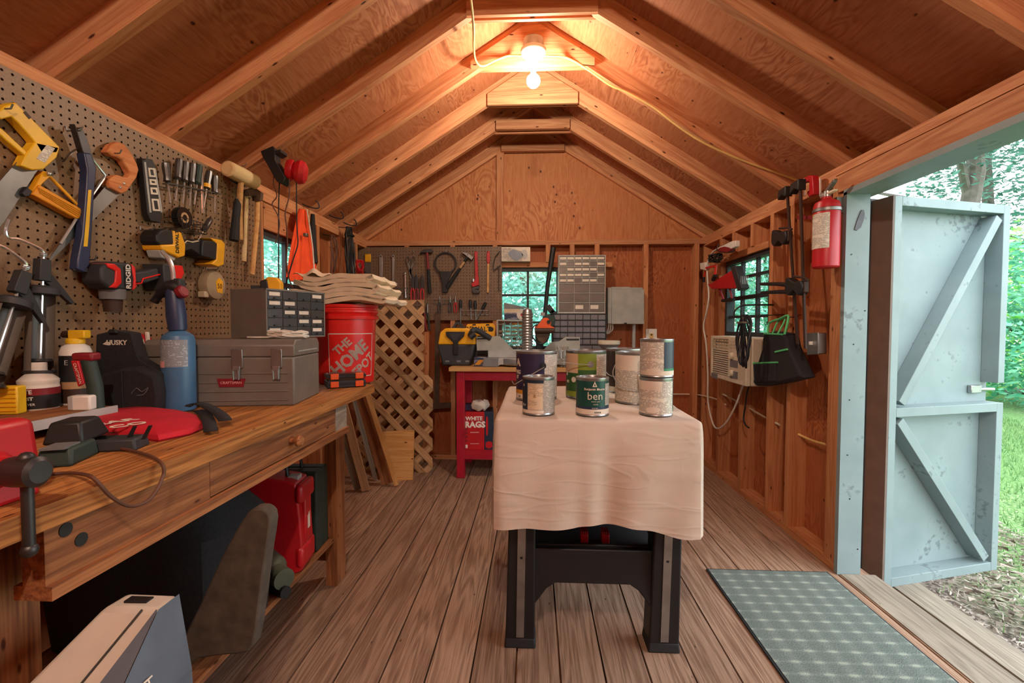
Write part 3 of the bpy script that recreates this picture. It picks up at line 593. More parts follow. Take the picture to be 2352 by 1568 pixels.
# --- round tape reel
f, t = wall_thing('L', 497, 655, 0, 'tape_reel', 'round beige long-tape reel with a yellow label hanging on the pegboard', 'tape measure', e=0.045)
R = Matrix.Rotation(math.pi/2, 4, 'X'); part('case', MB().lathe([(.002, -.0), (.05, .0), (.060, .008), (.062, .03), (.058, .045), (.04, .05), (.001, .05)], n=32, M=R), 'tape_beige', t)
part('label', MB().poly([(-.004, -.03), (.03, -.034), (.034, .02), (.012, .034), (-.01, .016)], -.0512, -.05), 'yellow_dw', t); text('50', .03, 'ink', t, .012, -.004, y=-.0516)
part('tape_tab', MB().box(-.066, -.04, -.04, -.01, -.055, -.03), 'beige', t, bev=.003); hook(t, 0, .066, 0, .05)
# --- mallet, claw hammer, iron hammer
f, t = wall_thing('L', 553, 402, .07, 'mallet', 'wooden mallet with a pale barrel head hung at the pegboard corner', 'mallet')
x0, x1 = f.p(522, 400)[0], f.p(585, 405)[0]; R = Matrix.Rotation(math.pi/2, 4, 'Y')
part('mallet_head', MB().lathe([(.026, x0), (.034, x0+.006), (.036, 0), (.034, x1-.006), (.028, x1)], n=20, M=R), 'mallet', t)
b = f.p(564, 550); part('handle', MB().tube([(0, 0, -.03), (b[0]*.5, .02, b[1]*.5), (b[0], .03, b[1])], [.012, .014, .016], 10), 'handle', t); hook(t, .0, .04, .07, .09)
f, t = wall_thing('L', 548, 425, .05, 'claw_hammer', 'claw hammer with black rubber grip hanging under the wooden mallet', 'hammer')
a, b = f.p(545, 462), f.p(537, 552); part('shank', MB().cyl((0, 0, 0), (a[0], 0, a[1]), .008, n=10), 'steel_dull', t)
part('grip', MB().tube([(a[0], 0, a[1]+.01), (a[0], 0, a[1]-.01), ((a[0]+b[0])/2, 0, (a[1]+b[1])/2), (b[0], 0, b[1])], [.01, .016, .017, .02], 10), 'black_soft', t); part('hammer_head', MB().tube([(-.055, 0, .008), (-.02, 0, .012), (.02, 0, .012), (.03, 0, .012)], [.006, .012, .012, .015], 10), 'dark_steel', t)
f, t = wall_thing('L', 592, 450, .05, 'hammer', 'old hammer with grey iron head and long bamboo coloured handle', 'hammer')
b = f.p(588, 630); part('handle', MB().tube([(.0, 0, .0), (b[0]*.3, .0, b[1]*.3), (b[0], .02, b[1])], [.010, .011, .012], 10), 'handle', t); part('iron_head', MB().poly(f.P('562,436 580,432 598,444 596,462 586,462 582,450 566,450'), -.018, .012), 'rust', t, bev=.003)
f, t = wall_thing('L', 566, 470, .03, 'wooden_stick', 'plain turned wooden stick hanging between two hammers', 'stick')
b = f.p(560, 600); part('stick', MB().tube([(0, 0, .04), (b[0], 0, b[1])], .011, 10), 'mallet', t); hook(t, 0, .03, .03, .05)
# --- caulking guns
def caulk(px, py, bx, by, lb, d=.06):
    f, t = wall_thing('L', px, py, d, 'caulking_gun', lb, 'caulking gun', 'caulking guns')
    e = Vector((f.p(bx, by)[0], 0, f.p(bx, by)[1])); L = e.length; q = Vector((0, 0, -1)).rotation_difference(e.normalized()).to_matrix().to_4x4()
    part('cradle', MB().lathe([(.030, -.01), (.031, -.01), (.031, -L), (.030, -L), (.030, -.01)], n=16, M=q, a0=math.pi*.42, a1=math.pi*1.58), 'tool_grey', t)
    part('rear_cap', MB().lathe([(.001, .006), (.028, .006), (.036, 0), (.036, -.016), (.032, -.018), (.001, -.018)], n=24, M=q), 'charcoal', t)
    part('rod', MB().cyl((0, 0, .10), (0, -.0, -L*.88), .004, n=8, M=q), 'chrome', t); part('plunger', MB().lathe([(.001, -L*.86), (.024, -L*.86), (.027, -L*.89), (.001, -L*.9)], n=20, M=q), 'black', t)
    part('front_ring', MB().lathe([(.030, -L), (.034, -L), (.034, -L-.008), (.012, -L-.008), (.012, -L), (.030, -L)], n=24, M=q), 'dark_steel', t)
    part('rod_hook', MB().tube([(0, 0, .10), (-.01, 0, .108), (-.06, 0, .12), (-.085, 0, .118), (-.092, 0, .135), (-.086, 0, .165)], .0035, 8, smooth=4, M=q), 'chrome', t)
    part('trigger', MB().poly([(-.004, .05), (.012, .05), (.05, .01), (.085, -.03), (.078, -.036), (.036, -.004), (.0, .02)], -.006, .006, M=q), 'dark_steel', t, bev=.001); part('handle', MB().poly([(-.016, .08), (.012, .08), (.014, .02), (-.018, .02)], -.012, .012, M=q), 'charcoal', t, bev=.002)
    part('latch_spring', MB().tube([(.008*math.cos(a), .008*math.sin(a), .085+.002*a/3) for a in [i*.8 for i in range(24)]], .0014, 5, M=q), 'steel', t)
caulk(97, 662, 91, 850, 'grey cradle caulking gun hanging upright above the white bottle')
caulk(34, 690, -30, 880, 'caulking gun hanging tilted at the very edge of the picture', .07)
# ================================================================ WORKBENCH
BZ = .86; BX = -.735; BE = 2.10
def B(px, py, z=BZ): return onZ(px, py, z)
wbn = thing('workbench', 'long wooden workbench with drawer and lower shelf along the pegboard wall', 'workbench', (BX, 0, 0))
for (x0, x1) in [(-.115, 0), (-.262, -.118), (-.41, -.265), (-.558, -.413), (-.66, -.561)]: box_part('top_board', 'bench', wbn, x0, x1, .50, BE, BZ-.038, BZ, 'Y')
box_part('apron', 'bench_dark', wbn, -.045, -.008, .66, 1.02, BZ-.128, BZ-.038, 'Y'); box_part('apron', 'grey_board', wbn, -.045, -.008, 1.70, 1.80, BZ-.128, BZ-.038, 'Y')
dr = box_part('drawer', 'bench_dark', wbn, -.05, -.010, 1.024, 1.696, BZ-.124, BZ-.042, 'Y')
part('knob', MB().lathe([(.008, 0), (.008, .012), (.016, .02), (.018, .028), (.012, .036), (.001, .037)], n=16, M=Matrix.Rotation(math.pi/2, 4, 'X').inverted() @ Matrix.Identity(4)), 'bench_dark', dr, loc=(.02, -.02, 0), rot=(math.pi, 0, 0))
box_part('rail', 'bench_dark', wbn, -.06, .002, .66, 1.80, BZ-.150, BZ-.128, 'Y')
for y in (.70, 1.985):
    for x in (-.165, -.62): box_part('leg', 'bench_dark', wbn, x, x+.04 if x < -.3 else x+.05, y-.045, y+.045, 0, BZ-.05, 'Z')
box_part('lower_shelf', 'bench_dark', wbn, -.64, -.128, .25, 1.94, .195, .214, 'Y'); box_part('shelf_rail', 'bench_dark', wbn, -.62, -.15, 1.96, 1.98, .10, .19); box_part('shelf_rail', 'bench_dark', wbn, -.62, -.15, .60, .62, .10, .19)
for q_ in ((150, 1216), (186, 1238)): a_ = onX(*q_, BX-.008); part('bolt_hole', MB().cyl((0, 0, 0), (.0015, 0, 0), .011, n=14), 'ink', wbn, loc=(a_.x-BX, a_.y, max(a_.z, BZ-.12)))
# --- vise at the near end
p = B(60, 1140)
t = thing('bench_vise', 'red cast iron bench vise with a sliding bar handle at the near bench end', 'vise', (p.x+.004, p.y-.015, BZ))
part('base', MB().frust((-.13, .01, -.13, .03), (-.12, .0, -.12, .02), 0, .045), 'red', t, bev=.008); part('jaw', MB().frust((-.05, .005, -.14, .035), (-.045, .0, -.14, .03), .045, .125), 'red', t, bev=.012); part('rear_jaw', MB().frust((-.14, -.075, -.14, .035), (-.14, -.08, -.14, .03), .045, .125), 'red', t, bev=.012)
part('screw_boss', MB().lathe([(.03, 0), (.028, .02), (.02, .03), (.02, .05)], n=20, M=Matrix.Translation((0, -.045, .06)) @ Matrix.Rotation(math.pi/2, 4, 'Y')), 'red', t); part('screw_head', MB().lathe([(.02, .04), (.022, .05), (.022, .085), (.016, .09), (.001, .09)], n=20, M=Matrix.Translation((0, -.045, .06)) @ Matrix.Rotation(math.pi/2, 4, 'Y')), 'dark_steel', t)
part('handle_bar', MB().cyl((.068, -.045, .075), (.068, -.045, -.055), .0075, n=12), 'dark_steel', t); [part('bar_end', MB().sphere((.068, -.045, z_), .011, 12), 'dark_steel', t) for z_ in (.078, -.055)]
# --- battery charger, clip tray, cable
p = B(120, 1075); t = thing('battery_charger', 'black battery charger lying behind the red vise', 'charger', (p.x, p.y, BZ), .35)
part('body', MB().frust((-.03, .03, 0, .10), (-.026, .026, .01, .095), 0, .035), 'dark_green', t, bev=.006); part('dock', MB().frust((-.05, .02, .06, .17), (-.04, .012, .07, .14), .03, .075), 'black', t, bev=.006); part('rail', MB().box(-.02, .02, .0, .05, .034, .038), 'grey_plastic', t)
p = B(215, 1035); t = thing('plug_adapter', 'black low plastic adapter with two prongs beside the flat red pouch', 'adapter', (p.x, p.y, BZ), .25)
part('body', MB().frust((-.03, .09, -.02, .04), (-.025, .085, -.015, .035), 0, .026), 'charcoal', t, bev=.005); part('clear_lid', MB().box(-.02, .03, -.01, .03, .026, .034), 'drawer_plastic', t)
for k in (0, 1): part('prong', MB().poly([(.06+.03*k, .02), (.075+.03*k, .05), (.081+.03*k, .05), (.068+.03*k, .02)], .0, .006), 'black', t)
p = onX(90, 1092, BX+.01); mb = MB(); mb.tube([onZ(88, 1092, BZ+.006), onZ(150, 1086, BZ+.006), onZ(185, 1088, BZ+.012), onX(215, 1098, BX+.012), onX(255, 1140, BX+.02), onX(300, 1162, BX+.022), onX(345, 1145, BX+.022), onX(374, 1095, BX+.02), onX(372, 1065, BX+.014), onZ(340, 1045, BZ+.008), onZ(280, 1030, BZ+.006), onZ(262, 1030, BZ+.006)], .0032, 8, smooth=6)
solo('power_cable', mb, 'cord_brown', 'thin dark cable looping over the front edge of the bench', 'cable')
# --- low riser shelf at the back of the bench
RZ = .905
t = thing('riser_shelf', 'low board riser with aluminium edge at the back of the bench', 'shelf', (-1.165, .72, BZ), 0)
box_part('shelf_board', 'bench_dark', t, -.235, -.006, 0, .52, RZ-BZ-.018, RZ-BZ, 'Y'); part('edge_trim', MB().box(-.006, .0, 0, .52, RZ-BZ-.022, RZ-BZ+.002), 'grey_light', t)
for y_ in (.0, .50): part('support', MB().box(-.22, -.02, y_, y_+.02, 0, RZ-BZ-.018), 'bench_dark', t)
# --- white bottle
def text3(s, size, m, par, R, a0, z, **k): return text(s, size, m, par, 0, z, wrap=(R, a0), **k)
p = back(B(91, 942, RZ), .042); t = thing('glue_bottle', 'squat white plastic bottle with a red and black label', 'bottle', (p.x, p.y, RZ), -.1)
part('bottle', MB().lathe([(.040, 0), (.0425, .004), (.0425, .058), (.041, .064), (.041, .068), (.0425, .072), (.0425, .078), (.018, .104), (.018, .108)], n=32), 'white', t)
part('cap', MB().lathe([(.0185, .104), (.0185, .124), (.017, .126), (.001, .126)], n=24), 'white_gloss', t); part('red_band', MB().lathe([(.0431, .040), (.0431, .058)], n=32), 'red_dark', t); part('black_band', MB().lathe([(.0431, .004), (.0431, .040)], n=32), 'black', t)
text3('LOCTITE', .015, 'white', t, .0434, -.05, .049, bold=.0004); text3('Naval', .009, 'white', t, .0434, -.55, .030); text3('RUST', .012, 'white', t, .0434, .35, .031, bold=.0004); text3('DISSOLVER', .009, 'white', t, .0434, .25, .016)
p = B(172, 945, RZ); t = thing('eraser_block', 'small white plastic box standing beside the squat white bottle', 'box', (p.x, p.y+.02, RZ), .2)
part('case', MB().box(-.026, .026, -.012, .02, 0, .040), 'white', t, bev=.005); part('cap', MB().box(-.027, -.012, -.0125, .0205, .002, .039), 'grey_light', t, bev=.003)
p = onY(14, 935, 1.10); t = thing('sanding_sponge', 'yellow ribbed sanding sponge standing behind the red vise', 'sponge', (p.x, p.y, RZ), .2)
part('sponge', MB().box(-.03, .024, 0, .03, 0, .072), 'yellow', t, bev=.004)
for k in range(6): part('rib', MB().cyl((-.028, -.001, .01+.011*k), (.022, -.001, .01+.011*k), .002, n=6), 'yellow_dw', t)
# --- yellow-capped bottle, utility knife, brown box, tool pouch
p = back(B(178, 930, RZ), .036); t = thing('glue_bottle', 'dark labelled bottle with a yellow nozzle cap beside the black pouch', 'bottle', (p.x, p.y, RZ), .1)
part('bottle', MB().lathe([(.034, 0), (.036, .004), (.036, .150), (.03, .165), (.020, .172), (.020, .178)], n=28), 'white', t); part('label', MB().lathe([(.0366, .05), (.0366, .140)], n=28), 'black', t)
part('nozzle_cap', MB().lathe([(.022, .172), (.022, .186), (.016, .19)], n=20).box(-.012, .034, -.012, .012, .188, .212), 'yellow', t, bev=.003); part('nozzle', MB().tube([(-.012, 0, .20), (-.03, 0, .20), (-.036, 0, .194)], [.012, .01, .006], 10), 'brown', t); part('label_gold', MB().lathe([(.0368, .046), (.0368, .066)], n=28), 'tan', t); part('lower_label', MB().lathe([(.0368, .006), (.0368, .046)], n=28), 'brown', t)
text3('E', .02, 'grey_light', t, .037, .1, .12)
p = back(B(206, 940, RZ), .02); t = thing('utility_knife', 'dark green grip knife with a red collar standing against the black pouch', 'knife', (p.x, p.y, RZ), .15)
part('grip', MB().tube([(.02, 0, 0), (.015, 0, .06), (0, 0, .135)], [.016, .018, .017], 12), 'dark_green', t); part('collar', MB().box(-.03, .022, -.018, .018, .13, .152), 'red_dark', t, bev=.006); part('strip', MB().poly([(-.024, .132), (-.006, .132), (.006, .07), (-.008, .062)], -.026, -.018), 'red', t, bev=.002)
text('CRAFTSMAN', .010, 'paper', t, -.008, .098, y=-.0264, rot=-math.pi/2+.25)
p = B(300, 950); fz = p.y+.02
f = Fr(fz, 300, 950); t = thing('tool_pouch', 'black fabric tool pouch with white lettering standing on the bench', 'pouch', f.O)
part('front_pocket', MB().poly(f.P('234,950 214,938 226,880 232,862 300,842 330,840 374,858 382,900 380,944 330,950'), -.03, .03), 'nylon', t, bev=.012)
part('back_panel', MB().poly(f.P('216,940 220,768 236,764 262,758 300,764 310,800 320,826 340,838 376,858 380,940'), .0, .04), 'nylon', t, bev=.004); part('seam', MB().tube(f.V('300,850,-.032 304,945,-.032'), .0018, 6), 'black', t)
part('belt_loop', MB().poly(f.P('252,764 258,756 268,756 272,764'), -.01, .0), 'nylon', t); text('HUSKY', .021, 'paper', t, *f.p(268, 787), y=-.0005, bold=.0005); part('emblem', MB().poly(f.P('236,790 245,784 252,786 252,793 244,792'), -.001, .0), 'paper', t)
part('emblem', MB().tube(f.V('322,900,-.032 334,888,-.032 346,896,-.032 360,886,-.032 350,902,-.032 334,904,-.032'), .0012, 5, smooth=3), 'grey_plastic', t)
f, t = wall_thing('L', 330, 805, 0, 'blister_pack', 'small red and white blister pack hanging behind the black pouch', 'packet'); part('card', MB().poly(f.P('304,772 322,766 344,776 352,812 346,832 318,826'), -.006, -.002), 'red', t); part('print', MB().poly(f.P('310,782 326,778 330,800 314,806'), -.007, -.006), 'print_white', t); part('tool', MB().poly(f.P('328,762 334,762 340,826 334,828'), -.016, -.006), 'paper', t, bev=.002)
# --- blowtorch
p = back(B(413, 947), .046)
t = thing('blow_torch', 'blue gas cylinder with a black torch head standing in front of the toolbox', 'torch', p)
rz_ = .046; part('cylinder', MB().lathe([(.038, 0), (rz_-.002, .003), (rz_, .012), (rz_, .222), (rz_-.004, .238), (rz_-.016, .248), (.016, .256), (.016, .265)], n=36), 'blue_tank', t)
part('label', MB().lathe([(rz_+.0006, .142), (rz_+.0006, .226)], n=20, a0=-1.5, a1=1.2), 'print_tank', t); part('barcode', MB().lathe([(rz_+.0010, .140), (rz_+.0010, .160)], n=8, a0=-1.0, a1=-.2), 'label_pink', t)
part('grip', MB().tube([(0, 0, .255), (-.004, 0, .30), (-.008, 0, .35), (-.012, 0, .385)], [.025, .028, .025, .022], 14), 'blue_dark', t)
part('head', MB().tube([(-.075, 0, .345), (-.05, 0, .375), (-.01, 0, .392), (.012, 0, .378)], [.012, .020, .024, .02], 12, smooth=3), 'black', t); part('knob', MB().lathe([(.018, 0), (.020, .004), (.020, .016), (.016, .02), (.001, .02)], n=14, M=Matrix.Translation((.014, -.01, .372)) @ Matrix.Rotation(1.2, 4, 'Y')), 'red_dark', t)
part('igniter', MB().box(-.002, .020, -.014, .014, .384, .418), 'charcoal', t, bev=.004); part('nozzle', MB().tube([(-.010, 0, .39), (-.012, 0, .44), (-.022, 0, .475), (-.046, 0, .505)], .0065, 10, smooth=5), 'steel', t)
# --- toolbox
p = B(677, 931); p0 = B(447, 935); a = math.atan2(p.y-p0.y, p.x-p0.x)
TL, TD, TH = .47, .28, .225
t = thing('toolbox', 'grey steel toolbox with latches and a red badge on the workbench', 'toolbox', (p.x, p.y, BZ), a)
part('body', MB().box(-TL, 0, 0, TD, 0, .165), 'tool_grey', t, bev=.006); part('lid', MB().loft([[(x, y, z) for y, z in [(0, .166), (TD, .166), (TD, .205), (TD-.02, .223), (.02, .223), (.0, .205)]] for x in (-TL-.001, .001)][::-1]), 'tool_grey', t, bev=.004)
for k in range(4): part('rib', MB().cyl((-TL+.02, -.0005, .02+.03*k), (-.02, -.0005, .02+.03*k), .0025, n=8), 'tool_grey', t)
for xx, big in ((-.18, 0), (-.055, 1)):
    o = part('latch', MB().box(xx-.018, xx+.018, -.006, 0, .128, .192), 'steel_dull', t, bev=.002); part('hasp', MB().box(xx-.011, xx+.011, -.012, -.006, .092, .135).tube([(xx-.008, -.013, .09), (xx-.008, -.016, .122), (xx+.008, -.016, .122), (xx+.008, -.013, .09)], .002, 6), 'zinc', o, bev=.001)
bd = part('badge', MB().poly([(-.045, .008), (.045, .008), (.038, -.02), (-.038, -.02)], -.003, 0), 'red_dark', t, loc=(-.20, 0, .086)); text('CRAFTSMAN', .0125, 'label_pink', bd, 0, -.006, y=-.0034, sx=.95); part('end_groove', MB().box(0, .002, .04, TD-.03, .18, .184), 'grey_light', t)
TZ = BZ+TH
# --- small drawer cabinet on the toolbox
cp = onZ(612, 764, TZ-.0005); rz_c = math.radians(68)
cpos = onY(612, 764, p.y+.10); cpos.z = TZ
ccw, cch, ccd = .27, .180, .195
t = thing('drawer_cabinet', 'small grey steel cabinet of dark plastic drawers on top of the toolbox', 'cabinet', cpos, rz_c)
part('case', MB().box(0, ccw, .012, ccd, 0, cch).box(0, ccw, 0, .012, 0, .006).box(0, ccw, 0, .012, cch-.006, cch).box(0, .005, 0, .012, 0, cch).box(ccw-.005, ccw, 0, .012, 0, cch), 'tool_grey', t)
for i in range(4):
    for j in range(5):
        w_, h_ = (ccw-.012)/4, (cch-.014)/5; x0, z0 = .006+i*w_, .007+j*h_
        o = part('drawer', MB().box(x0+.001, x0+w_-.001, .001, .010, z0+.001, z0+h_-.001), 'smoke' if (i+j) % 3 else 'charcoal', t, bev=.001)
        if (i*7+j*3) % 4 < 2: part('paper_label', MB().box(x0+.008, x0+w_-.012, .0002, .001, z0+h_*.45, z0+h_*.85), 'paper', o)
        part('pull', MB().box(x0+w_*.4, x0+w_*.6, -.006, .001, z0+.004, z0+.009), 'charcoal', o)
q = onZ(690, 764, TZ); mb = MB(); P_ = []
q = Vector((p.x-.075, p.y+.10, TZ))
for i in range(90):
    a_ = i*2*math.pi/13; e = 1+.12*math.sin(i*1.7); P_.append((q.x+.065*e*math.cos(a_), q.y+.045*e*math.sin(a_), TZ+.004+.022*(i/90)+.003*math.sin(i*2.3)))
P_ = [(q.x-.13, q.y-.03, TZ+.004), (q.x-.09, q.y-.045, TZ+.004)]+P_
mb.tube(P_, .0033, 6); solo('cord_coil', mb, 'cord_white', 'coil of white flex lying on top of the grey toolbox', 'cord')
cz = TZ+cch; u = Vector((math.cos(rz_c), math.sin(rz_c), 0)); v = Vector((-u.y, u.x, 0)); q = cpos+u*.09+v*.08; q.z = cz
t = thing('tape_measure', 'yellow and black tape measure on top of the small drawer cabinet', 'tape measure', q, .2)
part('case', MB().poly([(-.035, 0), (.035, 0), (.035, .03), (.02, .048), (-.01, .05), (-.035, .03)], -.02, .02), 'yellow_dw', t, bev=.004); part('band', MB().poly([(-.037, 0), (-.005, 0), (-.012, .042), (-.037, .034)], -.022, .022), 'black', t, bev=.004); part('clip', MB().box(-.075, -.037, -.01, .01, .004, .018), 'charcoal', t, bev=.003)
# --- orange bucket with folded drop cloth
bp_ = B(795, 884); bc = back(bp_, .125)
t = thing('bucket', 'bright orange-red five gallon bucket with white stencilled lettering', 'bucket', bc)
part('pail', MB().lathe([(.120, 0), (.128, .004), (.136, .19), (.141, .30), (.152, .300), (.154, .315), (.146, .318), (.143, .322), (.152, .332), (.152, .340), (.145, .344), (.145, .350), (.151, .354), (.152, .366), (.146, .368), (.143, .36), (.134, .19), (.125, .01), (.001, .008)], n=48), 'red_bright', t)
def frame_arc(R, a0, a1, z0, z1, wd, mb=None):
    mb = mb or MB()
    for (b0, b1, y0, y1) in [(a0, a1, z0, z0+wd), (a0, a1, z1-wd, z1), (a0, a0+wd/.135, z0, z1), (a1-wd/.135, a1, z0, z1)]:
        n_ = max(2, int((b1-b0)*12)); mb.grid(n_, 1, lambda i, j, b0=b0, b1=b1, y0=y0, y1=y1: ((R(y0+(y1-y0)*j)+.0012)*math.sin(b0+(b1-b0)*i), -(R(y0+(y1-y0)*j)+.0012)*math.cos(b0+(b1-b0)*i), y0+(y1-y0)*j))
    return mb
Rb = lambda z: .128+.042*z if z < .19 else .136+.0455*(z-.19)
A0 = .62
part('stencil_frame', frame_arc(lambda z: Rb(z), A0-.80, A0+.80, .035, .235, .004), 'paper', t)
def bucket_text(s, size, x, z, bold=.002):
    o = text(s, size, 'paper', t, 0, 0, rot=0, bold=bold, sx=.9); c_, s_ = math.cos(.72), math.sin(.72)
    for v_ in o.data.vertices:
        px_, pz_ = v_.co.x, v_.co.z; X_, Z_ = c_*px_-s_*pz_+x, s_*px_+c_*pz_+z
        R_ = Rb(Z_)+.0015; v_.co = (R_*math.sin(A0+X_/R_), -R_*math.cos(A0+X_/R_), Z_)
bucket_text('THE', .052, -.045, .175); bucket_text('HOME', .078, -.01, .122, .003); bucket_text('DEPOT', .060, .04, .075, .002)
t = thing('steel_tube', 'bright steel tube standing in the orange bucket', 'tube', (bc.x+.085, bc.y-.05, BZ+.02)); part('tube', MB().lathe([(.026, 0), (.026, .40), (.023, .40), (.023, 0), (.026, 0)], n=24), 'chrome', t)
# folded canvas: one sheet folded back and forth
t_ = MB(); cx, cy, cz = bc.x+.02, bc.y-.02, BZ+.372
rows = []; nL = 6; Wd = .375
path = []
for k in range(nL):
    z = .012+.0195*k; xs = [-.5, -.25, 0, .25, .5]; sh = [.03, -.01, .0, .03, -.02, .02][k]; wv = [.006, .008, .007, .009, .007, .008][k]
    seg = [(Wd*(x_)*(1-.03*k)+sh, z+wv*math.sin(x_*9+.25*k)+.010*abs(x_)*(1 if k > 2 else -.2)) for x_ in xs]
    path += seg if k % 2 == 0 else seg[::-1]
    if k < nL-1: e = path[-1]; path.append((e[0]+(.014 if k % 2 == 0 else -.014), e[1]+.0095))
pp_ = catmull([Vector((a_, 0, b_)) for a_, b_ in path], 4)
th = .0105; n_ = len(pp_); top_, bot_ = [], []
for i in range(n_):
    tg = (pp_[min(i+1, n_-1)]-pp_[max(i-1, 0)]).normalized(); nn = Vector((-tg.z, 0, tg.x)); top_.append(pp_[i]+nn*th); bot_.append(pp_[i]-nn*th)
ny = 6
for side in (top_, bot_):
    t_.grid(n_-1, ny, lambda i, j, side=side: (side[round(i*(n_-1))].x*(1+.04*math.sin(j*5))+.012*math.sin(j*7), -.14+.28*j, side[round(i*(n_-1))].z+.006*math.sin(j*9+side[round(i*(n_-1))].x*14)))
for j in (0., 1.): t_.grid(n_-1, 1, lambda i, q, j=j: ((top_ if q else bot_)[round(i*(n_-1))].x*(1+.04*math.sin(j*5))+.012*math.sin(j*7), -.14+.28*j, (top_ if q else bot_)[round(i*(n_-1))].z+.006*math.sin(j*9+(top_ if q else bot_)[round(i*(n_-1))].x*14)))
# rumpled corner on the left
t_.grid(10, 8, lambda i, j: (-.20+.14*i, -.13+.16*j, .125+.03*math.sin(i*3.1)*math.sin(j*3.1)+.010*math.sin(i*11+j*6)))
solo('folded_drop_cloth', t_, 'canvas_fold', 'folded cream canvas drop cloth resting on top of the orange bucket', 'cloth', (cx, cy, cz), -.06)
# --- organiser case, red pouch, strap
p = B(752, 893); t = thing('organizer_case', 'small clear and black organiser case with orange latches beside the bucket', 'case', (p.x, p.y, BZ), .55)
for k in range(2):
    o = part('tray', MB().box(0, .16, 0, .10, .002+.034*k, .032+.034*k), 'clear_plastic' if k else 'charcoal', t, bev=.003)
    part('band', MB().box(-.001, .161, -.002, .10, .012+.034*k, .022+.034*k), 'black', o)
    for xx in (.012, .115): part('latch', MB().box(xx, xx+.034, -.008, 0, .004+.034*k, .030+.034*k), 'orange', o, bev=.003)
part('contents', MB().box(.008, .152, .006, .094, .006, .06), 'smoke', t)
def zpoly(mb, P, z0, z1): return mb.poly([(a_, -b_) for a_, b_ in P], -z1, -z0, M=Matrix.Rotation(-math.pi/2, 4, 'X'))
o0 = B(320, 985); P_ = [(B(a_, b_).x-o0.x, B(a_, b_).y-o0.y) for a_, b_ in pts('104,985 150,968 228,955 330,946 420,956 455,965 470,985 440,1000 365,1016 270,1004 150,1004')]
t = thing('red_pouch', 'flat red zip pouch with white print lying on the bench', 'pouch', (o0.x, o0.y, BZ))
mb = MB(); c0 = Vector((sum(a_ for a_, _ in P_)/len(P_), sum(b_ for _, b_ in P_)/len(P_), 0)); PS = [Vector((a_, b_, 0)) for a_, b_ in P_]
mb.loft([[c0+(q_-c0)*s_+Vector((0, 0, z_)) for q_ in PS] for s_, z_ in ((.97, .0), (1.0, .006), (.97, .016), (.85, .024), (.5, .028), (.05, .028))]); part('pouch', mb, 'red_cloth', t)
def flat_text(s, size, m, par, px, py, z, rot, sx=1.0, bold=0):
    q_ = onZ(px, py, BZ+z); return text(s, size, m, par, 0, 0, rot=0, sx=sx, bold=bold, M=Matrix.Translation((q_.x-o0.x, q_.y-o0.y, z)) @ Matrix.Rotation(rot, 4, 'Z') @ Matrix.Rotation(-math.pi/2, 4, 'X'))
flat_text('P', .05, 'paper', t, 185, 985, .0275, 1.2, bold=.001); flat_text('EAR', .05, 'paper', t, 265, 968, .0285, 1.1, bold=.001); flat_text('CO', .05, 'paper', t, 295, 975, .0285, 1.1, bold=.001)
mb = MB(); A_ = [B(430, 950), B(455, 948), B(480, 960), B(505, 975), B(518, 985)]
def strap(mb, pts_, w_, z_):
    for s_ in (0,):
        n0 = len(pts_)
        mb.grid(n0-1, 1, lambda i, j: (lambda q_, d_: (q_.x-d_.y*w_*(j-.5), q_.y+d_.x*w_*(j-.5), z_+.010*math.sin(i*3.1)))(pts_[round(i*(n0-1))], (pts_[min(round(i*(n0-1))+1, n0-1)]-pts_[max(round(i*(n0-1))-1, 0)]).normalized()))
strap(mb, catmull(A_, 4), .03, BZ+.024); strap(mb, catmull([B(455, 950), B(470, 965), B(480, 985), B(484, 1000)], 4), .03, BZ+.012)
o = solo('webbing_strap', mb, 'nylon', 'black webbing strap with buckle lying across the red pouch', 'strap'); s_ = o.modifiers.new('thick', 'SOLIDIFY'); s_.thickness = .003
# ================================================================ UNDER THE BENCH
SZ = .214
p = onZ(700, 1290, SZ); t = thing('tool_case', 'bright red plastic tool case standing on the lower shelf', 'case', (-.905, 1.70, SZ), .12)
mbf = lambda s_: MB().loft([[(x_, y_, z_) for x_, z_ in smo([(-.20*s1, .02), (-.17*s1, .0), (.02, .0), (.045*1, .03), (.045, .10), (.03, .30), (.0, .345), (-.17*s1, .36), (-.20*s1, .33)], 2)] for y_, s1 in ((-.06, .97), (-.05, 1), (.05, 1), (.06, .97))][::-1])
part('shell', mbf(1), 'red', t, bev=.006)
for z0, z1 in ((.02, .10), (.26, .33)): part('corner_guard', MB().box(.02, .052, -.066, .066, z0, z1), 'red', t, bev=.014)
part('spine', MB().box(.03, .05, -.03, .03, .10, .27), 'red', t, bev=.006); part('carry_handle', MB().tube([(-.13, 0, .35), (-.125, 0, .39), (-.03, 0, .385), (-.025, 0, .345)], .009, 8), 'black', t); part('latch', MB().box(-.02, .02, -.02, .02, .335, .352), 'grey_light', t, bev=.003)
for k in range(4): part('print_mark', MB().box(.0505, .0515, -.012+.006*k, -.009+.006*k, .15, .15+.05+.01*(k % 2)), 'white', t)
t = thing('tool_case', 'black plastic tool case standing behind the red one on the shelf', 'case', (-.905, 1.865, SZ), .05)
part('shell', MB().box(-.24, .03, -.06, -.001, 0, .33).box(-.24, .03, .001, .055, 0, .33), 'dark_green', t, bev=.008); part('carry_handle', MB().tube([(-.15, 0, .33), (-.145, 0, .365), (-.06, 0, .365), (-.055, 0, .33)], .008, 8), 'black', t)
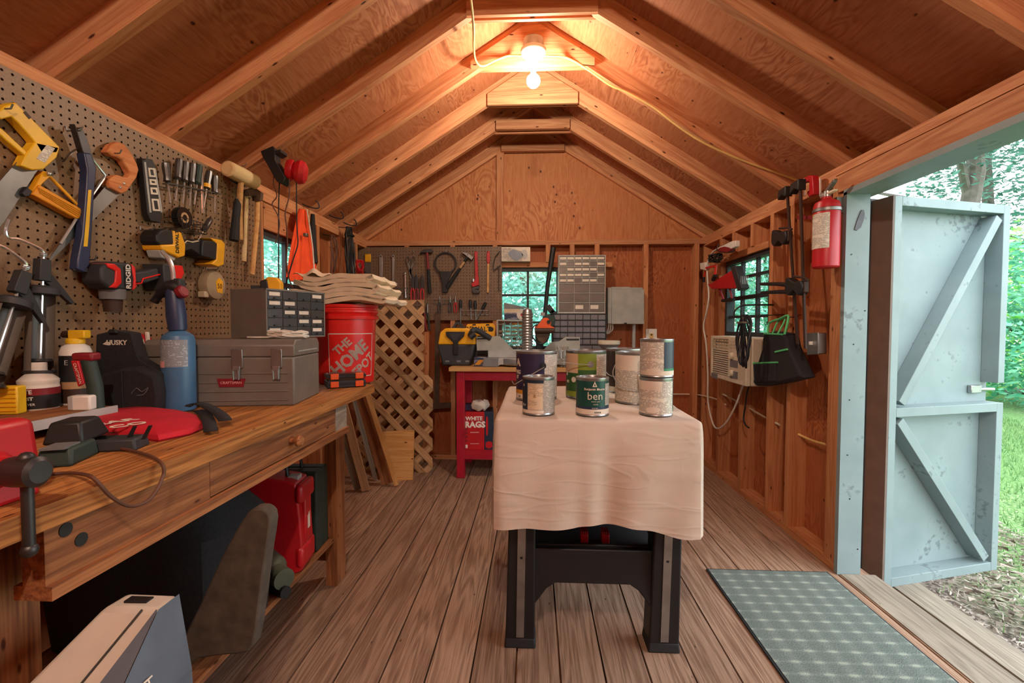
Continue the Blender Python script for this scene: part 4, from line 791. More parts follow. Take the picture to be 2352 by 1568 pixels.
# leaning board
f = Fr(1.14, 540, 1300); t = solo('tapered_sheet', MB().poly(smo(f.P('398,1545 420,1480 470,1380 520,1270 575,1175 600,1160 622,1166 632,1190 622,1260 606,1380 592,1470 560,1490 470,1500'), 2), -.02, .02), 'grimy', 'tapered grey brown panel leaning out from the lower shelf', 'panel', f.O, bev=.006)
for a_ in ((560, 'grimy'),): pass
t = thing('rubber_boots', 'olive rubber boot lying sideways on the lower shelf edge', 'boot', (-.865, 1.53, SZ+.055)); part('boot', MB().tube([(.02, -.02, 0), (-.05, .03, 0), (-.16, .10, .02), (-.28, .16, .04)], [.035, .052, .05, .05], 14, smooth=4), 'boot', t); part('sole', MB().tube([(.03, -.03, -.04), (-.05, .02, -.046), (-.12, .06, -.04)], [.02, .022, .02], 10), 'black_soft', t)
t = thing('rubber_boots', 'second olive boot toe peeking behind the leaning panel', 'boot', (-.87, 1.36, SZ+.05)); part('boot', MB().tube([(.02, -.03, 0), (-.05, .02, 0), (-.2, .06, .01)], [.03, .046, .046], 14, smooth=4), 'boot', t)
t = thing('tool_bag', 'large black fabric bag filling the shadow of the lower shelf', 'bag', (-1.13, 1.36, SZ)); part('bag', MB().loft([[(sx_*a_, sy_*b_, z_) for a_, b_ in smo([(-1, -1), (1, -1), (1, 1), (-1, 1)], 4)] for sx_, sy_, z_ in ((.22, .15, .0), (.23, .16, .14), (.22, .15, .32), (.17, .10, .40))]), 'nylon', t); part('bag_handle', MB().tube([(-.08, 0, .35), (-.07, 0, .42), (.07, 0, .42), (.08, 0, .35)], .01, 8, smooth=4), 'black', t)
# silver and blue covered machine in front
t = thing('covered_machine', 'silver and blue plastic covered machine on the floor beside the bench leg', 'machine cover', (-.676, .735, 0))
lo_ = [(-.14, -.17, 0), (.085, -.17, 0), (.085, .05, 0), (-.14, .05, 0)]
md = [(-.13, -.16, .525), (.07, -.16, .525), (.07, .04, .525), (-.13, .04, .525)]; tp = [(-.050, .0, .655), (.05, -.005, .657), (.05, .04, .657), (-.045, .045, .655)]
part('silver_cover', MB().loft([lo_, md, tp]), 'silver_cover', t, bev=.008)
V_ = Vector; L0, L1, L2 = [[V_(a_) for a_ in q_] for q_ in (lo_, md, tp)]
def off_(q_, d_): return [V_(a_)+V_(d_) for a_ in q_]
fr_ = lambda A_, u_: A_[0].lerp(A_[1], u_)
quadF = [fr_(L0, .62), L0[1], L1[1], fr_(L1, .64)]; quadF2 = [fr_(L1, .64), L1[1], L2[1], fr_(L2, .97)]
quadR = [L0[1], L0[2], L1[2], L1[1]]; quadR2 = [L1[1], L1[2], L2[2], L2[1]]
mb = MB()
for q_, d_ in ((quadF, (.002, -.003, .002)), (quadF2, (.002, -.003, .002)), (quadR, (.003, -.002, .002)), (quadR2, (.003, -.002, .002))): mb.add(off_(q_, d_), [(0, 1, 2, 3)])
part('blue_panel', mb, 'blue_cover', t, label='blue grey side panel')
part('seam', MB().tube([L0[0].lerp(L0[1], .45)+V_((0, -.003, 0)), L1[0].lerp(L1[1], .48)+V_((0, -.004, 0)), L2[0].lerp(L2[1], .75)+V_((0, -.004, .002))], .0016, 5), 'ink', t)
part('handle_slot', MB().box(-.025, .015, .012, .028, .654, .659), 'black', t)
text('MTT', .028, 'paper', t, 0, 0, M=Matrix.Translation((.073, -.07, .565)) @ Matrix.Rotation(-.3, 4, 'Y') @ Matrix.Rotation(math.pi/2, 4, 'Z'))
# ================================================================ HANGING BEYOND THE PEGBOARD
# --- red retractable reel on a black bracket under a rafter
c = onY(640, 385, 2.20); t = thing('work_light_reel', 'red cord reel on a black bracket hanging under the left rafters', 'cord reel', c)
f = Fr(2.20, 640, 385)
part('bracket', MB().poly(f.P('606,352 634,340 640,350 640,372 664,412 656,428 642,420 622,384 612,366'), -.03, .02), 'black', t, bev=.004); part('clamp_arm', MB().poly(f.P('638,352 652,348 652,354 640,360'), -.03, .03), 'black', t)
a = f.p(662, 388); b = f.p(700, 394); d = Vector((b[0]-a[0], .03, b[1]-a[1])); R = Matrix.Translation((a[0]-.01, 0, a[1])) @ Vector((0, 0, 1)).rotation_difference(d).to_matrix().to_4x4(); L = d.length
part('drum', MB().lathe([(.001, 0), (.042, 0), (.05, .012), (.05, L*.32), (.038, L*.4)], n=24, M=R), 'red', t); part('lamp_cap', MB().lathe([(.038, L*.4), (.052, L*.52), (.058, L*.7), (.05, L*.95), (.03, L*1.08), (.001, L*1.1)], n=24, M=R), 'red', t)
def strand(px, d, m='cord_brown', r=.003, name='hanging_cord', lb='', cat='cord', X=None, grp=None):
    mb = MB(); mb.tube([onY(*q[:2], q[2] if len(q) > 2 else d) for q in px], r, 6, smooth=5); return solo(name, mb, m, lb, cat, group=grp)
strand(pts('632,388 628,420 636,450 625,468 636,490 642,510 640,530 632,560'), 2.2, 'cord_brown', .0028, lb='crinkled brown cord dangling from the red reel, leftmost strand')
strand(pts('643,396 641,440 640,480 640,600 640,640'), 2.22, 'black', .003, lb='straight black cord dropping from the red reel past the window')
strand(pts('660,372 664,400 664,450 655,488 658,520 660,560 658,600 664,640 672,660'), 2.19, 'cord_brown', .003, lb='brown cord looping down in front of the orange vest')
strand(pts('681,372 681,430 682,520 684,560 672,600 656,655'), 2.21, 'black', .003, lb='black cord hanging from the reel cap across the orange vest')
def drape(name, px, py, X, H, w0, w1, d0, d1, m, lb, cat, folds=7, amp=.012, seed=0, rz=LW):
    p_ = onX(px, py, X); mb = MB(); n = 56; rings = []
    for k in range(15):
        s_ = k/14; ww = w0+(w1-w0)*s_**.8; dd = d0+(d1-d0)*s_
        rings.append([(ww*math.cos(a_)+amp*s_*math.sin(folds*a_+seed+2*s_)*math.cos(a_), dd*math.sin(a_)*(1+.5*s_*math.sin(folds*a_+seed)), -H*s_+.012*s_*math.sin(3*a_+seed)) for a_ in [2*math.pi*i/n for i in range(n)]])
    mb.loft(rings[::-1]); return thing(name, lb, cat, p_, rz), mb
t, mb = drape('safety_vest', 695, 482, XL+.05, .42, .03, .17, .02, .035, 'orange_fab', 'bright orange safety vest hanging from a hook below the top plate', 'vest')
part('cloth', mb, 'orange_fab', t); part('drawstring', MB().tube([(-.01, -.03, 0), (-.015, -.045, -.08), (.01, -.05, -.2), (.02, -.055, -.34)], .004, 6, smooth=4), 'cord_white', t); part('clip', MB().box(-.08, -.05, -.06, -.04, -.17, -.15), 'steel_dull', t, bev=.003)
t, mb = drape('tool_belt', 718, 492, XL+.06, .30, .012, .035, .012, .02, 'black_soft', 'narrow black belt hanging beside the orange vest', 'belt', 3, .004); part('belt', mb, 'black_soft', t)
def wall_hook(px, py, lb):
    p_ = onX(px, py, XL); t = thing('wire_hook', lb, 'hook', p_, LW, 'black hooks on the left plate'); part('hook', MB().tube([(-.03, 0, .02), (-.02, -.02, .008), (.0, -.06, 0), (.03, -.075, .01), (.035, -.07, .04), (.02, -.06, .05)], .004, 7, smooth=4), 'black', t)
wall_hook(700, 478, 'black wire hook carrying the orange vest'); wall_hook(760, 502, 'empty black wire hook between the vest and the cord bundle'); wall_hook(792, 518, 'black wire hook carrying the black cord bundle')
def bundle(name, px, py, X, H, W, n, r, m, lb, cat='cord', rz=LW, wrapm=None, dd=.03):
    p_ = onX(px, py, X); t = thing(name, lb, cat, p_, rz); mb = MB(); P_ = []
    for k in range(n):
        e = random.uniform(.86, 1.05); o_ = (k-(n-1)/2)*W/n
        for i in range(8):
            a_ = 2*math.pi*i/8; P_.append((o_*.6+W*.5*math.sin(a_)*e*random.uniform(.8, 1.1), -dd+dd*.7*math.cos(a_*2+k)*.6, -H/2*e+H/2*e*math.cos(a_)))
    mb.tube(P_, r, 6, smooth=4); part('loops', mb, m, t)
    part('nail', MB().tube([(0, -dd, -.004), (0, abs(X-(XL if X < 0 else XR))+.02, .004)], .003, 6), 'dark_steel', t)
    if wrapm: part('tie', MB().tube([(W*.4*math.cos(a_), -dd+dd*math.sin(a_), -H*.14) for a_ in [i*math.pi/6 for i in range(12)]], r*1.1, 6, closed=True), wrapm, t)
    return t
bundle('cord_bundle', 793, 522, XL+.05, .42, .10, 7, .0055, 'black', 'thick bundle of black extension cord hanging in the left back corner', wrapm='black')
bundle('cord_bundle', 755, 540, XL+.02, .28, .07, 2, .005, 'cord_brown', 'loop of brown cord hanging flat against the left stud')
bundle('rope_coil', 818, 598, XL+.04, .10, .12, 4, .006, 'red', 'red rope coil peeking over the folded canvas', 'rope')
# ================================================================ LATTICE AND BOARDS
def clip(P, x0, x1, z0, z1):
    for ax, v, s_ in ((0, x0, 1), (0, x1, -1), (1, z0, 1), (1, z1, -1)):
        o = []
        for i in range(len(P)):
            a, b = P[i], P[(i+1) % len(P)]; da, db = (a[ax]-v)*s_, (b[ax]-v)*s_
            if da >= 0: o.append(a)
            if da*db < 0: t_ = da/(da-db); o.append((a[0]+(b[0]-a[0])*t_, a[1]+(b[1]-a[1])*t_))
        P = o
        if len(P) < 3: return []
    return P
def lattice(Y, pxl, pxr, pyt, lb, zb=.0, lean=-.05, ph=0., green=False):
    x0, x1 = onY(pxl, 800, Y).x, onY(pxr, 800, Y).x; z1 = onY(pxr, pyt, Y).z; W, H = x1-x0, z1-zb
    t = thing('lattice_panel', lb, 'lattice', (x0, Y, zb), rot=(lean, 0, 0)); pit, w_ = .150, .048; k = 0
    for s_, y0 in ((-1, -.007), (1, 0)):
        for i in range(-14, 26):
            c = i*pit+ph; hw = w_/math.sqrt(2)
            P_ = [(-.5, c-hw-s_*.5), (-.5, c+hw-s_*.5), (W+.5, c+hw+s_*(W+.5)), (W+.5, c-hw+s_*(W+.5))]
            P_ = clip(P_, 0, W, 0, H)
            if P_ and max(a[0] for a in P_)-min(a[0] for a in P_) > .03:
                cx_ = sum(a[0] for a in P_)/len(P_); cz_ = sum(a[1] for a in P_)/len(P_); q = MB().poly([(a-cx_, b-cz_) for a, b in P_], y0, y0+.006)
                o = part('slat', q, 'lattice', t, sm=False); Rm = Matrix.Rotation(-s_*math.pi/4, 4, 'Y')
                for v_ in o.data.vertices: v_.co = Rm.inverted() @ v_.co
                o.matrix_local = Matrix.Translation((cx_, 0, cz_)) @ Rm
lattice(3.62, 826, 971, 687, 'tall diagonal wooden lattice panel leaning behind the orange bucket', ph=.02)
lattice(3.50, 816, 992, 862, 'shorter diagonal lattice panel standing in front of the tall one', ph=.07)
def lean(name, a, b, w_, h_, m, lb, cat='board'):
    a, b = Vector(a), Vector(b); o = beam(name, a, b, w_, h_, m, None, up=(1, .3, .2)); tag(o, lb, cat); return o
def floor_lean(px0, py0, px1, py1, dy, w_, h_, m, lb):
    a = onZ(px0, py0, .012); b = onY(px1, py1, a.y+dy); return lean('leaning_board', a, b, w_, h_, m, lb)
floor_lean(822, 1122, 776, 970, -.18, .02, .045, 'grey_board', 'short grey board leaning at the far bench leg')
floor_lean(840, 1124, 786, 920, -.2, .03, .05, 'lattice', 'pale square batten leaning beside the far bench leg')
floor_lean(862, 1100, 808, 895, -.1, .012, .03, 'grey_board', 'thin grey strip leaning between two battens')
floor_lean(890, 1110, 820, 880, -.15, .012, .075, 'bench_dark', 'wide dark board leaning behind the long batten')
floor_lean(911, 1113, 838, 885, -.15, .022, .03, 'pine', 'long clean pine batten leaning from floor towards the bucket')
f = Fr(3.34, 912, 1045); o = solo('pine_square', MB().poly(f.P('876,992 950,988 950,1100 875,1102'), -.010, .010), 'pine', 'square knotty pine board propped against the lattice', 'board', f.O, rot=(-.10, 0, 0))
f = Fr(3.80, 978, 900); beam_o = beam('plank', f.at(978, 1075), f.at(978, 762), .055, .02, 'stud', None, up=(0, 1, 0)); tag(beam_o, 'short reddish plank standing behind the lattice edge', 'board')
# ================================================================ BACK WALL PEGBOARD TOOLS
p0, p1 = onY(822, 735, YB), onY(1153, 566, YB)
solo('pegboard', MB().box(0, p1.x-p0.x, 0, .006, 0, p1.z-p0.z), 'pegboard_dark', 'smaller brown pegboard on the back wall left of the window', 'pegboard', (p0.x, YB-.008, p0.z))
BT = 'tools on the back pegboard'
def bt(px, py, name, lb, cat, d=0., hk=True):
    f = Fr('B', px, py, d); t = f.thing(name, lb, cat, BT)
    if hk: hook(t, 0, 0, d, .03+d)
    return f, t
f, t = bt(847, 584, 'paint_scraper', 'yellow handled scraper hanging first in the row on the back board', 'scraper')
part('handle', MB().poly(f.P('840,584 853,584 853,602 840,602'), -.02, -.006), 'yellow_dw', t, bev=.003); part('blade', MB().poly(f.P('839,602 853,602 852,650 840,650'), -.014, -.011), 'steel_dull', t)
for px, lb, L in ((876, 'wide steel combination wrench, left of the slimmer one', 665), (904, 'slim steel combination wrench beside the wide one', 660)):
    w_ = 4.0 if px == 876 else 2.6; f, t = bt(px, 588, 'wrench', lb, 'wrench')
    part('shank', MB().poly(f.P(f'{px-w_},592 {px+w_},592 {px+w_*.8},{L-10} {px-w_*.8},{L-10}'), -.016, -.010), 'steel', t, bev=.001); part('ring_end', MB().lathe([(.007, -.005), (.014, -.005), (.014, .005), (.007, .005), (.007, -.005)], n=16, M=Matrix.Translation((0, -.013, -.004)) @ Matrix.Rotation(math.pi/2, 4, 'X')), 'steel', t)
    part('open_end', MB().poly([(f.p(px, 0)[0]+a, f.p(px, L-8)[1]+b) for a, b in ((-.016, .01), (.016, .01), (.02, -.012), (.01, -.022), (.005, -.005), (-.005, -.005), (-.01, -.022), (-.02, -.012))], -.018, -.008), 'steel', t, bev=.001)
f, t = bt(950, 580, 'tin_snips', 'steel tailor scissors hanging with loops upward', 'scissors')
for cx_, tx in ((938, 955), (950, 948)):
    a = f.p(cx_, 598); part('finger_loop', MB().tube([(a[0]+.016*math.cos(q), -.014, a[1]+.030*math.sin(q)) for q in [i*math.pi/8 for i in range(16)]], .004, 6, closed=True), 'steel_dull', t)
    part('blade', MB().poly([f.p(cx_-2, 605), f.p(cx_+3, 605), f.p(946, 620), f.p(tx+1, 668), f.p(tx-2, 655), f.p(941, 622)], -.018, -.012), 'steel_dull', t)
f, t = bt(932, 628, 'ratchet', 'long steel ratchet extension hanging below the scissors', 'ratchet'); part('shaft', MB().cyl((0, -.02, 0), (*f.p(933, 684)[:1], -.02, f.p(933, 684)[1]), .007, n=10), 'chrome', t); part('head', MB().sphere((0, -.02, -.002), .012, 12), 'chrome', t)
for px, m_, lb in ((948, 'red', 'red handled pliers in the wire rack, leftmost of three'), (957, 'red_dark', 'dark red handled pliers, middle of the three in the rack'), (970, 'red', 'red handled pliers in the rack beside the red hammer')):
    f, t = bt(px, 660, 'pliers', lb, 'pliers', .02, False)
    part('jaws', MB().poly(f.P(f'{px-3},662 {px-4},640 {px},628 {px+4},640 {px+4},662'), -.012, 0), 'dark_steel', t, bev=.002)
    for s_ in (-1, 1): part('handle', MB().tube([(s_*.004, -.006, -.002), (s_*.014, -.006, -.05), (s_*.010, -.006, -.11)], .006, 8, smooth=3), m_, t)
def hammer(px, py, ang_, lb, gm, hd, L, hm='dark_steel', band=None):
    f = Fr('B', px, py, .03); t = f.thing('claw_hammer', lb, 'hammer', BT); hook(t, 0, .004, .03, .05); Rm = Matrix.Rotation(ang_, 4, 'Y')
    part('shank', MB().tube([(0, 0, .01), (0, 0, -L*.45)], [.010, .009], 10, M=Rm), hd, t); part('grip', MB().tube([(0, 0, -L*.43), (0, 0, -L*.6), (0, 0, -L)], [.012, .014, .017], 10, M=Rm), gm, t)
    part('claw_head', MB().poly([(-.062, -.012), (-.05, .008), (-.02, .020), (.02, .020), (.045, .018), (.045, -.012), (.02, -.010), (-.015, -.008), (-.035, -.006)], -.012, .012, M=Rm), hm, t, bev=.003)
    if band: part('sticker', MB().lathe([(.0105, -L*.18), (.0105, -L*.38)], n=10, M=Rm), band, t)
hammer(981, 578, -.06, 'claw hammer with a red shaft and black grip on the back board', 'black_soft', 'red_dark', .34)
hammer(1075, 588, .60, 'claw hammer tilted diagonally beside the black ring wrench', 'black_soft', 'black_soft', .31, 'steel_dull', 'tan')
f, t = bt(1024, 578, 'ring_wrench', 'black ring shaped filter wrench hanging on the back board', 'wrench')
a = f.p(1024, 605); part('ring', MB().lathe([(.082, -.008), (.094, -.008), (.094, .008), (.082, .008), (.082, -.008)], n=32, M=Matrix.Translation((a[0], -.016, a[1])) @ Matrix.Rotation(math.pi/2, 4, 'X')), 'black', t); part('handle', MB().poly(f.P('1009,624 1040,624 1031,645 1029,672 1017,672 1016,648'), -.028, -.006), 'black', t, bev=.004)
f, t = bt(1095, 580, 'pipe_wrench', 'bright red pipe wrench hanging handle up on the back board', 'wrench')
part('handle', MB().poly(f.P('1091,578 1097,578 1099,630 1102,655 1086,660 1083,652 1092,644'), -.03, -.010), 'red', t, bev=.003); part('jaw', MB().poly(f.P('1086,660 1103,656 1101,664 1092,664 1104,668 1100,674 1088,674 1084,666'), -.028, -.012), 'dark_steel', t, bev=.002); part('nut', MB().cyl((f.p(1088, 645)[0], -.02, f.p(1088, 647)[1]), (f.p(1088, 645)[0], -.02, f.p(1088, 641)[1]), .012, n=12), 'steel', t)
f, t = bt(1122, 580, 'wire_brush', 'wooden stick with a red handle end hanging beside the pipe wrench', 'brush'); part('handle', MB().poly(f.P('1119,578 1125,577 1126,596 1124,606 1120,606 1118,596'), -.02, -.006), 'red', t, bev=.003); part('shaft', MB().poly(f.P('1120,606 1124,606 1123,672 1119,672'), -.018, -.008), 'handle', t)
f, t = bt(1148, 578, 'coping_saw', 'thin dark coping saw at the window side of the pegboard', 'saw'); part('frame', MB().tube(f.V('1148,578,-.02 1138,590,-.02 1133,610,-.02 1134,622,-.02 1150,610,-.02'), .004, 7), 'dark_steel', t); part('blade', MB().tube(f.V('1147,580,-.02 1149,612,-.02'), .0015, 5), 'steel', t)
f, t = bt(1146, 618, 'file', 'thin black file hanging under the coping saw', 'file'); part('file', MB().tube(f.V('1146,616,-.012 1146,668,-.012'), [.004, .003], 6), 'dark_steel', t)
def rack(px0, px1, py, n, lb):
    f = Fr('B', (px0+px1)/2, py, 0); t = f.thing('tool_rack', lb, 'rack', 'wire tool racks on the back board'); a, b = f.p(px0, py)[0], f.p(px1, py)[0]
    part('rail', MB().tube([(a, -.005, 0), (a, -.045, 0), (b, -.045, 0), (b, -.005, 0)], .0028, 6), 'steel_dull', t); part('rail', MB().tube([(a, -.006, -.035), (b, -.006, -.035)], .0028, 6), 'steel_dull', t)
    for i in range(n): x_ = a+(b-a)*(i+.5)/n; part('loop', MB().tube([(x_-.012, -.045, 0), (x_-.012, -.01, -.036), (x_+.012, -.01, -.036), (x_+.012, -.045, 0)], .0022, 5), 'steel', t)
rack(911, 938, 662, 3, 'short wire rack below the scissors on the back board'); rack(999, 1042, 688, 4, 'wire rack with small pliers under the ring wrench'); rack(1061, 1124, 713, 6, 'wide wire rack of black screwdrivers near the window')
for px, py, tl, lb in ((1058, 688, 0, 'black screwdriver at the left end of the wide wire rack'), (1080, 688, -.05, 'stout black screwdriver, second in the wide wire rack'), (1091, 690, -.05, 'black screwdriver, third in the wide wire rack'), (1116, 694, .5, 'black screwdriver tilted at the window end of the rack')):
    f, t = bt(px, py, 'screwdriver', lb, 'screwdriver', .03, False); Rm = Matrix.Rotation(tl, 4, 'Y'); part('handle', MB().lathe([(.006, 0), (.013, -.006), (.014, -.04), (.010, -.068), (.008, -.07)], n=10, M=Rm), 'black', t); part('shaft', MB().cyl((0, 0, -.07), (0, 0, -.16 if px > 1060 else -.30), .004, n=8, M=Rm), 'steel_dull', t)
for px, m_, lb in ((1010, 'smoke', 'small pliers in the rack under the ring wrench'), (1034, 'dark_steel', 'long nose pliers hanging in the rack under the tilted hammer'), (1046, 'red', 'small red handled cutter beside the black screwdrivers')):
    f, t = bt(px, 694, 'pliers', lb, 'pliers', .02, False); part('jaws', MB().tube([(0, 0, .0), (0, 0, .05)], [.009, .003], 8), 'steel_dull', t)
    for s_ in (-1, 1): part('handle', MB().tube([(s_*.004, 0, 0), (s_*.012, 0, -.04), (s_*.008, 0, -.085)], .005, 7, smooth=3), m_, t)
for px, m_, lb in ((974, 'red_dark', 'long dark red bolt cutter handle hanging beside the lattice top'), (982, 'dark_green', 'long green and steel tool hanging beside the red handle')):
    f, t = bt(px, 700, 'bolt_cutter', lb, 'cutter', .03, True); part('handle', MB().tube([(0, 0, -.06), (.008, 0, -.13), (.016, 0, -.21)], .008, 8), m_, t); part('head', MB().tube([(0, 0, .01), (0, 0, -.065)], [.007, .009], 8), 'steel_dull', t)
f = Fr('B', 1006, 720, .012); t = f.thing('framing_square', 'long grey steel square hanging below the back pegboard', 'square'); part('blade', MB().poly(f.P('1000,716 1012,716 1008,936 997,936'), -.004, 0), 'rust', t); part('stock', MB().poly(f.P('984,926 1036,923 1036,936 984,940'), -.006, -.002), 'rust', t); hook(t, 0, 0, .012, .03)
# ================================================================ RED BENCH AND WHAT STANDS ON IT
fy = onZ(1058, 1098, 0).y; RBZ = .826; rx0 = onY(1048, 900, fy).x; rx1 = .80; RY1 = YB-.02
t = thing('red_bench', 'red painted workbench with a wooden top against the back wall', 'workbench', (rx0, fy, 0))
W_ = rx1-rx0; D_ = RY1-fy
for x_ in (0, W_-.06):
    for y_ in (0, D_-.06): part('leg', MB().box(x_, x_+.06, y_, y_+.06, 0, RBZ-.03), 'bench_red', t, bev=.003)
part('apron', MB().box(.06, W_-.06, .01, .035, RBZ-.10, RBZ-.03), 'bench_red', t, bev=.002); part('apron', MB().box(.01, .035, .06, D_-.06, RBZ-.10, RBZ-.03), 'bench_red', t)
o = part('top', MB().box(-.05, W_+.02, -.03, D_, RBZ-.03, RBZ), 'handle', t, bev=.002); part('shelf', MB().box(.01, W_-.01, .01, D_-.01, .17, .195), 'bench_red', t); part('rail', MB().box(.06, W_-.06, .012, .035, .14, .17), 'bench_red', t)
# rags box
f = Fr(fy+.06, 1065, 1037); bx0 = f.O.x; t = thing('rag_box', 'red carton printed White Rags on the lower shelf of the red bench', 'box', (bx0, fy+.06, .195), .10)
part('carton', MB().box(0, .155, 0, .22, 0, .285), 'red', t, bev=.002); part('side_panel', MB().box(.1552, .157, .002, .218, .002, .283), 'navy', t); part('front_side', MB().box(.155, .225, .0, .22, 0, .285), 'navy', t, bev=.002)
text('WHITE', .040, 'white', t, .078, .237, y=-.0006, bold=.0016); text('RAGS', .062, 'white', t, .085, .190, y=-.0006, bold=.0030); part('print', MB().box(.05, .115, -.001, 0, .13, .136), 'label_pink', t); part('print', MB().box(.05, .115, -.001, 0, .045, .05), 'label_pink', t)
for k in range(4): part('icon', MB().cyl((.022, 0, .16-.03*k), (.022, -.0008, .16-.03*k), .009, n=12), 'red_dark', t)
part('icon', MB().box(.008, .03, -.001, 0, .015, .04), 'white', t); part('slot', MB().poly(smo([(.168, .12), (.182, .12), (.182, .24), (.168, .24)], 3), -.001, 0), 'red', t); part('cube_icon', MB().poly([(.165, .02), (.19, .008), (.215, .02), (.215, .055), (.19, .066), (.165, .055)], -.001, 0), 'red', t)
mb = MB(); mb.loft([[(s_*(.06*math.cos(a_)+.01*math.sin(3*a_)), s_*(.05*math.sin(a_)), z_+.008*math.sin(4*a_+z_*90)) for a_ in [i*math.pi/12 for i in range(24)]] for s_, z_ in ((.7, 0), (1.0, .015), (1.1, .04), (.9, .062), (.4, .072))])
solo('rag', mb, 'rag', 'crumpled white rag lying on top of the red carton', 'rag', (bx0+.12, fy+.12, .492))
t = thing('rag_pack', 'dark small pack behind the crumpled rag', 'packet', (bx0+.03, fy+.14, .483)); part('pack', MB().box(-.03, .04, -.03, .05, 0, .05), 'purple', t, bev=.006)
# shop vacuum
VY = fy+.10; f = Fr(VY, 1047, 838); pz = f.at(1047, 838); t = thing('shop_vacuum', 'yellow and black portable wet dry vacuum on the red bench', 'vacuum', (pz.x, VY+.02, RBZ)); f.O = Vector((pz.x, VY, RBZ-.002))
g = lambda st: f.P(st)
def gs(st): return [(a, max(b, 0)) for a, b in f.P(st)]
part('tank', MB().poly(gs('1016,842 1080,842 1090,792 1004,792'), -.02, .20), 'charcoal', t, bev=.012); part('lid', MB().poly(gs('1005,792 1091,792 1089,764 1074,754 1022,754 1010,764'), -.015, .19), 'yellow_dw', t, bev=.010)
part('handle_wedge', MB().poly(gs('1024,762 1068,762 1066,772 1052,786 1052,815 1042,815 1041,786 1026,772'), -.035, -.01), 'black', t, bev=.004); part('handle_grip', MB().poly(gs('1032,766 1060,766 1050,782 1042,782'), -.038, -.034), 'charcoal', t); part('loop_handle', MB().ring(gs('1034,754 1044,739 1052,739 1064,755'), gs('1042,752 1046,745 1050,745 1056,752'), .04, .09), 'charcoal', t)
for px in (1026, 1052, 1072): part('latch_mark', MB().poly(gs(f'{px-3},832 {px+6},832 {px+6},828 {px-3},828'), -.022, -.02), 'grey_plastic', t)
mb = MB(); hp = [f.p(1080, 772), f.p(1088, 758), f.p(1100, 762), f.p(1112, 770), f.p(1124, 778)]; mb.tube([(a, -.03+.02*i, b) for i, (a, b) in enumerate(hp)], .022, 12, smooth=4); part('hose', mb, 'charcoal', t); part('hose_cuff', MB().tube([(*f.p(1080, 775)[:1], -.05, f.p(1080, 775)[1]), (*f.p(1090, 766)[:1], -.04, f.p(1090, 766)[1])], .026, 14), 'black', t)
f = Fr(fy+.30, 1104, 790); t = thing('blade_pack', 'yellow carded saw blade pack standing behind the vacuum', 'packet', f.O); part('card', MB().poly(f.P('1070,750 1074,744 1132,742 1137,748 1134,842 1072,842'), 0, .006), 'yellow_dw', t, bev=.001); text('DEWALT', .055, 'ink', t, *f.p(1097, 756), y=-.001, bold=.001, sx=.95)
part('badge', MB().cyl((f.p(1128, 756)[0], 0, f.p(1128, 756)[1]), (f.p(1128, 756)[0], -.001, f.p(1128, 756)[1]), .020, n=20), 'ink', t)
for px in (1089, 1120): part('hang_slot', MB().poly(f.P(f'{px-5},748 {px+5},747 {px+3},744 {px-3},744'), -.001, 0), 'ink', t)
c_ = f.p(1104, 800); part('saw_blade', MB().poly([(c_[0]+(.10+(.006 if i % 2 else 0))*math.cos(i*math.pi/24), c_[1]+(.10+(.006 if i % 2 else 0))*math.sin(i*math.pi/24)) for i in range(48)], -.004, -.001), 'dark_steel', t)
f = Fr(fy+.05, 1104, 842); t = thing('parts_pack', 'small yellow and black hardware pack lying in front of the saw fence', 'packet', (f.O.x, f.O.y, RBZ)); part('pack', MB().box(-.05, .05, 0, .03, 0, .07), 'print_navy', t, bev=.002); part('stripe', MB().poly([(-.048, .012), (-.01, .012), (.03, .05), (-.01, .05)], -.001, 0), 'label_gold', t)
# clear organiser with hardware, sandpaper box, tray
OY = fy+.33; f = Fr(OY, 1142, 806); t = thing('hardware_organizer', 'clear plastic organiser full of small hardware standing in the window', 'organizer', (f.O.x, OY, RBZ)); f.O = Vector((f.O.x, OY, RBZ)); a, b = 0, f.p(1205, 800)[0]; H_ = f.p(1142, 735)[1]
part('case', MB().box(a, b, 0, .004, 0, H_).box(a, b, .056, .06, 0, H_), 'clear_plastic', t); part('rim', MB().ring([(a-.004, 0), (b+.004, 0), (b+.004, H_+.004), (a-.004, H_+.004)], [(a+.006, .008), (b-.006, .008), (b-.006, H_-.006), (a+.006, H_-.006)], -.004, .064), 'grey_light', t)
for i in range(1, 4): part('divider', MB().box(a+(b-a)*i/4-.0015, a+(b-a)*i/4+.0015, .004, .056, 0, H_), 'grey_light', t)
random.seed(5)
for i in range(4):
    for j in range(11):
        z_ = .012+j*(H_-.02)/11; m_ = random.choice(['beige', 'steel_dull', 'brass', 'charcoal', 'grey_light', 'tan']); w_ = random.uniform(.5, .9)*(b-a)/4; x_ = a+(b-a)*(i+.5)/4
        if random.random() < .8: part('hardware', MB().box(x_-w_/2, x_+w_/2, .01, .045, z_, z_+random.uniform(.007, .016)), m_, t, bev=.002)
topz = RBZ+H_+.004
t = thing('sandpaper_box', 'dark blue and white sanding sheet carton on top of the organiser', 'box', (f.O.x, OY, topz)); x0_, x1_ = f.p(1158, 720)[0], f.p(1196, 720)[0]; part('carton', MB().box(x0_, x1_, 0, .06, 0, .085), 'print_navy', t, bev=.002); part('top_band', MB().box(x0_-.0005, x1_+.0005, -.001, .06, .055, .0855), 'beige', t); part('disc', MB().cyl((x1_+.01, -.004, .04), (x1_+.01, .0, .04), .042, n=24), 'rag', t); part('disc_hub', MB().cyl((x1_+.01, -.005, .04), (x1_+.01, -.004, .04), .012, n=16), 'red', t)
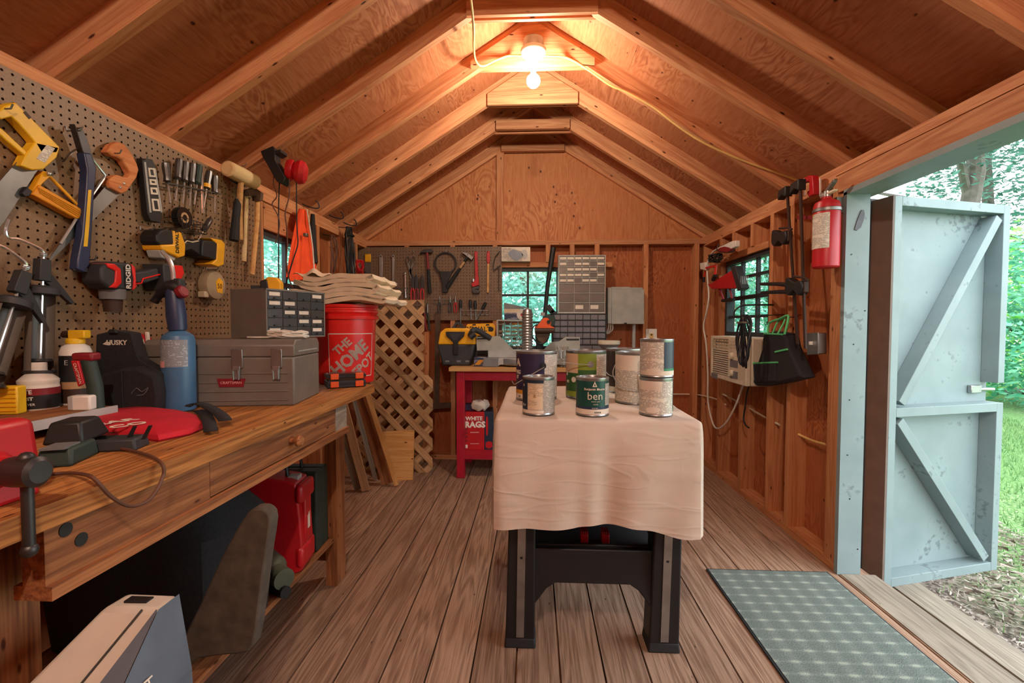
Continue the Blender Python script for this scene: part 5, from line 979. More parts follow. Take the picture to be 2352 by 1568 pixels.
t = thing('grey_wedge', 'grey sloping plastic tray lying on the sanding carton', 'tray', (f.O.x, OY, topz+.086)); part('tray', MB().poly([(x0_, 0), (x1_+.06, 0), (x1_+.06, .008), (x0_, .05)], .0, .05), 'grey_plastic', t)
# miter saw
MY = fy+.10; f = Fr(MY, 1210, 842); f.O = Vector((f.O.x, MY, RBZ)); P = lambda st: [(a, max(b, .0)) for a, b in f.P(st)]
t = thing('miter_saw', 'orange and grey miter saw with split fence on the red bench', 'miter saw', f.O)
part('base', MB().poly(P('1112,850 1144,846 1150,836 1280,836 1330,846 1330,822 1112,822'), -.06, .20), 'grey_light', t, bev=.006); part('base_foot', MB().poly(P('1110,862 1145,856 1146,820 1114,820'), -.09, .0), 'grey_plastic', t, bev=.006)
part('turntable', MB().lathe([(.13, .01), (.14, .02), (.14, .055), (.135, .06), (.001, .06)], (f.p(1190, 830)[0], .03, 0), 36), 'galv', t); part('deck', MB().poly(P('1120,822 1335,822 1335,804 1120,804'), .02, .14), 'grey_light', t, bev=.004)
part('fence', MB().poly(P('1091,774 1146,772 1177,802 1176,806 1093,806'), .06, .085), 'panel_grey', t, bev=.002); part('fence', MB().poly(P('1250,806 1252,800 1268,786 1286,784 1300,774 1334,774 1334,806'), .06, .085), 'panel_grey', t, bev=.002)
part('fence_slot', MB().poly(P('1093,777 1124,776 1124,779 1093,780'), .057, .06), 'ink', t); part('fence_slot', MB().poly(P('1302,778 1332,778 1332,782 1302,782'), .057, .06), 'ink', t)
part('saw_arm', MB().poly(P('1232,806 1248,806 1250,770 1240,740 1228,750'), .10, .16), 'charcoal', t, bev=.006); part('motor', MB().poly(P('1238,742 1252,722 1272,720 1276,734 1274,748 1262,756 1240,756'), .0, .14), 'dark_green', t, bev=.010); part('orange_guard', MB().poly(P('1234,748 1248,730 1258,730 1266,740 1264,748 1274,752 1270,756 1228,756 1228,750'), -.02, .02), 'orange', t, bev=.004)
part('motor_cap', MB().cyl((f.p(1260, 739)[0], -.021, f.p(1260, 739)[1]), (f.p(1260, 739)[0], -.028, f.p(1260, 739)[1]), .014, n=16), 'ink', t); part('dust_bag', MB().poly(P('1228,764 1264,764 1258,784 1246,790 1234,782'), -.02, .04), 'rust', t, bev=.008); part('tube_handle', MB().cyl((f.p(1228, 759)[0], -.03, f.p(1228, 759)[1]), (f.p(1272, 759)[0], -.03, f.p(1272, 759)[1]), .020, n=14), 'brown', t)
part('grip', MB().poly(P('1252,706 1262,698 1276,716 1266,722'), -.01, .03), 'black', t, bev=.004); part('grip', MB().poly(P('1262,718 1268,710 1278,716 1280,722'), -.01, .03), 'charcoal', t, bev=.003); part('power_lead', MB().tube(f.V('1234,744,-.03 1224,752,-.04 1222,768,-.04 1228,780,-.04 1238,788,-.04 1252,786,-.04 1260,774,-.04'), .005, 7, smooth=4), 'black', t)
# flexible duct
f = Fr(fy+.06, 1211, 842); mb = MB(); n_ = 120; zt = f.p(1211, 716)[1]+(f.O.z-RBZ); prof = []
for i in range(n_): z_ = zt*i/n_; prof.append((.040+.003*math.sin(i*1.05), z_))
prof += [(.036, zt), (.030, zt+.018), (.018, zt+.026), (.001, zt+.028)]
mb.lathe(prof, n=24); solo('dust_hose', mb, 'zinc', 'silver flexible dust duct standing upright in front of the window', 'duct', (f.O.x, fy+.06, RBZ))
a = onY(1246, 732, fy+.34); b = onY(1271, 568, fy+.34); t = thing('vacuum_wand', 'long black vacuum wand slanting up in front of the window', 'wand', a); d = b-a; part('tube', MB().tube([(0, 0, -.20), d*.45, d], [.016, .017, .022], 14), 'black', t); part('clip_ring', MB().cyl(d*.04, d*.09, .021, n=14), 'grey_light', t)
# drawer cabinets
def cabinet(name, lb, px0, px1, pyt, z0, Y, D, rows, cm, dm):
    f = Fr(Y, px0, pyt); x1_ = f.p(px1, pyt)[0]; zt_ = f.O.z-z0
    t = thing(name, lb, 'cabinet', (f.O.x, Y, z0)); e = .006
    part('case', MB().box(0, x1_, .02, D, 0, zt_), cm, t); part('frame', MB().ring([(0, 0), (x1_, 0), (x1_, zt_), (0, zt_)], [(e, e), (x1_-e, e), (x1_-e, zt_-e), (e, zt_-e)], -.004, .02), cm, t)
    tot = sum(h for h, n in rows); z_ = zt_-e; hh = zt_-2*e; rnd = random.Random(3)
    for k, (h, n) in enumerate(rows):
        hz = hh*h/tot; w_ = (x1_-2*e)/n
        part('shelf_rail', MB().box(e, x1_-e, -.004, .02, z_-hz, z_-hz+.005), cm, t)
        for i in range(n):
            x_ = e+i*w_
            if i: part('divider', MB().box(x_-.0015, x_+.0015, -.003, .012, z_-hz, z_), cm, t)
            o = part('drawer', MB().box(x_+.002, x_+w_-.002, .0, .012, z_-hz+.006, z_-.002), dm, t, bev=.0015)
            part('drawer_pull', MB().box(x_+w_*.2, x_+w_*.8, -.006, .0, z_-hz+.008, z_-hz+.012), dm, o)
            if dm == 'drawer_grey' and rnd.random() < (.75 if n == 6 else .35): part('paper_label', MB().box(x_+w_*.08, x_+w_*(.92 if n == 6 else .6), -.001, .0, z_-hz*.62, z_-hz*.22), 'paper', o)
        z_ -= hz
    return zt_
plain('drawer_grey', '6e6660', .25); plain('drawer_dark', '77777c', .22); plain('case_grey', 'b0aea6', .5)
CY = YB-.17
h1 = cabinet('drawer_cabinet', 'black framed cabinet of small smoky drawers under the grey one', 1268, 1393, 720, RBZ, CY, .15, [(1, 7)]*5+[(1.5, 4)]*2, 'black', 'drawer_dark')
cabinet('drawer_cabinet', 'tall grey cabinet of labelled drawers stacked beside the window', 1283, 1391, 586, RBZ+h1+.002, CY, .15, [(1, 6)]*5+[(1.75, 3)]*3, 'case_grey', 'drawer_grey')
# grey stand, clear tumbler
f = Fr(fy+.05, 1398, 842); t = thing('roller_stand', 'grey cast pipe flange standing behind the paint cans', 'flange', (f.O.x, fy+.05, RBZ)); part('post', MB().lathe([(.075, 0), (.075, .03), (.05, .05), (.048, .13), (.075, .165), (.08, .17)], n=28), 'grey_plastic', t); part('flange', MB().lathe([(.079, .17), (.080, .172), (.080, .195), (.07, .197), (.001, .197)], n=28), 'ivory', t)
f = Fr(fy+.0, 1293, 842); t = thing('clear_tumbler', 'clear plastic cup standing between the purple and green paint cans', 'cup', (f.O.x, fy+.03, RBZ)); part('cup', MB().lathe([(.03, .0), (.034, .02), (.037, .10), (.046, .150), (.047, .152), (.045, .152), (.035, .10), (.032, .02), (.001, .01)], n=24), 'clear_tumbler', t)
# wall fittings
f = Fr('B', 1435, 702, -.008); t = f.thing('electrical_panel', 'grey steel breaker panel on the back wall beside the drawer cabinets', 'electrical panel'); part('box', MB().poly(f.P('1392,662 1470,662 1470,743 1392,743'), -.09, .0), 'panel_grey', t); part('door', MB().poly(f.P('1400,666 1473,666 1473,744 1400,744'), -.10, -.09), 'panel_grey', t, bev=.003); part('top_flange', MB().poly(f.P('1400,661 1441,661 1441,666 1400,666'), -.102, -.09), 'panel_grey', t); part('latch', MB().poly(f.P('1428,741 1434,741 1434,744 1428,744'), -.104, -.10), 'ink', t)
part('conduit', MB().cyl((f.p(1454, 745)[0], -.03, f.p(1454, 745)[1]), (f.p(1454, 745)[0], -.03, -1.0+f.p(1454, 745)[1]), .014, n=14), 'grey_light', t)
for k in range(3): part('cable', MB().tube(f.V(f'{1396+k*4},744,-.05 {1395+k*5},756,-.04 {1390+k*3},766,-.02'), .005, 7, smooth=4), 'cord_white', t)
f = Fr('B', 1495, 772, -.008); t = f.thing('wall_outlet', 'ivory wall outlet with white cover plate on the back stud', 'outlet'); part('cover_plate', MB().poly(f.P('1483,755 1508,755 1508,791 1483,791'), -.012, 0), 'white', t, bev=.002); part('receptacle', MB().poly(f.P('1491,765 1500,765 1500,784 1491,784'), -.014, -.012), 'cord_yellow', t, bev=.001)
for py in (770, 779): part('slot', MB().poly(f.P(f'1493,{py} 1498,{py} 1497,{py-3} 1494,{py-3}'), -.0145, -.014), 'brown', t)
f = Fr(YB+.01, 1185, 586); t = thing('mask_box', 'green and white carton picturing a dust mask on the window header', 'box', f.O); part('carton', MB().poly(f.P('1153,602 1218,602 1218,570 1153,570'), -.06, .05), 'paper', t, bev=.001); part('green_print', MB().poly(f.P('1154,601 1200,601 1200,580 1172,572 1154,572'), -.061, -.06), 'print_mask', t); part('mask_picture', MB().poly(smo(f.P('1168,586 1178,576 1192,580 1202,588 1194,598 1182,600'), 3), -.0625, -.061), 'blue_cover', t); part('mask_picture', MB().poly(smo(f.P('1198,580 1208,576 1212,590 1204,598'), 3), -.0625, -.061), 'grey_light', t)
# ================================================================ LAMPS
def bulb_mat(name, watts):
    m, n, l, b = newmat(name); b.inputs['Emission Color'].default_value = (1, .86, .70, 1); b.inputs['Emission Strength'].default_value = watts*19.5; b.inputs['Base Color'].default_value = (.9, .9, .85, 1)
bulb_mat('bulb_glow', BULB_W); bulb_mat('bulb_glow_near', BULB2_W)
def lamp(x_, y_, z_, label, glow):
    t = thing('ceiling_lamp', label, 'lamp', (x_, y_, 2.64)); bz = z_-2.64; by = -.08
    part('junction_box', MB().lathe([(.052, -.05), (.055, -.045), (.055, .0), (.052, .004)], (0, by, 0), 24), 'galv', t)
    part('lamp_holder', MB().lathe([(.02, -.105), (.026, -.10), (.028, -.082), (.062, -.072), (.068, -.062), (.068, -.050), (.05, -.05)], (0, by, 0), 28), 'white_gloss', t)
    part('bulb_neck', MB().lathe([(.014, bz+.03), (.014, -.09)], (0, by, 0), 14), 'white_gloss', t)
    part('bulb', MB().sphere((0, by, bz), .036, 20), glow, t)
    part('bracket_arm', MB().box(-.02, .02, by+.05, 0, -.04, .0), 'galv', t)
bp = onY(1225, 183, 2.50)
lamp(bp.x, 2.593, bp.z, 'bare round light bulb in a white porcelain holder under the ridge', 'bulb_glow')
lamp(bp.x, YS-10*SP-.057, bp.z, 'second bare bulb under the ridge behind the viewer', 'bulb_glow_near')
# ================================================================ FOLDING TABLE WITH DROP CLOTH AND PAINT CANS
TZ2 = .83; tx0, tx1, ty0, ty1 = -.128, .535, 1.478, 2.285
t = thing('folding_workbench', 'black folding plastic work table under the canvas drop cloth', 'table', ((tx0+tx1)/2, (ty0+ty1)/2, 0))
hx, hy = (tx1-tx0)/2-.02, (ty1-ty0)/2-.02
part('table_top', MB().box(-hx, hx, -hy, hy, TZ2-.06, TZ2-.007), 'black', t, bev=.006)
for sx_ in (-1, 1):
    for sy_ in (-1, 1):
        top = (sx_*(hx-.075), sy_*(hy-.03), TZ2-.06); bx_0, by_0 = sx_*(hx-.045), sy_*(hy-.03)
        xb = sx_*(hx-.062); yb = sy_*(hy-.03-(.16 if sy_ < 0 else .05))
        # flared moulded leg with a steel strip
        w0, w1 = .040, .052
        R0 = [(top[0]-w0, by_0-.04, .77), (top[0]+w0, by_0-.04, .77), (top[0]+w0, by_0+.04, .77), (top[0]-w0, by_0+.04, .77)]
        yb = sy_*(hy-.03)+(.11 if sy_ < 0 else -.06)
        R1 = [(xb-w1, yb-.045, .03), (xb+w1, yb-.045, .03), (xb+w1, yb+.045, .03), (xb-w1, yb+.045, .03)]
        lg = part('leg', MB().loft([R1, R0]), 'black', t, bev=.006)
        part('foot', MB().frust((xb-w1-.004, xb+w1+.004, yb-.05, yb+.05), (xb-w1, xb+w1, yb-.046, yb+.046), 0, .035), 'black_soft', t, bev=.006)
        fr0 = Vector((top[0], by_0-.0415, .77)); fr1 = Vector((xb, yb-.0465, .04)); w_ = .0135
        part('steel_strip', MB().loft([[fr1+Vector((-w_, -.003, 0)), fr1+Vector((w_, -.003, 0)), fr1+Vector((w_, .0, 0)), fr1+Vector((-w_, .0, 0))], [fr0+Vector((-w_, -.003, 0)), fr0+Vector((w_, -.003, 0)), fr0+Vector((w_, .0, 0)), fr0+Vector((-w_, .0, 0))]]), 'zinc', lg)
        mid = fr1.lerp(fr0, .42); part('strip_hole', MB().cyl((mid.x, mid.y-.0035, mid.z), (mid.x, mid.y-.002, mid.z), .005, n=12), 'ink', lg)
yf = -hy+.09
part('leg_brace', MB().poly([(-hx+.05, .13), (-hx+.10, .15), (-hx+.155, .225), (-hx+.185, .245), (hx-.185, .245), (hx-.155, .225), (hx-.10, .15), (hx-.05, .13), (hx-.05, .365), (-hx+.05, .365)], yf-.012, yf+.012), 'black', t, bev=.004)
part('shelf', MB().box(-hx+.07, hx-.07, yf+.02, hy-.12, .335, .35), 'charcoal', t, bev=.004); part('shelf_lip', MB().box(-hx+.07, hx-.07, yf+.01, yf+.025, .33, .372), 'black', t, bev=.003)
for xx in (-.035, .04):
    o = part('clamp_dog', MB().box(xx, xx+.028, yf+.06, yf+.10, .35, .385), 'red', t, bev=.003)
    for k in range(4): part('rib', MB().box(xx+.002+.007*k, xx+.006+.007*k, yf+.058, yf+.10, .385, .396), 'red', o)
part('back_panel', MB().box(-hx+.07, hx-.07, hy-.13, hy-.12, .335, .70), 'charcoal', t)
part('strut', MB().tube([(hx-.08, yf+.06, .36), (hx-.17, yf+.16, .60)], .014, 8), 'grey_plastic', t)
# cloth: flat top and a wavy skirt on three sides
rnd = random.Random(11); mb = MB(); cx_, cy_ = (tx0+tx1)/2, (ty0+ty1)/2
nz_ = lambda x_, y_: .0035*math.sin(x_*17+3)*math.sin(y_*13)+.0025*math.sin(x_*31+y_*23)
def topz(x_, y_): return TZ2+.001+max(0, nz_(x_, y_))*.9
RR = .016; ix0, ix1, iy0 = tx0+RR, tx1-RR, ty0+RR
mb.grid(36, 44, lambda i, j: (ix0+(ix1-ix0)*i, iy0+(ty1-iy0)*j, topz(ix0+(ix1-ix0)*i, iy0+(ty1-iy0)*j)))
per = []
def seg(a, b, n_): return [(a[0]+(b[0]-a[0])*i/n_, a[1]+(b[1]-a[1])*i/n_) for i in range(n_)]
rc = .0
per += [(q, (-1, 0)) for q in seg((ix0, ty1), (ix0, iy0), 30)]+[((ix0, iy0), (-math.cos(a_), -math.sin(a_))) for a_ in [i*math.pi/10 for i in range(5)]]+[(q, (0, -1)) for q in seg((ix0, iy0), (ix1, iy0), 50)]+[((ix1, iy0), (math.sin(a_), -math.cos(a_))) for a_ in [i*math.pi/10 for i in range(5)]]+[(q, (1, 0)) for q in seg((ix1, iy0), (ix1, ty1), 30)]+[((ix1, ty1), (1, 0))]
n_ = len(per); rows_ = 24; vs = []
for k in range(rows_+1):
    s_ = max(0, (k-4)/(rows_-4)); al = min(k, 4)/4*math.pi/2
    for i, ((x_, y_), (nx_, ny_)) in enumerate(per):
        u = i/(n_-1); side = 'L' if i < 33 else ('R' if i >= 87 else 'F')
        if side == 'F':
            v_ = (x_-tx0)/(tx1-tx0); drop = .343+.005*math.sin(v_*7+.4)+.003*math.sin(v_*23)-.010*math.exp(-((v_-.62)/.06)**2)
            drop += .018*max(0, (v_-.55)/.45)
            off = .006+s_*(.012+.014*math.sin(v_*8.5+.6)+.008*math.sin(v_*19+s_*2)); off += .016*s_*math.exp(-((v_-.47)/.05)**2)-.012*s_*math.exp(-((v_-.56)/.05)**2)+.003*math.exp(-((s_-.44)/.03)**2); dx = s_*(v_-.5)*-.03
        elif side == 'L': v_ = (y_-ty0)/(ty1-ty0); drop = .34+.02*math.sin(v_*8); off = .004+s_*(.004+.010*math.sin(v_*11)); dx = 0
        else: v_ = (y_-ty0)/(ty1-ty0); drop = .37-.06*v_; off = .004+s_*(-.008+.014*math.sin(v_*9+2.0)); dx = 0
        e = 1-math.exp(-s_*14)
        rr_ = RR*math.sin(al)+off*e; vs.append((x_+nx_*rr_+dx, y_+ny_*rr_, topz(x_, y_)-RR*(1-math.cos(al))-(drop-RR)*s_+(.004*math.sin(u*60+s_*20)*s_*.3)))
mb.add(vs, [(k*n_+i, (k+1)*n_+i, (k+1)*n_+i+1, k*n_+i+1) for k in range(rows_) for i in range(n_-1)])
m, n, l, b = newmat('drop_cloth'); b.inputs['Roughness'].default_value = .95; b.inputs['Specular IOR Level'].default_value = .1
tc = N(n, 'ShaderNodeTexCoord'); n1 = N(n, 'ShaderNodeTexNoise'); n1.inputs['Scale'].default_value = 5; n1.inputs['Detail'].default_value = 6; n1.inputs['Distortion'].default_value = 1.6
mp = N(n, 'ShaderNodeMapping'); mp.inputs['Scale'].default_value = (1, 1, 2.6); mp.inputs['Rotation'].default_value = (0, .5, .3); l.new(tc.outputs['Object'], mp.inputs['Vector']); l.new(mp.outputs[0], n1.inputs['Vector'])
rp = ramp(n, [(.3, C('c0afa0')), (.7, C('cdbeb0'))]); l.new(n1.outputs['Fac'], rp.inputs['Fac']); l.new(rp.outputs[0], b.inputs['Base Color'])
n1.inputs['Scale'].default_value = 3.2; n1.inputs['Detail'].default_value = 3; n1.inputs['Distortion'].default_value = .5; mp.inputs['Scale'].default_value = (1, 1, 1.6)
def ridge(sc, rot, wd):
    q = N(n, 'ShaderNodeMapping'); q.inputs['Scale'].default_value = sc; q.inputs['Rotation'].default_value = rot; l.new(tc.outputs['Object'], q.inputs['Vector'])
    z = N(n, 'ShaderNodeTexNoise'); z.inputs['Scale'].default_value = 1; z.inputs['Detail'].default_value = 1.5; l.new(q.outputs[0], z.inputs['Vector'])
    d_ = N(n, 'ShaderNodeMath', operation='SUBTRACT'); d_.inputs[1].default_value = .5; l.new(z.outputs['Fac'], d_.inputs[0]); a_ = N(n, 'ShaderNodeMath', operation='ABSOLUTE'); l.new(d_.outputs[0], a_.inputs[0])
    m_ = N(n, 'ShaderNodeMapRange'); m_.inputs['From Max'].default_value = wd; m_.inputs['To Min'].default_value = 1; m_.inputs['To Max'].default_value = 0; l.new(a_.outputs[0], m_.inputs['Value']); return m_
r1 = ridge((2.2, 2.2, 9), (0, .35, 0), .03); r2 = ridge((3, 3, 14), (0, -.25, .4), .035); r3 = ridge((9, 9, 2.0), (0, .15, 0), .02)
sm_ = N(n, 'ShaderNodeMath', operation='MULTIPLY_ADD'); sm_.inputs[1].default_value = .10; l.new(r1.outputs[0], sm_.inputs[0])
s2_ = N(n, 'ShaderNodeMath', operation='MULTIPLY_ADD'); s2_.inputs[1].default_value = .08; l.new(r2.outputs[0], s2_.inputs[0]); s3_ = N(n, 'ShaderNodeMath', operation='MULTIPLY_ADD'); s3_.inputs[1].default_value = .015; l.new(r3.outputs[0], s3_.inputs[0])
l.new(n1.outputs['Fac'], s3_.inputs[2]); l.new(s3_.outputs[0], s2_.inputs[2]); l.new(s2_.outputs[0], sm_.inputs[2])
bp2 = N(n, 'ShaderNodeBump'); bp2.inputs['Strength'].default_value = .6; bp2.inputs['Distance'].default_value = .016; l.new(sm_.outputs[0], bp2.inputs['Height']); l.new(bp2.outputs[0], b.inputs['Normal'])
solo('drop_cloth', mb, 'drop_cloth', 'wrinkled beige canvas drop cloth hanging over the folding table', 'cloth')
# ---- paint cans
def arc(R, a0, a1, z0, z1, off=.0006):
    return MB().grid(max(3, int((a1-a0)*14)), 1, lambda i, j: ((R+off)*math.sin(a0+(a1-a0)*i), -(R+off)*math.cos(a0+(a1-a0)*i), z0+(z1-z0)*j))
def can(px, py, r, h, lb, base, z=None, body='zinc', lidm='zinc'):
    p_ = onZ(px, py, TZ2+.004) if z is None else Vector((px, py, 0)); p_ = back(p_, r) if z is None else p_; y_ = p_.y
    t = thing('paint_can', lb, 'paint can', (p_.x, y_, TZ2+.004 if z is None else z), group='paint cans on the drop cloth')
    part('tin', MB().lathe([(r-.004, 0), (r, .001), (r+.0012, .003), (r, .006), (r, h-.008), (r+.0015, h-.004), (r+.001, h), (r-.005, h+.0005), (r-.007, h-.004), (r-.012, h-.005), (r-.014, h-.001), (r-.020, h-.001), (r-.022, h-.005), (.001, h-.005)], n=40), body, t)
    if base: part('label', MB().lathe([(r+.0004, .008), (r+.0004, h-.010)], n=40), base, t)
    return t
def patch(t, r, a0, a1, z0, z1, m_, off=.0009): return part('label_patch', arc(r, a0, a1, z0, z1, off), m_, t)
def wt(t, s_, size, m_, r, a, z, **k): return text(s_, size, m_, t, 0, z, wrap=(r+.0012, a), **k)
G, GH, Q, QH = .0825, .196, .054, .126
def ear(t, r, a, z, m_): part('bail_ear', MB().lathe([(.013, 0), (.013, .002), (.008, .002), (.008, .004), (.001, .004)], n=20, M=Matrix.Translation((r*math.sin(a), -r*math.cos(a), z)) @ Matrix.Rotation(a, 4, 'Z') @ Matrix.Rotation(math.pi/2, 4, 'X')), m_, t)
t = can(1232, 922, G, GH, 'gallon can with a dark purple label and orange stripe', 'purple')
patch(t, G, .38, 1.5, .012, GH-.012, 'print_white'); patch(t, G, -1.6, .38, .026, .042, 'label_gold'); patch(t, G, -1.6, .38, .008, .026, 'paper'); ear(t, G+.001, .30, .140, 'black')
wt(t, 'A', .04, 'paper', G, -1.05, .150, bold=.002); wt(t, 'NG', .022, 'paper', G, -1.05, .112, bold=.001); wt(t, 'IT', .018, 'paper', G, -1.1, .092, bold=.001); wt(t, '.28', .010, 'ink', G, -.95, .016)
part('bail_wire', MB().tube([(.03, -.088, .136), (-.02, -.098, .108), (-.07, -.094, .078), (-.088, -.07, .066), (-.10, .0, .07)], .0018, 6, smooth=4), 'steel', t); part('bail_grip', MB().tube([(-.026, -.099, .104), (-.036, -.099, .098)], .005, 8), 'ivory', t)
t = can(1345, 917, G, GH, 'gallon can with a lime and green label and looped wire handle', 'green_can')
patch(t, G, -1.6, -.5, .105, GH-.012, 'canvas'); patch(t, G, -.5, .45, .118, GH-.012, 'olive'); patch(t, G, -1.6, 1.5, .008, .030, 'olive'); patch(t, G, .42, 1.5, .075, GH-.014, 'print_white', .0012); patch(t, G, -.05, .45, .075, .100, 'print_tan', .0012); ear(t, G+.001, .12, .142, 'zinc')
wt(t, '8', .026, 'paper', G, -1.25, .10, bold=.001); wt(t, 'sc', .02, 'paper', G, -1.15, .070, bold=.001); part('round_seal', MB().cyl((0, 0, 0), (0, -.001, 0), .011, n=20), 'paper', t, loc=((G+.002)*math.sin(-.72), -(G+.002)*math.cos(-.72), .078), rot=(0, 0, -.72))
part('bail_wire', MB().tube([(.012, -.090, .140), (-.05, -.10, .145), (-.10, -.085, .15), (-.135, -.04, .152), (-.12, .02, .148), (-.09, .05, .142)], .0018, 6, smooth=4), 'steel', t)
t = can(1237, 955, Q, QH, 'quart can with a tan printed label and navy edge, at the table front', 'print_grey')
patch(t, Q, -1.6, -.75, .010, QH-.012, 'navy'); patch(t, Q, -1.6, .3, .108, QH-.008, 'navy', .0011); patch(t, Q, -.72, .25, .020, .106, 'print_tan', .0012); patch(t, Q, -1.6, .3, .007, .018, 'paper', .0011); wt(t, 'x', .018, 'grey_light', Q, -1.1, .10); wt(t, 'alor', .014, 'grey_light', Q, -1.05, .034); part('emblem', MB().add([((Q+.002)*math.sin(a_), -(Q+.002)*math.cos(a_), z_) for a_, z_ in ((-.36, .060), (-.16, .060), (-.26, .076))], [(0, 1, 2)]), 'tan', t)
t = can(1360, 957, Q, QH, 'quart can with a deep green label reading ben', 'green_ben')
patch(t, Q, -1.7, 1.7, .007, .024, 'paper'); patch(t, Q, -1.7, 1.7, .024, .032, 'blue_dark'); patch(t, Q, .72, 1.5, .036, .108, 'print_grey', .0012)
wt(t, 'ben', .036, 'paper', Q, .05, .067); wt(t, 'Benjamin Moore', .0105, 'paper', Q, .02, .090, bold=.0002); wt(t, 'interior paint', .0055, 'paper', Q, .08, .050); wt(t, 'MATTE', .005, 'paper', Q, .08, .040); wt(t, 'EGGSHELL', .0045, 'paper', Q, .05, .028) ; wt(t, '62528 28', .006, 'ink', Q, .2, .014)
part('emblem', MB().ring([((Q+.0016)*a_, z_) for a_, z_ in ((-.13, .098), (.17, .098), (.02, .116))], [((Q+.0016)*a_, z_) for a_, z_ in ((-.04, .1015), (.08, .1015), (.02, .109))], -(Q+.0022), -(Q+.0010)), 'paper', t)
t = can(1434, 905, G, GH, 'dark olive gallon can standing behind the white one', 'smoke')
patch(t, G, -1.6, 1.5, .008, .030, 'paper'); wt(t, 'MOOR', .026, 'grey_light', G, -.05, .11); part('emblem', MB().poly([(-.028, .14), (.0, .14), (-.014, .168)], -(G+.0015), -G), 'grey_light', t); wt(t, '664 1X', .010, 'ink', G, .0, .019); part('bail_wire', MB().tube([(-.09, .02, .14), (-.088, -.04, .09), (-.05, -.085, .075), (.02, -.092, .075), (.07, -.07, .085)], .0018, 6, smooth=4), 'steel', t)
t = can(1462, 930, G, GH, 'white gallon can with small print and a drooping wire handle', 'print_white'); patch(t, G, -1.6, 1.6, .128, GH-.010, 'paper'); part('bail_wire', MB().tube([(-.084, .0, .145), (-.098, -.03, .11), (-.075, -.07, .070), (-.02, -.094, .058), (.04, -.086, .060), (.08, -.04, .07)], .002, 6, smooth=4), 'steel', t); part('paint_run', MB().tube([(-.012, -G-.001, .115), (-.006, -G-.001, .07), (-.004, -G-.001, .045)], [.004, .006, .003], 6), 'paper', t)
p_ = onZ(1506, 957, TZ2+.004)
t = can(1506, 957, Q, QH, 'quart can with white printed label, lower of the two stacked', 'print_white'); patch(t, Q, 1.05, 1.6, .02, QH-.012, 'dark_green'); patch(t, Q, 1.05, 1.6, .014, .022, 'green'); patch(t, Q, -1.6, .1, .085, QH-.010, 'paper')
pq = back(p_, Q); t = can(pq.x+.001, pq.y+.001, Q, QH, 'quart can with navy and white label, upper of the two stacked', 'print_white', z=TZ2+.004+QH+.002); patch(t, Q, .18, 1.7, .030, QH-.010, 'navy'); patch(t, Q, .18, 1.7, .022, .030, 'green'); patch(t, Q, -1.7, 1.7, .007, .022, 'paper')
# ---- lamp cable along the rafters
yk = YS-3*SP-.038-.019-.006
mb = MB(); mb.tube([onY(1205, 128, yk-.05), onY(1170, 128, yk), onY(1140, 138, yk-.01), onY(1108, 152, yk-.03), onY(1093, 140, yk-.12), onY(1088, 110, yk-.24), onY(1088, 75, YS-4*SP-.05), onY(1085, 30, YS-4*SP-.16), onY(1078, -30, YS-4*SP-.30)], .0055, 8, smooth=5)
solo('power_cable', mb, 'cord_yellow', 'cream cable dropping from the rafters to the bulb holder', 'cable')
mb = MB(); mb.tube([onY(1248, 128, yk-.05), onY(1300, 132, yk), onY(1350, 160, yk+.01), onY(1400, 195, yk+.013), onY(1440, 212, yk+.013), onY(1500, 246, yk+.013), onY(1560, 292, yk+.013), onY(1620, 330, yk+.013), onY(1700, 366, yk+.013), onY(1770, 392, yk+.013), onY(1835, 415, yk+.013)], .0055, 8, smooth=5)
solo('power_cable', mb, 'cord_yellow', 'cream cable running down the rafter from bulb to the right wall', 'cable')
# ================================================================ RIGHT WALL
RW = -math.pi/2
def rt(px, py, d, name, lb, cat, group=None, e=0.): f = Fr('R', px, py, d, e); return f, f.thing(name, lb, cat, group)
# --- fire extinguisher
f, t = rt(1898, 535, .065, 'fire_extinguisher', 'red fire extinguisher hanging on the stud beside the door', 'fire extinguisher')
zt, zb = f.p(1898, 470)[1], f.p(1898, 615)[1]; R_ = .0535
part('cylinder', MB().lathe([(R_-.006, zb), (R_, zb+.006), (R_, zt-.01), (R_-.006, zt+.008), (R_-.026, zt+.020), (.018, zt+.026), (.018, zt+.034)], n=36), 'red', t)
part('label', MB().lathe([(R_+.0006, zb+.085), (R_+.0006, zt-.045)], n=24, a0=-1.1, a1=1.25), 'print_white', t); part('label_head', MB().lathe([(R_+.001, zt-.055), (R_+.001, zt-.045)], n=12, a0=-1.3, a1=-.2), 'yellow', t); part('strap', MB().lathe([(R_+.001, zt-.036), (R_+.003, zt-.034), (R_+.003, zt-.022), (R_+.001, zt-.020)], n=36), 'steel_dull', t)
part('valve', MB().lathe([(.016, zt+.030), (.016, zt+.058), (.001, zt+.06)], n=16), 'zinc', t); part('lever', MB().poly([(-.02, zt+.056), (.0, zt+.050), (.055, zt+.085), (.058, zt+.098), (.045, zt+.094), (-.005, zt+.066)], -.009, .009), 'steel_dull', t, bev=.002); part('carry_handle', MB().poly([(-.02, zt+.04), (.06, zt+.044), (.062, zt+.052), (-.02, zt+.052)], -.009, .009), 'ivory', t, bev=.002); part('gauge', MB().cyl((-.018, 0, zt+.045), (-.03, -.012, zt+.045), .014, n=16), 'steel', t); part('hanger', MB().box(-.012, .012, .035, .066, zt-.04, zt+.03), 'steel_dull', t)
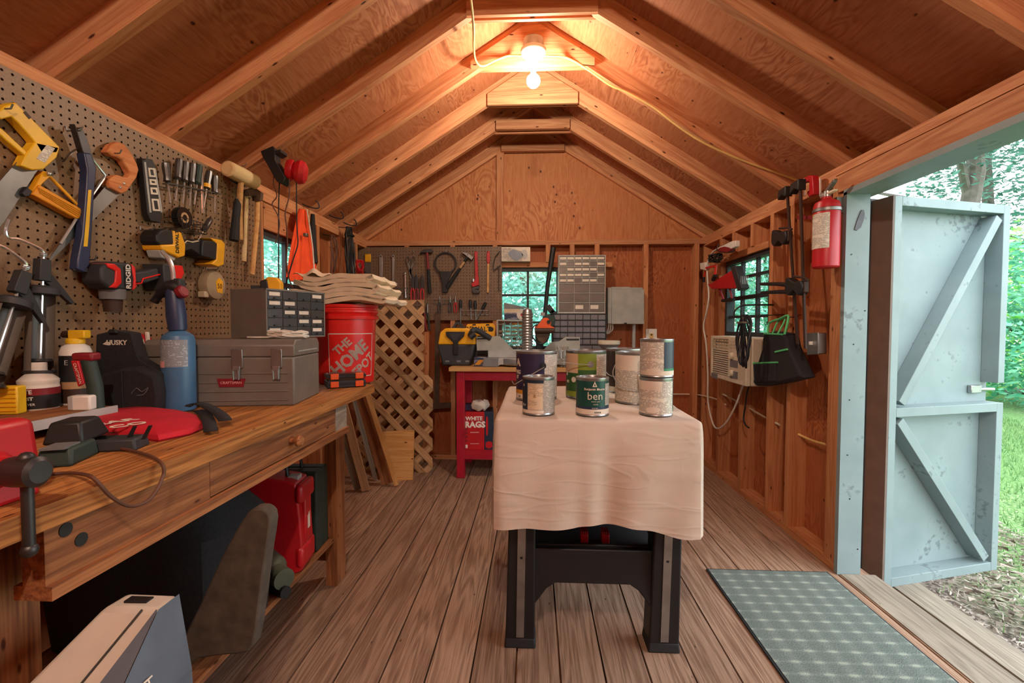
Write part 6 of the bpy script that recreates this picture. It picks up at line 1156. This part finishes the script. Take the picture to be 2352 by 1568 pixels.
# --- bar clamps
def barclamp(x0, y0, x1, y1, hx_, hy_, lb, d):
    f, t = rt(x0, y0, d, 'bar_clamp', lb, 'clamp', 'black bar clamps'); a, b = f.p(x0, y0), f.p(x1, y1)
    part('bar', MB().poly([(a[0]-.008, a[1]), (a[0]+.008, a[1]), (b[0]+.008, b[1]), (b[0]-.008, b[1])], -.004, .004), 'brown', t)
    part('fixed_jaw', MB().poly([(a[0]-.06, a[1]-.03), (a[0]-.055, a[1]+.02), (a[0]+.018, a[1]+.026), (a[0]+.016, a[1]-.03), (a[0]-.02, a[1]-.012)], -.02, .02), 'black', t, bev=.005)
    h_ = f.p(hx_, hy_)
    part('trigger_body', MB().poly(smo([(h_[0]+.0+u, h_[1]+v) for u, v in ((-.11, .045), (-.115, -.02), (-.08, -.045), (-.04, -.022), (.0, -.05), (.03, -.03), (.028, .02), (-.03, .018), (-.08, .04))], 2), -.022, .018), 'black', t, bev=.006); part('jaw_pad', MB().poly([(h_[0]+.026, h_[1]-.04), (h_[0]+.04, h_[1]-.036), (h_[0]+.04, h_[1]+.016), (h_[0]+.028, h_[1]+.012)], -.012, .012), 'brown', t, bev=.003)
    part('trigger', MB().tube([(h_[0]-.07, -.0, h_[1]+.05), (h_[0]+.02, 0, h_[1]+.035), (h_[0]+.05, 0, h_[1]+.02)], .006, 8), 'brown', t)
barclamp(1808, 440, 1832, 790, 1806, 540, 'bar clamp with its pistol grip up near the top plate', .07)
barclamp(1838, 425, 1850, 800, 1842, 655, 'bar clamp hung lower with its grip below the other one', .10)
f, t = rt(1790, 655, .10, 'spring_clamp', 'pair of long black clamp arms pointing into the room', 'clamp'); 
for k in (0, 1): part('arm', MB().tube([f.V(f'{1748+k*2},{652+k*20}')[0], f.V(f'{1790},{652+k*18}')[0], f.V(f'{1830},{656+k*14}')[0]], [.009, .011, .012], 10), 'black', t); 
f, t = rt(1868, 430, .05, 'c_clamp', 'small red clamp with steel screws under the top plate', 'clamp'); part('frame', MB().poly(f.P('1856,408 1868,402 1876,404 1878,446 1866,452 1862,440 1868,436 1868,418 1860,420'), -.02, .01), 'red', t, bev=.003)
for px in (1848, 1884): part('screw', MB().cyl(f.V(f'{px},410')[0], f.V(f'{px},450')[0], .005, n=8), 'chrome', t)
f, t = rt(1852, 498, .07, 'red_strap', 'short red strap joining the clamps to the extinguisher hook', 'strap'); part('strap', MB().poly(f.P('1834,494 1872,496 1872,503 1834,504'), -.006, .0), 'red_dark', t)
# --- switch box
f, t = rt(1886, 790, 0., 'light_switch', 'small steel surface switch box beside the door post', 'switch'); part('box', MB().poly(f.P('1875,766 1899,764 1899,812 1875,814'), -.04, 0), 'steel_dull', t, bev=.003); part('cover_plate', MB().poly(f.P('1874,765 1900,763 1900,813 1874,815'), -.043, -.04), 'zinc', t, bev=.001); part('toggle', MB().poly(f.P('1884,784 1889,784 1889,792 1884,792'), -.055, -.043), 'white', t, bev=.002)
# --- window air conditioner
f, t = rt(1690, 830, .10, 'air_conditioner', 'beige window air conditioner set in the wall under the side window', 'air conditioner'); AW, AH = f.p(1737, 830)[0]-f.p(1641, 830)[0], .29
x0_ = f.p(1641, 830)[0]; z0_ = f.p(1641, 864)[1]; W2 = .56
part('case', MB().box(x0_, x0_+W2, .0, .30, z0_, z0_+AH), 'ac_beige', t, bev=.01); part('front', MB().ring([(x0_, z0_), (x0_+W2, z0_), (x0_+W2, z0_+AH), (x0_, z0_+AH)], [(x0_+.03, z0_+.03), (x0_+.30, z0_+.03), (x0_+.30, z0_+AH-.02), (x0_+.03, z0_+AH-.02)], -.03, .0), 'ac_beige', t, bev=.006)
for k in range(12): part('louver', MB().box(x0_+.03, x0_+.30, -.026, .0, z0_+.035+.0145*k, z0_+.043+.0145*k), 'ac_beige', t)
for k in range(3):
    for j in range(10): part('vent_fin', MB().poly([(x0_+.035+.042*j, z0_+AH-.075+.020*k), (x0_+.065+.042*j, z0_+AH-.070+.020*k), (x0_+.065+.042*j, z0_+AH-.062+.020*k), (x0_+.035+.042*j, z0_+AH-.066+.020*k)], -.032, -.0305), 'beige', t)
for k, z_ in enumerate((.17, .06)): part('knob', MB().cyl((x0_+.37, -.03, z0_+z_), (x0_+.37, -.05, z0_+z_), .022, .018, 18), 'ivory', t)
for z_ in (.10, .03): part('control_plate', MB().box(x0_+.34, x0_+.45, -.033, -.03, z0_+z_, z0_+z_+.045), 'grey_plastic', t)
part('badge_plate', MB().box(x0_+.04, x0_+.14, -.034, -.03, z0_-.004, z0_+.03), 'grey_plastic', t)
# --- bags and cords
f, t = rt(1785, 810, .05, 'tool_tote', 'black fabric tote with lime green trim hanging on the wall', 'bag', e=.03)
mb = MB(); P0 = f.P('1730,878 1760,884 1836,868 1838,858 1810,795 1800,765 1756,765 1752,800'); part('body', mb.poly(smo(P0, 2), -.035, .04), 'nylon', t, bev=.015)
part('trim', MB().tube(f.V('1732,834,-.038 1790,832,-.038'), .005, 6), 'green_lime', t); part('trim', MB().tube(f.V('1784,808,-.038 1812,802,-.038'), .005, 6), 'green_lime', t); part('trim', MB().tube(f.V('1758,766,-.036 1800,768,-.036'), .005, 6), 'green_lime', t)
part('strap', MB().tube(f.V('1764,768,-.03 1758,742,-.01 1778,732,.0 1796,724,.0 1800,740,-.01 1802,768,-.03'), .006, 6, smooth=3), 'green_lime', t); part('strap', MB().tube(f.V('1778,768,-.04 1770,738,.01 1786,732,.01 1790,768,-.04'), .005, 6, smooth=3), 'green_lime', t); part('pocket', MB().poly(f.P('1734,836 1786,834 1788,876 1736,878'), -.042, -.03), 'nylon', t, bev=.006)
hook(t, *f.p(1795, 728), .06, .05, 'black')
bundle('cord_bundle', 1722, 724, XR-.17, .30, .10, 6, .006, 'black', 'black cord bundle hanging beside the lime trimmed tote', rz=RW, wrapm='steel_dull')
p_ = onX(1718, 720, XR-.13); t = thing('wire_hook', 'black wall hook holding the cord bundle by the side window', 'hook', p_, RW); part('hook', MB().tube([(.03, .13, .05), (.02, .0, .05), (-.02, -.03, .045), (-.035, -.06, .02), (-.02, -.07, -.012), (.0, -.06, -.015)], .005, 7, smooth=4), 'black', t)
# --- red hot-air tool and cord
f, t = rt(1665, 640, .05, 'work_light', 'red folding work light with dark grille hanging over the side window', 'work light')
part('housing', MB().poly(f.P('1640,650 1690,618 1702,662 1640,664 1630,652'), -.02, .025), 'red', t, bev=.006); part('lamp_rim', MB().poly(f.P('1686,614 1696,610 1712,662 1702,668'), -.024, .028), 'charcoal', t, bev=.004); part('stand', MB().tube(f.V('1652,662,0 1662,688,0 1682,688,0 1676,662,0'), .008, 8), 'red_dark', t); part('stand_foot', MB().tube(f.V('1660,690,0 1686,688,0'), .012, 10), 'black', t)
part('handle', MB().tube(f.V('1626,616,-.02 1652,610,-.02 1648,634,-.02'), .010, 8), 'red_bright', t); part('handle_grip', MB().tube(f.V('1650,632,-.02 1644,642,-.02'), .014, 10), 'black', t); part('leg', MB().tube(f.V('1620,622,0 1617,636,0'), .006, 8), 'red_bright', t); part('leg_tip', MB().tube(f.V('1617,636,0 1616,648,0'), .010, 8), 'black', t)
for k in range(5): part('grille_wire', MB().tube(f.V(f'{1706+k*4},634,-.01 {1708+k*4},652,-.02'), .002, 5), 'zinc', t)
P_ = []; 
for i in range(48): a_ = i*.82; q = f.p(1652, 592); P_.append((q[0]+.075*math.cos(a_)*random.uniform(.8, 1.1), -.03+.03*math.sin(i*1.3), q[1]+.032*math.sin(a_)*random.uniform(.7, 1.1)))
part('coiled_lead', MB().tube(P_, .005, 6), 'black', t)
f, t = rt(1680, 565, .05, 'power_strip', 'white and red plug strip tucked above the side window', 'power strip'); part('body', MB().poly(f.P('1664,566 1690,554 1700,552 1700,566 1688,572 1668,576'), -.03, .0), 'white', t, bev=.004); part('red_plug', MB().poly(smo(f.P('1662,572 1676,566 1692,572 1684,580 1668,580'), 2), -.04, -.005), 'red_dark', t, bev=.003); part('lead_loop', MB().tube(f.V('1658,560,-.02 1660,575,-.04 1686,580,-.04 1696,574,-.02'), .003, 6, smooth=4), 'black', t)
mb = MB(); mb.tube([onX(px, py, XR-.06) for px, py in pts('1690,562 1660,566 1636,580 1625,604 1625,640 1628,680 1622,720 1616,750 1622,790 1626,860 1626,920 1636,968 1648,984 1668,970 1690,930 1706,885')], .006, 8, smooth=4)
solo('extension_lead', mb, 'cord_white', 'long white cord looping down below the air conditioner', 'cord')
f, t = rt(1618, 612, .06, 'plug', 'white plug adapter on the cord beside the red work light', 'plug'); part('body', MB().poly(f.P('1613,604 1625,602 1626,620 1614,618'), -.02, .012), 'white', t, bev=.003)
mb = MB(); mb.tube([onX(px, py, XR-.04) for px, py in pts('1724,880 1716,900 1712,930 1708,960 1712,975 1720,982')], .005, 7, smooth=4); solo('extension_lead', mb, 'black', 'short black lead with plug dangling under the air conditioner', 'cord')
mb = MB(); mb.tube([onY(1540, 905, YS-.02), onY(1570, 905, YS-.02), onX(1608, 907, XR-.004), onX(1650, 918, XR+.03), onX(1668, 930, XR+.05)], .006, 7, smooth=4); solo('wiring_cable', mb, 'ivory', 'pale wiring cable crossing the back right corner', 'cable')
mb = MB(); mb.tube([onX(1812, 985, XR+.02), onX(1836, 998, XR+.05), onX(1868, 1012, XR+.06), onX(1896, 1020, XR+.03)], .006, 7, smooth=4); solo('wiring_cable', mb, 'cord_yellow', 'cream wiring cable sagging between studs beside the door', 'cable')
mb = MB(); mb.tube([onX(1660, 905, XR+.03), onX(1700, 925, XR+.05), onX(1752, 955, XR+.05), onX(1790, 975, XR+.03)], .006, 7, smooth=4); solo('wiring_cable', mb, 'ivory', 'wiring cable behind the studs below the air conditioner', 'cable')
# ================================================================ DOOR MAT
m, n, l, b = newmat('mat_weave'); b.inputs['Roughness'].default_value = .95; tc = N(n, 'ShaderNodeTexCoord'); sp = N(n, 'ShaderNodeSeparateXYZ'); l.new(tc.outputs['Object'], sp.inputs[0])
def wav(o, per, pw):
    a = N(n, 'ShaderNodeMath', operation='MULTIPLY'); a.inputs[1].default_value = math.pi/per; l.new(o, a.inputs[0]); s_ = N(n, 'ShaderNodeMath', operation='SINE'); l.new(a.outputs[0], s_.inputs[0])
    q = N(n, 'ShaderNodeMath', operation='ABSOLUTE'); l.new(s_.outputs[0], q.inputs[0]); p_ = N(n, 'ShaderNodeMath', operation='POWER'); p_.inputs[1].default_value = pw; l.new(q.outputs[0], p_.inputs[0]); return p_
a, c = wav(sp.outputs['X'], .078, 4), wav(sp.outputs['Y'], .055, 16); mxn = N(n, 'ShaderNodeMath', operation='MULTIPLY'); l.new(a.outputs[0], mxn.inputs[0]); l.new(c.outputs[0], mxn.inputs[1])
ad = N(n, 'ShaderNodeMath', operation='ADD'); l.new(a.outputs[0], ad.inputs[0]); l.new(c.outputs[0], ad.inputs[1]); ad2 = N(n, 'ShaderNodeMath', operation='MULTIPLY_ADD'); ad2.inputs[1].default_value = .12; l.new(ad.outputs[0], ad2.inputs[0]); mh = N(n, 'ShaderNodeMath', operation='MULTIPLY'); mh.inputs[1].default_value = .5; l.new(mxn.outputs[0], mh.inputs[0]); l.new(mh.outputs[0], ad2.inputs[2])
nz = N(n, 'ShaderNodeTexNoise'); nz.inputs['Scale'].default_value = 260; l.new(tc.outputs['Object'], nz.inputs['Vector']); ad3 = N(n, 'ShaderNodeMath', operation='MULTIPLY_ADD'); ad3.inputs[1].default_value = .9; l.new(nz.outputs['Fac'], ad3.inputs[0]); l.new(ad2.outputs[0], ad3.inputs[2])
rp = ramp(n, [(.30, C('4f5c58')), (.66, C('74817b')), (1.25-.25, C('93a092'))]); l.new(ad3.outputs[0], rp.inputs['Fac']); l.new(rp.outputs[0], b.inputs['Base Color']); bp2 = N(n, 'ShaderNodeBump'); bp2.inputs['Strength'].default_value = .6; bp2.inputs['Distance'].default_value = .004; l.new(nz.outputs['Fac'], bp2.inputs['Height']); l.new(bp2.outputs[0], b.inputs['Normal'])
mx0, mx1, my0, my1 = .80, 1.345, 1.02, 2.155
t = thing('door_mat', 'grey green woven door mat lying inside the open door', 'mat', ((mx0+mx1)/2, (my0+my1)/2, .001)); hx, hy = (mx1-mx0)/2, (my1-my0)/2
part('weave', MB().box(-hx+.008, hx-.008, -hy+.008, hy-.008, 0, .008), 'mat_weave', t); part('border', MB().ring([(-hx, -hy), (hx, -hy), (hx, hy), (-hx, hy)], [(-hx+.012, -hy+.012), (hx-.012, -hy+.012), (hx-.012, hy-.012), (-hx+.012, hy-.012)], -.006, 0, M=Matrix.Rotation(-math.pi/2, 4, 'X')), 'rubber_mat', t)
# ================================================================ OPEN DOOR LEAF
dh = Vector((1.612, 2.175, -.075)); da = math.radians(16.2); DW, DH = .715, 1.79
t = thing('door_1', None, None, dh, da, kind='structure'); FD = .072
part('skin', MB().box(0, DW-.075, FD, FD+.014, .03, DH-.03).box(DW-.075, DW, FD, FD+.014, .05, DH-.05), 'door_paint', t); e = .042
zm = .79; zl = .93
def stick(x0, x1, z0, z1, nm, m_='door_paint'): return part(nm, MB().box(x0, x1, 0, FD, z0, z1), m_, t, bev=.002)
stick(0, e, 0, DH, 'stile'); stick(e, DW-e, DH-e, DH, 'rail'); stick(e, DW-e, zm, zm+e, 'rail'); stick(e, DW-e, 0, e, 'rail'); stick(DW-e, DW, zl, DH, 'stile'); stick(DW-e, DW, 0, zm+e, 'stile')
part('hinge_edge', MB().box(-.012, -.0005, .0, FD+.024, 0, DH), 'door_edge', t, label='bare brown hinge edge'); part('siding_edge', MB().box(-.018, .03, FD+.024, FD+.034, -.01, DH+.01), 'charcoal', t)
def brace(xa, za, xb, zb):
    d = Vector((xb-xa, 0, zb-za)).normalized(); nn = Vector((-d.z, 0, d.x))*e/2
    part('brace', MB().poly([(xa+nn.x, za+nn.z), (xa-nn.x, za-nn.z), (xb-nn.x, zb-nn.z), (xb+nn.x, zb+nn.z)], .002, FD), 'door_paint', t, bev=.002)
brace(e+.035, zm+e+.02, DW-e-.025, DH-e-.02); brace(e+.03, zm-.02, DW-e-.03, e+.02)
bl = part('barrel_bolt', MB().cyl((DW-.13, FD-.012, .895), (DW+.03, FD-.012, .89), .008, n=10), 'zinc', t); part('keeper', MB().box(DW-.13, DW-.06, FD-.02, FD, .875, .915), 'zinc', bl, bev=.004)
for z_ in (.25, .88, 1.55): part('hinge', MB().cyl((-.02, FD+.04, z_-.05), (-.02, FD+.04, z_+.05), .008, n=10), 'dark_steel', t)
# ================================================================ OUTSIDE
GZ = -.24
m, n, l, b = newmat('lawn'); b.inputs['Roughness'].default_value = 1; tc = N(n, 'ShaderNodeTexCoord'); sp = N(n, 'ShaderNodeSeparateXYZ'); l.new(tc.outputs['Object'], sp.inputs[0])
n1 = N(n, 'ShaderNodeTexNoise'); n1.inputs['Scale'].default_value = 1.3; n1.inputs['Detail'].default_value = 6; l.new(tc.outputs['Object'], n1.inputs['Vector'])
n2 = N(n, 'ShaderNodeTexNoise'); n2.inputs['Scale'].default_value = 45; n2.inputs['Detail'].default_value = 5; l.new(tc.outputs['Object'], n2.inputs['Vector'])
g1 = ramp(n, [(.3, C('3a5f38')), (.5, C('66904f')), (.7, C('93b077'))]); l.new(n2.outputs['Fac'], g1.inputs['Fac']); g2 = ramp(n, [(.35, C('3c3430')), (.52, C('75695f')), (.68, C('b5aca2'))]); l.new(n2.outputs['Fac'], g2.inputs['Fac'])
mr = N(n, 'ShaderNodeMapRange'); mr.inputs['From Min'].default_value = 2.2; mr.inputs['From Max'].default_value = 3.2; l.new(sp.outputs['X'], mr.inputs['Value']); ad = N(n, 'ShaderNodeMath', operation='MULTIPLY_ADD'); ad.inputs[1].default_value = 1.6; ad.inputs[2].default_value = -.8; l.new(n1.outputs['Fac'], ad.inputs[0]); a2 = N(n, 'ShaderNodeMath', operation='ADD'); a2.use_clamp = True; l.new(ad.outputs[0], a2.inputs[0]); l.new(mr.outputs[0], a2.inputs[1])
mk = N(n, 'ShaderNodeMixRGB'); l.new(a2.outputs[0], mk.inputs['Fac']); l.new(g2.outputs[0], mk.inputs['Color1']); l.new(g1.outputs[0], mk.inputs['Color2']); l.new(mk.outputs[0], b.inputs['Base Color']); bp2 = N(n, 'ShaderNodeBump'); bp2.inputs['Strength'].default_value = .8; bp2.inputs['Distance'].default_value = .02; l.new(n2.outputs['Fac'], bp2.inputs['Height']); l.new(bp2.outputs[0], b.inputs['Normal'])
o = part('ground', MB().grid(60, 60, lambda i, j: (-30+60*i, -30+60*j, GZ+(.02*math.sin(i*40)*math.sin(j*33)))), 'lawn'); o['kind'] = 'structure'
# step timber and edging stones
a = beam('step_timber', (1.85, .3, -.20), (1.85, 2.75, -.20), .15, .10, 'grey_board'); tag(a, 'weathered grey timber lying on the ground outside the threshold', 'timber')
a = beam('step_board', (1.66, .35, -.10), (1.66, 1.62, -.10), .17, .04, 'grey_board'); tag(a, 'short weathered step board below the door threshold', 'board')
rs = random.Random(4)
for k in range(4):
    q = onZ(2296+k*34, 905+k*1.5, GZ); sc = rs.uniform(.16, .2)
    mb = MB(); mb.loft([[(sc*r_*math.cos(a_)*(1+.12*math.sin(3*a_+k)), sc*.6*r_*math.sin(a_), z_) for a_ in [i*math.pi/8 for i in range(16)]] for r_, z_ in ((.9, 0), (1.05, .05), (.9, .12), (.4, .15))])
    solo('edging_stone', mb, 'stone', ['flat grey edging stone nearest the door in the stone border', 'second grey edging stone in the garden border', 'third grey edging stone in the garden border', 'last grey edging stone at the picture edge'][k], 'stone', q, .1*k, 'stone border on the lawn')
# leaf litter and grass near the door: uncountable
def leafmat(name, c1, c2, tr=.35):
    m, n, l, b = newmat(name); b.inputs['Roughness'].default_value = .6
    g = N(n, 'ShaderNodeNewGeometry'); rp = ramp(n, [(0, C(c1)), (1, C(c2))]); l.new(g.outputs['Random Per Island'], rp.inputs['Fac']); l.new(rp.outputs[0], b.inputs['Base Color'])
    t_ = N(n, 'ShaderNodeBsdfTranslucent'); l.new(rp.outputs[0], t_.inputs['Color']); mx = N(n, 'ShaderNodeMixShader'); mx.inputs[0].default_value = tr; l.new(b.outputs[0], mx.inputs[1]); l.new(t_.outputs[0], mx.inputs[2]); l.new(mx.outputs[0], n['Material Output'].inputs['Surface'])
leafmat('blade', '4a7a42', '9cbd7e'); leafmat('leaf_green', '5fc04c', 'c4f08a'); leafmat('leaf_teal', '3fa07a', '9be0bd'); leafmat('leaf_blue', '63b0a4', 'b9e8dc'); leafmat('leaf_dark', '2c5f4c', '55907a'); leafmat('litter', '4a3b30', 'c9bfb2', .1)
vs, fs = [], []
for i in range(32000):
    x_ = rs.uniform(2.0, 7); y_ = rs.uniform(.6, 8.5)
    if rs.random() > min(1, (x_-2.0)/1.2): continue
    h_ = rs.uniform(.03, .075); a_ = rs.uniform(0, 6.28); w_ = .0022+.0007*x_; c_, s_ = math.cos(a_)*w_, math.sin(a_)*w_; lx, ly = rs.uniform(-.03, .03), rs.uniform(-.03, .03); k = len(vs)
    vs += [(x_-c_, y_-s_, GZ), (x_+c_, y_+s_, GZ), (x_+lx, y_+ly, GZ+h_)]; fs.append((k, k+1, k+2))
mb = MB(); mb.add(vs, fs); tag(part('grass', mb, 'blade', sm=False), 'short green grass growing beyond the timber', 'grass', kind='stuff')
vs, fs = [], []
for i in range(9000):
    x_ = rs.uniform(1.52, 3.2); y_ = rs.uniform(.5, 4.0); a_ = rs.uniform(0, 6.28); L_ = rs.uniform(.008, .032); w_ = rs.uniform(.001, .0035); c_, s_ = math.cos(a_), math.sin(a_); k = len(vs); z_ = GZ+.02+rs.uniform(0, .02)
    vs += [(x_-c_*L_+s_*w_, y_-s_*L_-c_*w_, z_), (x_-c_*L_-s_*w_, y_-s_*L_+c_*w_, z_), (x_+c_*L_-s_*w_, y_+s_*L_+c_*w_, z_+rs.uniform(-.01, .015)), (x_+c_*L_+s_*w_, y_+s_*L_-c_*w_, z_+rs.uniform(-.01, .015))]; fs.append((k, k+1, k+2, k+3))
mb = MB(); mb.add(vs, fs); tag(part('leaf_litter', mb, 'litter', sm=False), 'dry twigs and mulch scattered outside the threshold', 'mulch', kind='stuff')
# trees and shrubs
def crown(c, rx, ry, rz_, n_, sz, shell=.55):
    vs, fs = [], []
    for i in range(n_):
        while True:
            u = Vector((rs.uniform(-1, 1), rs.uniform(-1, 1), rs.uniform(-1, 1)))
            if shell < u.length < 1: break
        p_ = Vector((c[0]+u.x*rx, c[1]+u.y*ry, c[2]+u.z*rz_))
        if p_.z < GZ: continue
        d = Vector((rs.gauss(0, 1), rs.gauss(0, 1), rs.gauss(0, .7))).normalized(); e = d.orthogonal().normalized(); s_ = sz*rs.uniform(.6, 1.3); k = len(vs)
        vs += [p_-d*s_, p_+e*s_*.45, p_+d*s_, p_-e*s_*.45]; fs.append((k, k+1, k+2, k+3))
    return vs, fs
bk = plain('bark', '6b625c', .9, 0, .3, 8, .5)
def tree(x_, y_, h_, r_, m_, lb, n_=3500, sz=.09, trunk=.12, base=.0, name='tree', cat='tree', shell=.5, clumps=5, grp='trees and shrubs outside'):
    t = thing(name, lb, cat, (x_, y_, GZ), group=None)
    P_ = [(0, 0, 0)]; k = 5
    for i in range(1, k+1): P_.append((rs.uniform(-.1, .1), rs.uniform(-.1, .1), h_*.8*i/k))
    part('trunk', MB().tube(P_, [trunk*(1-.12*i) for i in range(k+1)], 10), 'bark', t)
    for i in range(4):
        a_ = i*1.7+x_; z_ = h_*(.3+.13*i); part('branch', MB().tube([(0, 0, z_), (r_*.4*math.cos(a_), r_*.4*math.sin(a_), z_+.15*h_), (r_*.8*math.cos(a_), r_*.8*math.sin(a_), z_+.2*h_)], [trunk*.35, trunk*.22, trunk*.08], 7), 'bark', t)
    mb = MB()
    for i in range(clumps):
        a_ = rs.uniform(0, 6.28); q = rs.uniform(0, .55)*r_; zc = base+(h_-base)*(.18+.72*(i+.5)/clumps)
        mb.add(*crown((q*math.cos(a_), q*math.sin(a_), zc), r_*.7, r_*.7, (h_-base)*.30, n_//clumps, sz, shell))
    part('foliage', mb, m_, t, sm=False, kind='stuff')
SH = [(-7.4, 8.6, 4.2, 1.9, 'leaf_teal', 'teal green shrub seen through the left side window'), (-4.9, 9.4, 4.6, 1.9, 'leaf_blue', 'blue green bush behind the shed toward the left window'),
      (-2.2, 10.0, 4.4, 1.7, 'leaf_teal', 'dark bush left behind the back window'), (-.2, 9.2, 4.0, 1.5, 'leaf_blue', 'pale blue green bush filling the left of the back window'), (1.3, 10.2, 4.6, 1.7, 'leaf_green', 'bright green bush filling the right of the back window'),
      (3.4, 10.0, 5.0, 1.8, 'leaf_blue', 'pale bush seen through the right side window'), (5.4, 11.0, 5.0, 1.9, 'leaf_teal', 'teal bush further right behind the shed'),
      (7.6, 10.2, 3.2, 1.7, 'leaf_green', 'bright green shrub beyond the open door leaf'), (8.8, 8.2, 3.0, 1.6, 'leaf_teal', 'teal shrub on the lawn right of the door leaf'), (10.6, 9.6, 3.6, 2.0, 'leaf_green', 'far green shrub at the picture edge outside'), (12.5, 8.0, 4.2, 2.2, 'leaf_teal', 'far teal bush beyond the lawn outside the doorway')]
for a in SH: tree(*a, n_=9000, sz=.065, trunk=.07, base=-.1, name='shrub', cat='shrub')
tree(8.3, 9.4, 9.0, 2.4, 'leaf_dark', 'tall conifer with grey trunk rising above the open door', n_=9000, sz=.07, trunk=.22, base=4.0, shell=.2)
tree(6.2, 4.6, 7.5, 2.6, 'leaf_dark', 'overhanging tree with drooping branches above the doorway', n_=7000, sz=.055, trunk=.14, base=3.2, shell=.2)
tree(12.0, 13.0, 9.0, 2.8, 'leaf_dark', 'distant tall tree behind the shrubs', n_=6000, sz=.09, trunk=.2, base=2.6, shell=.2)
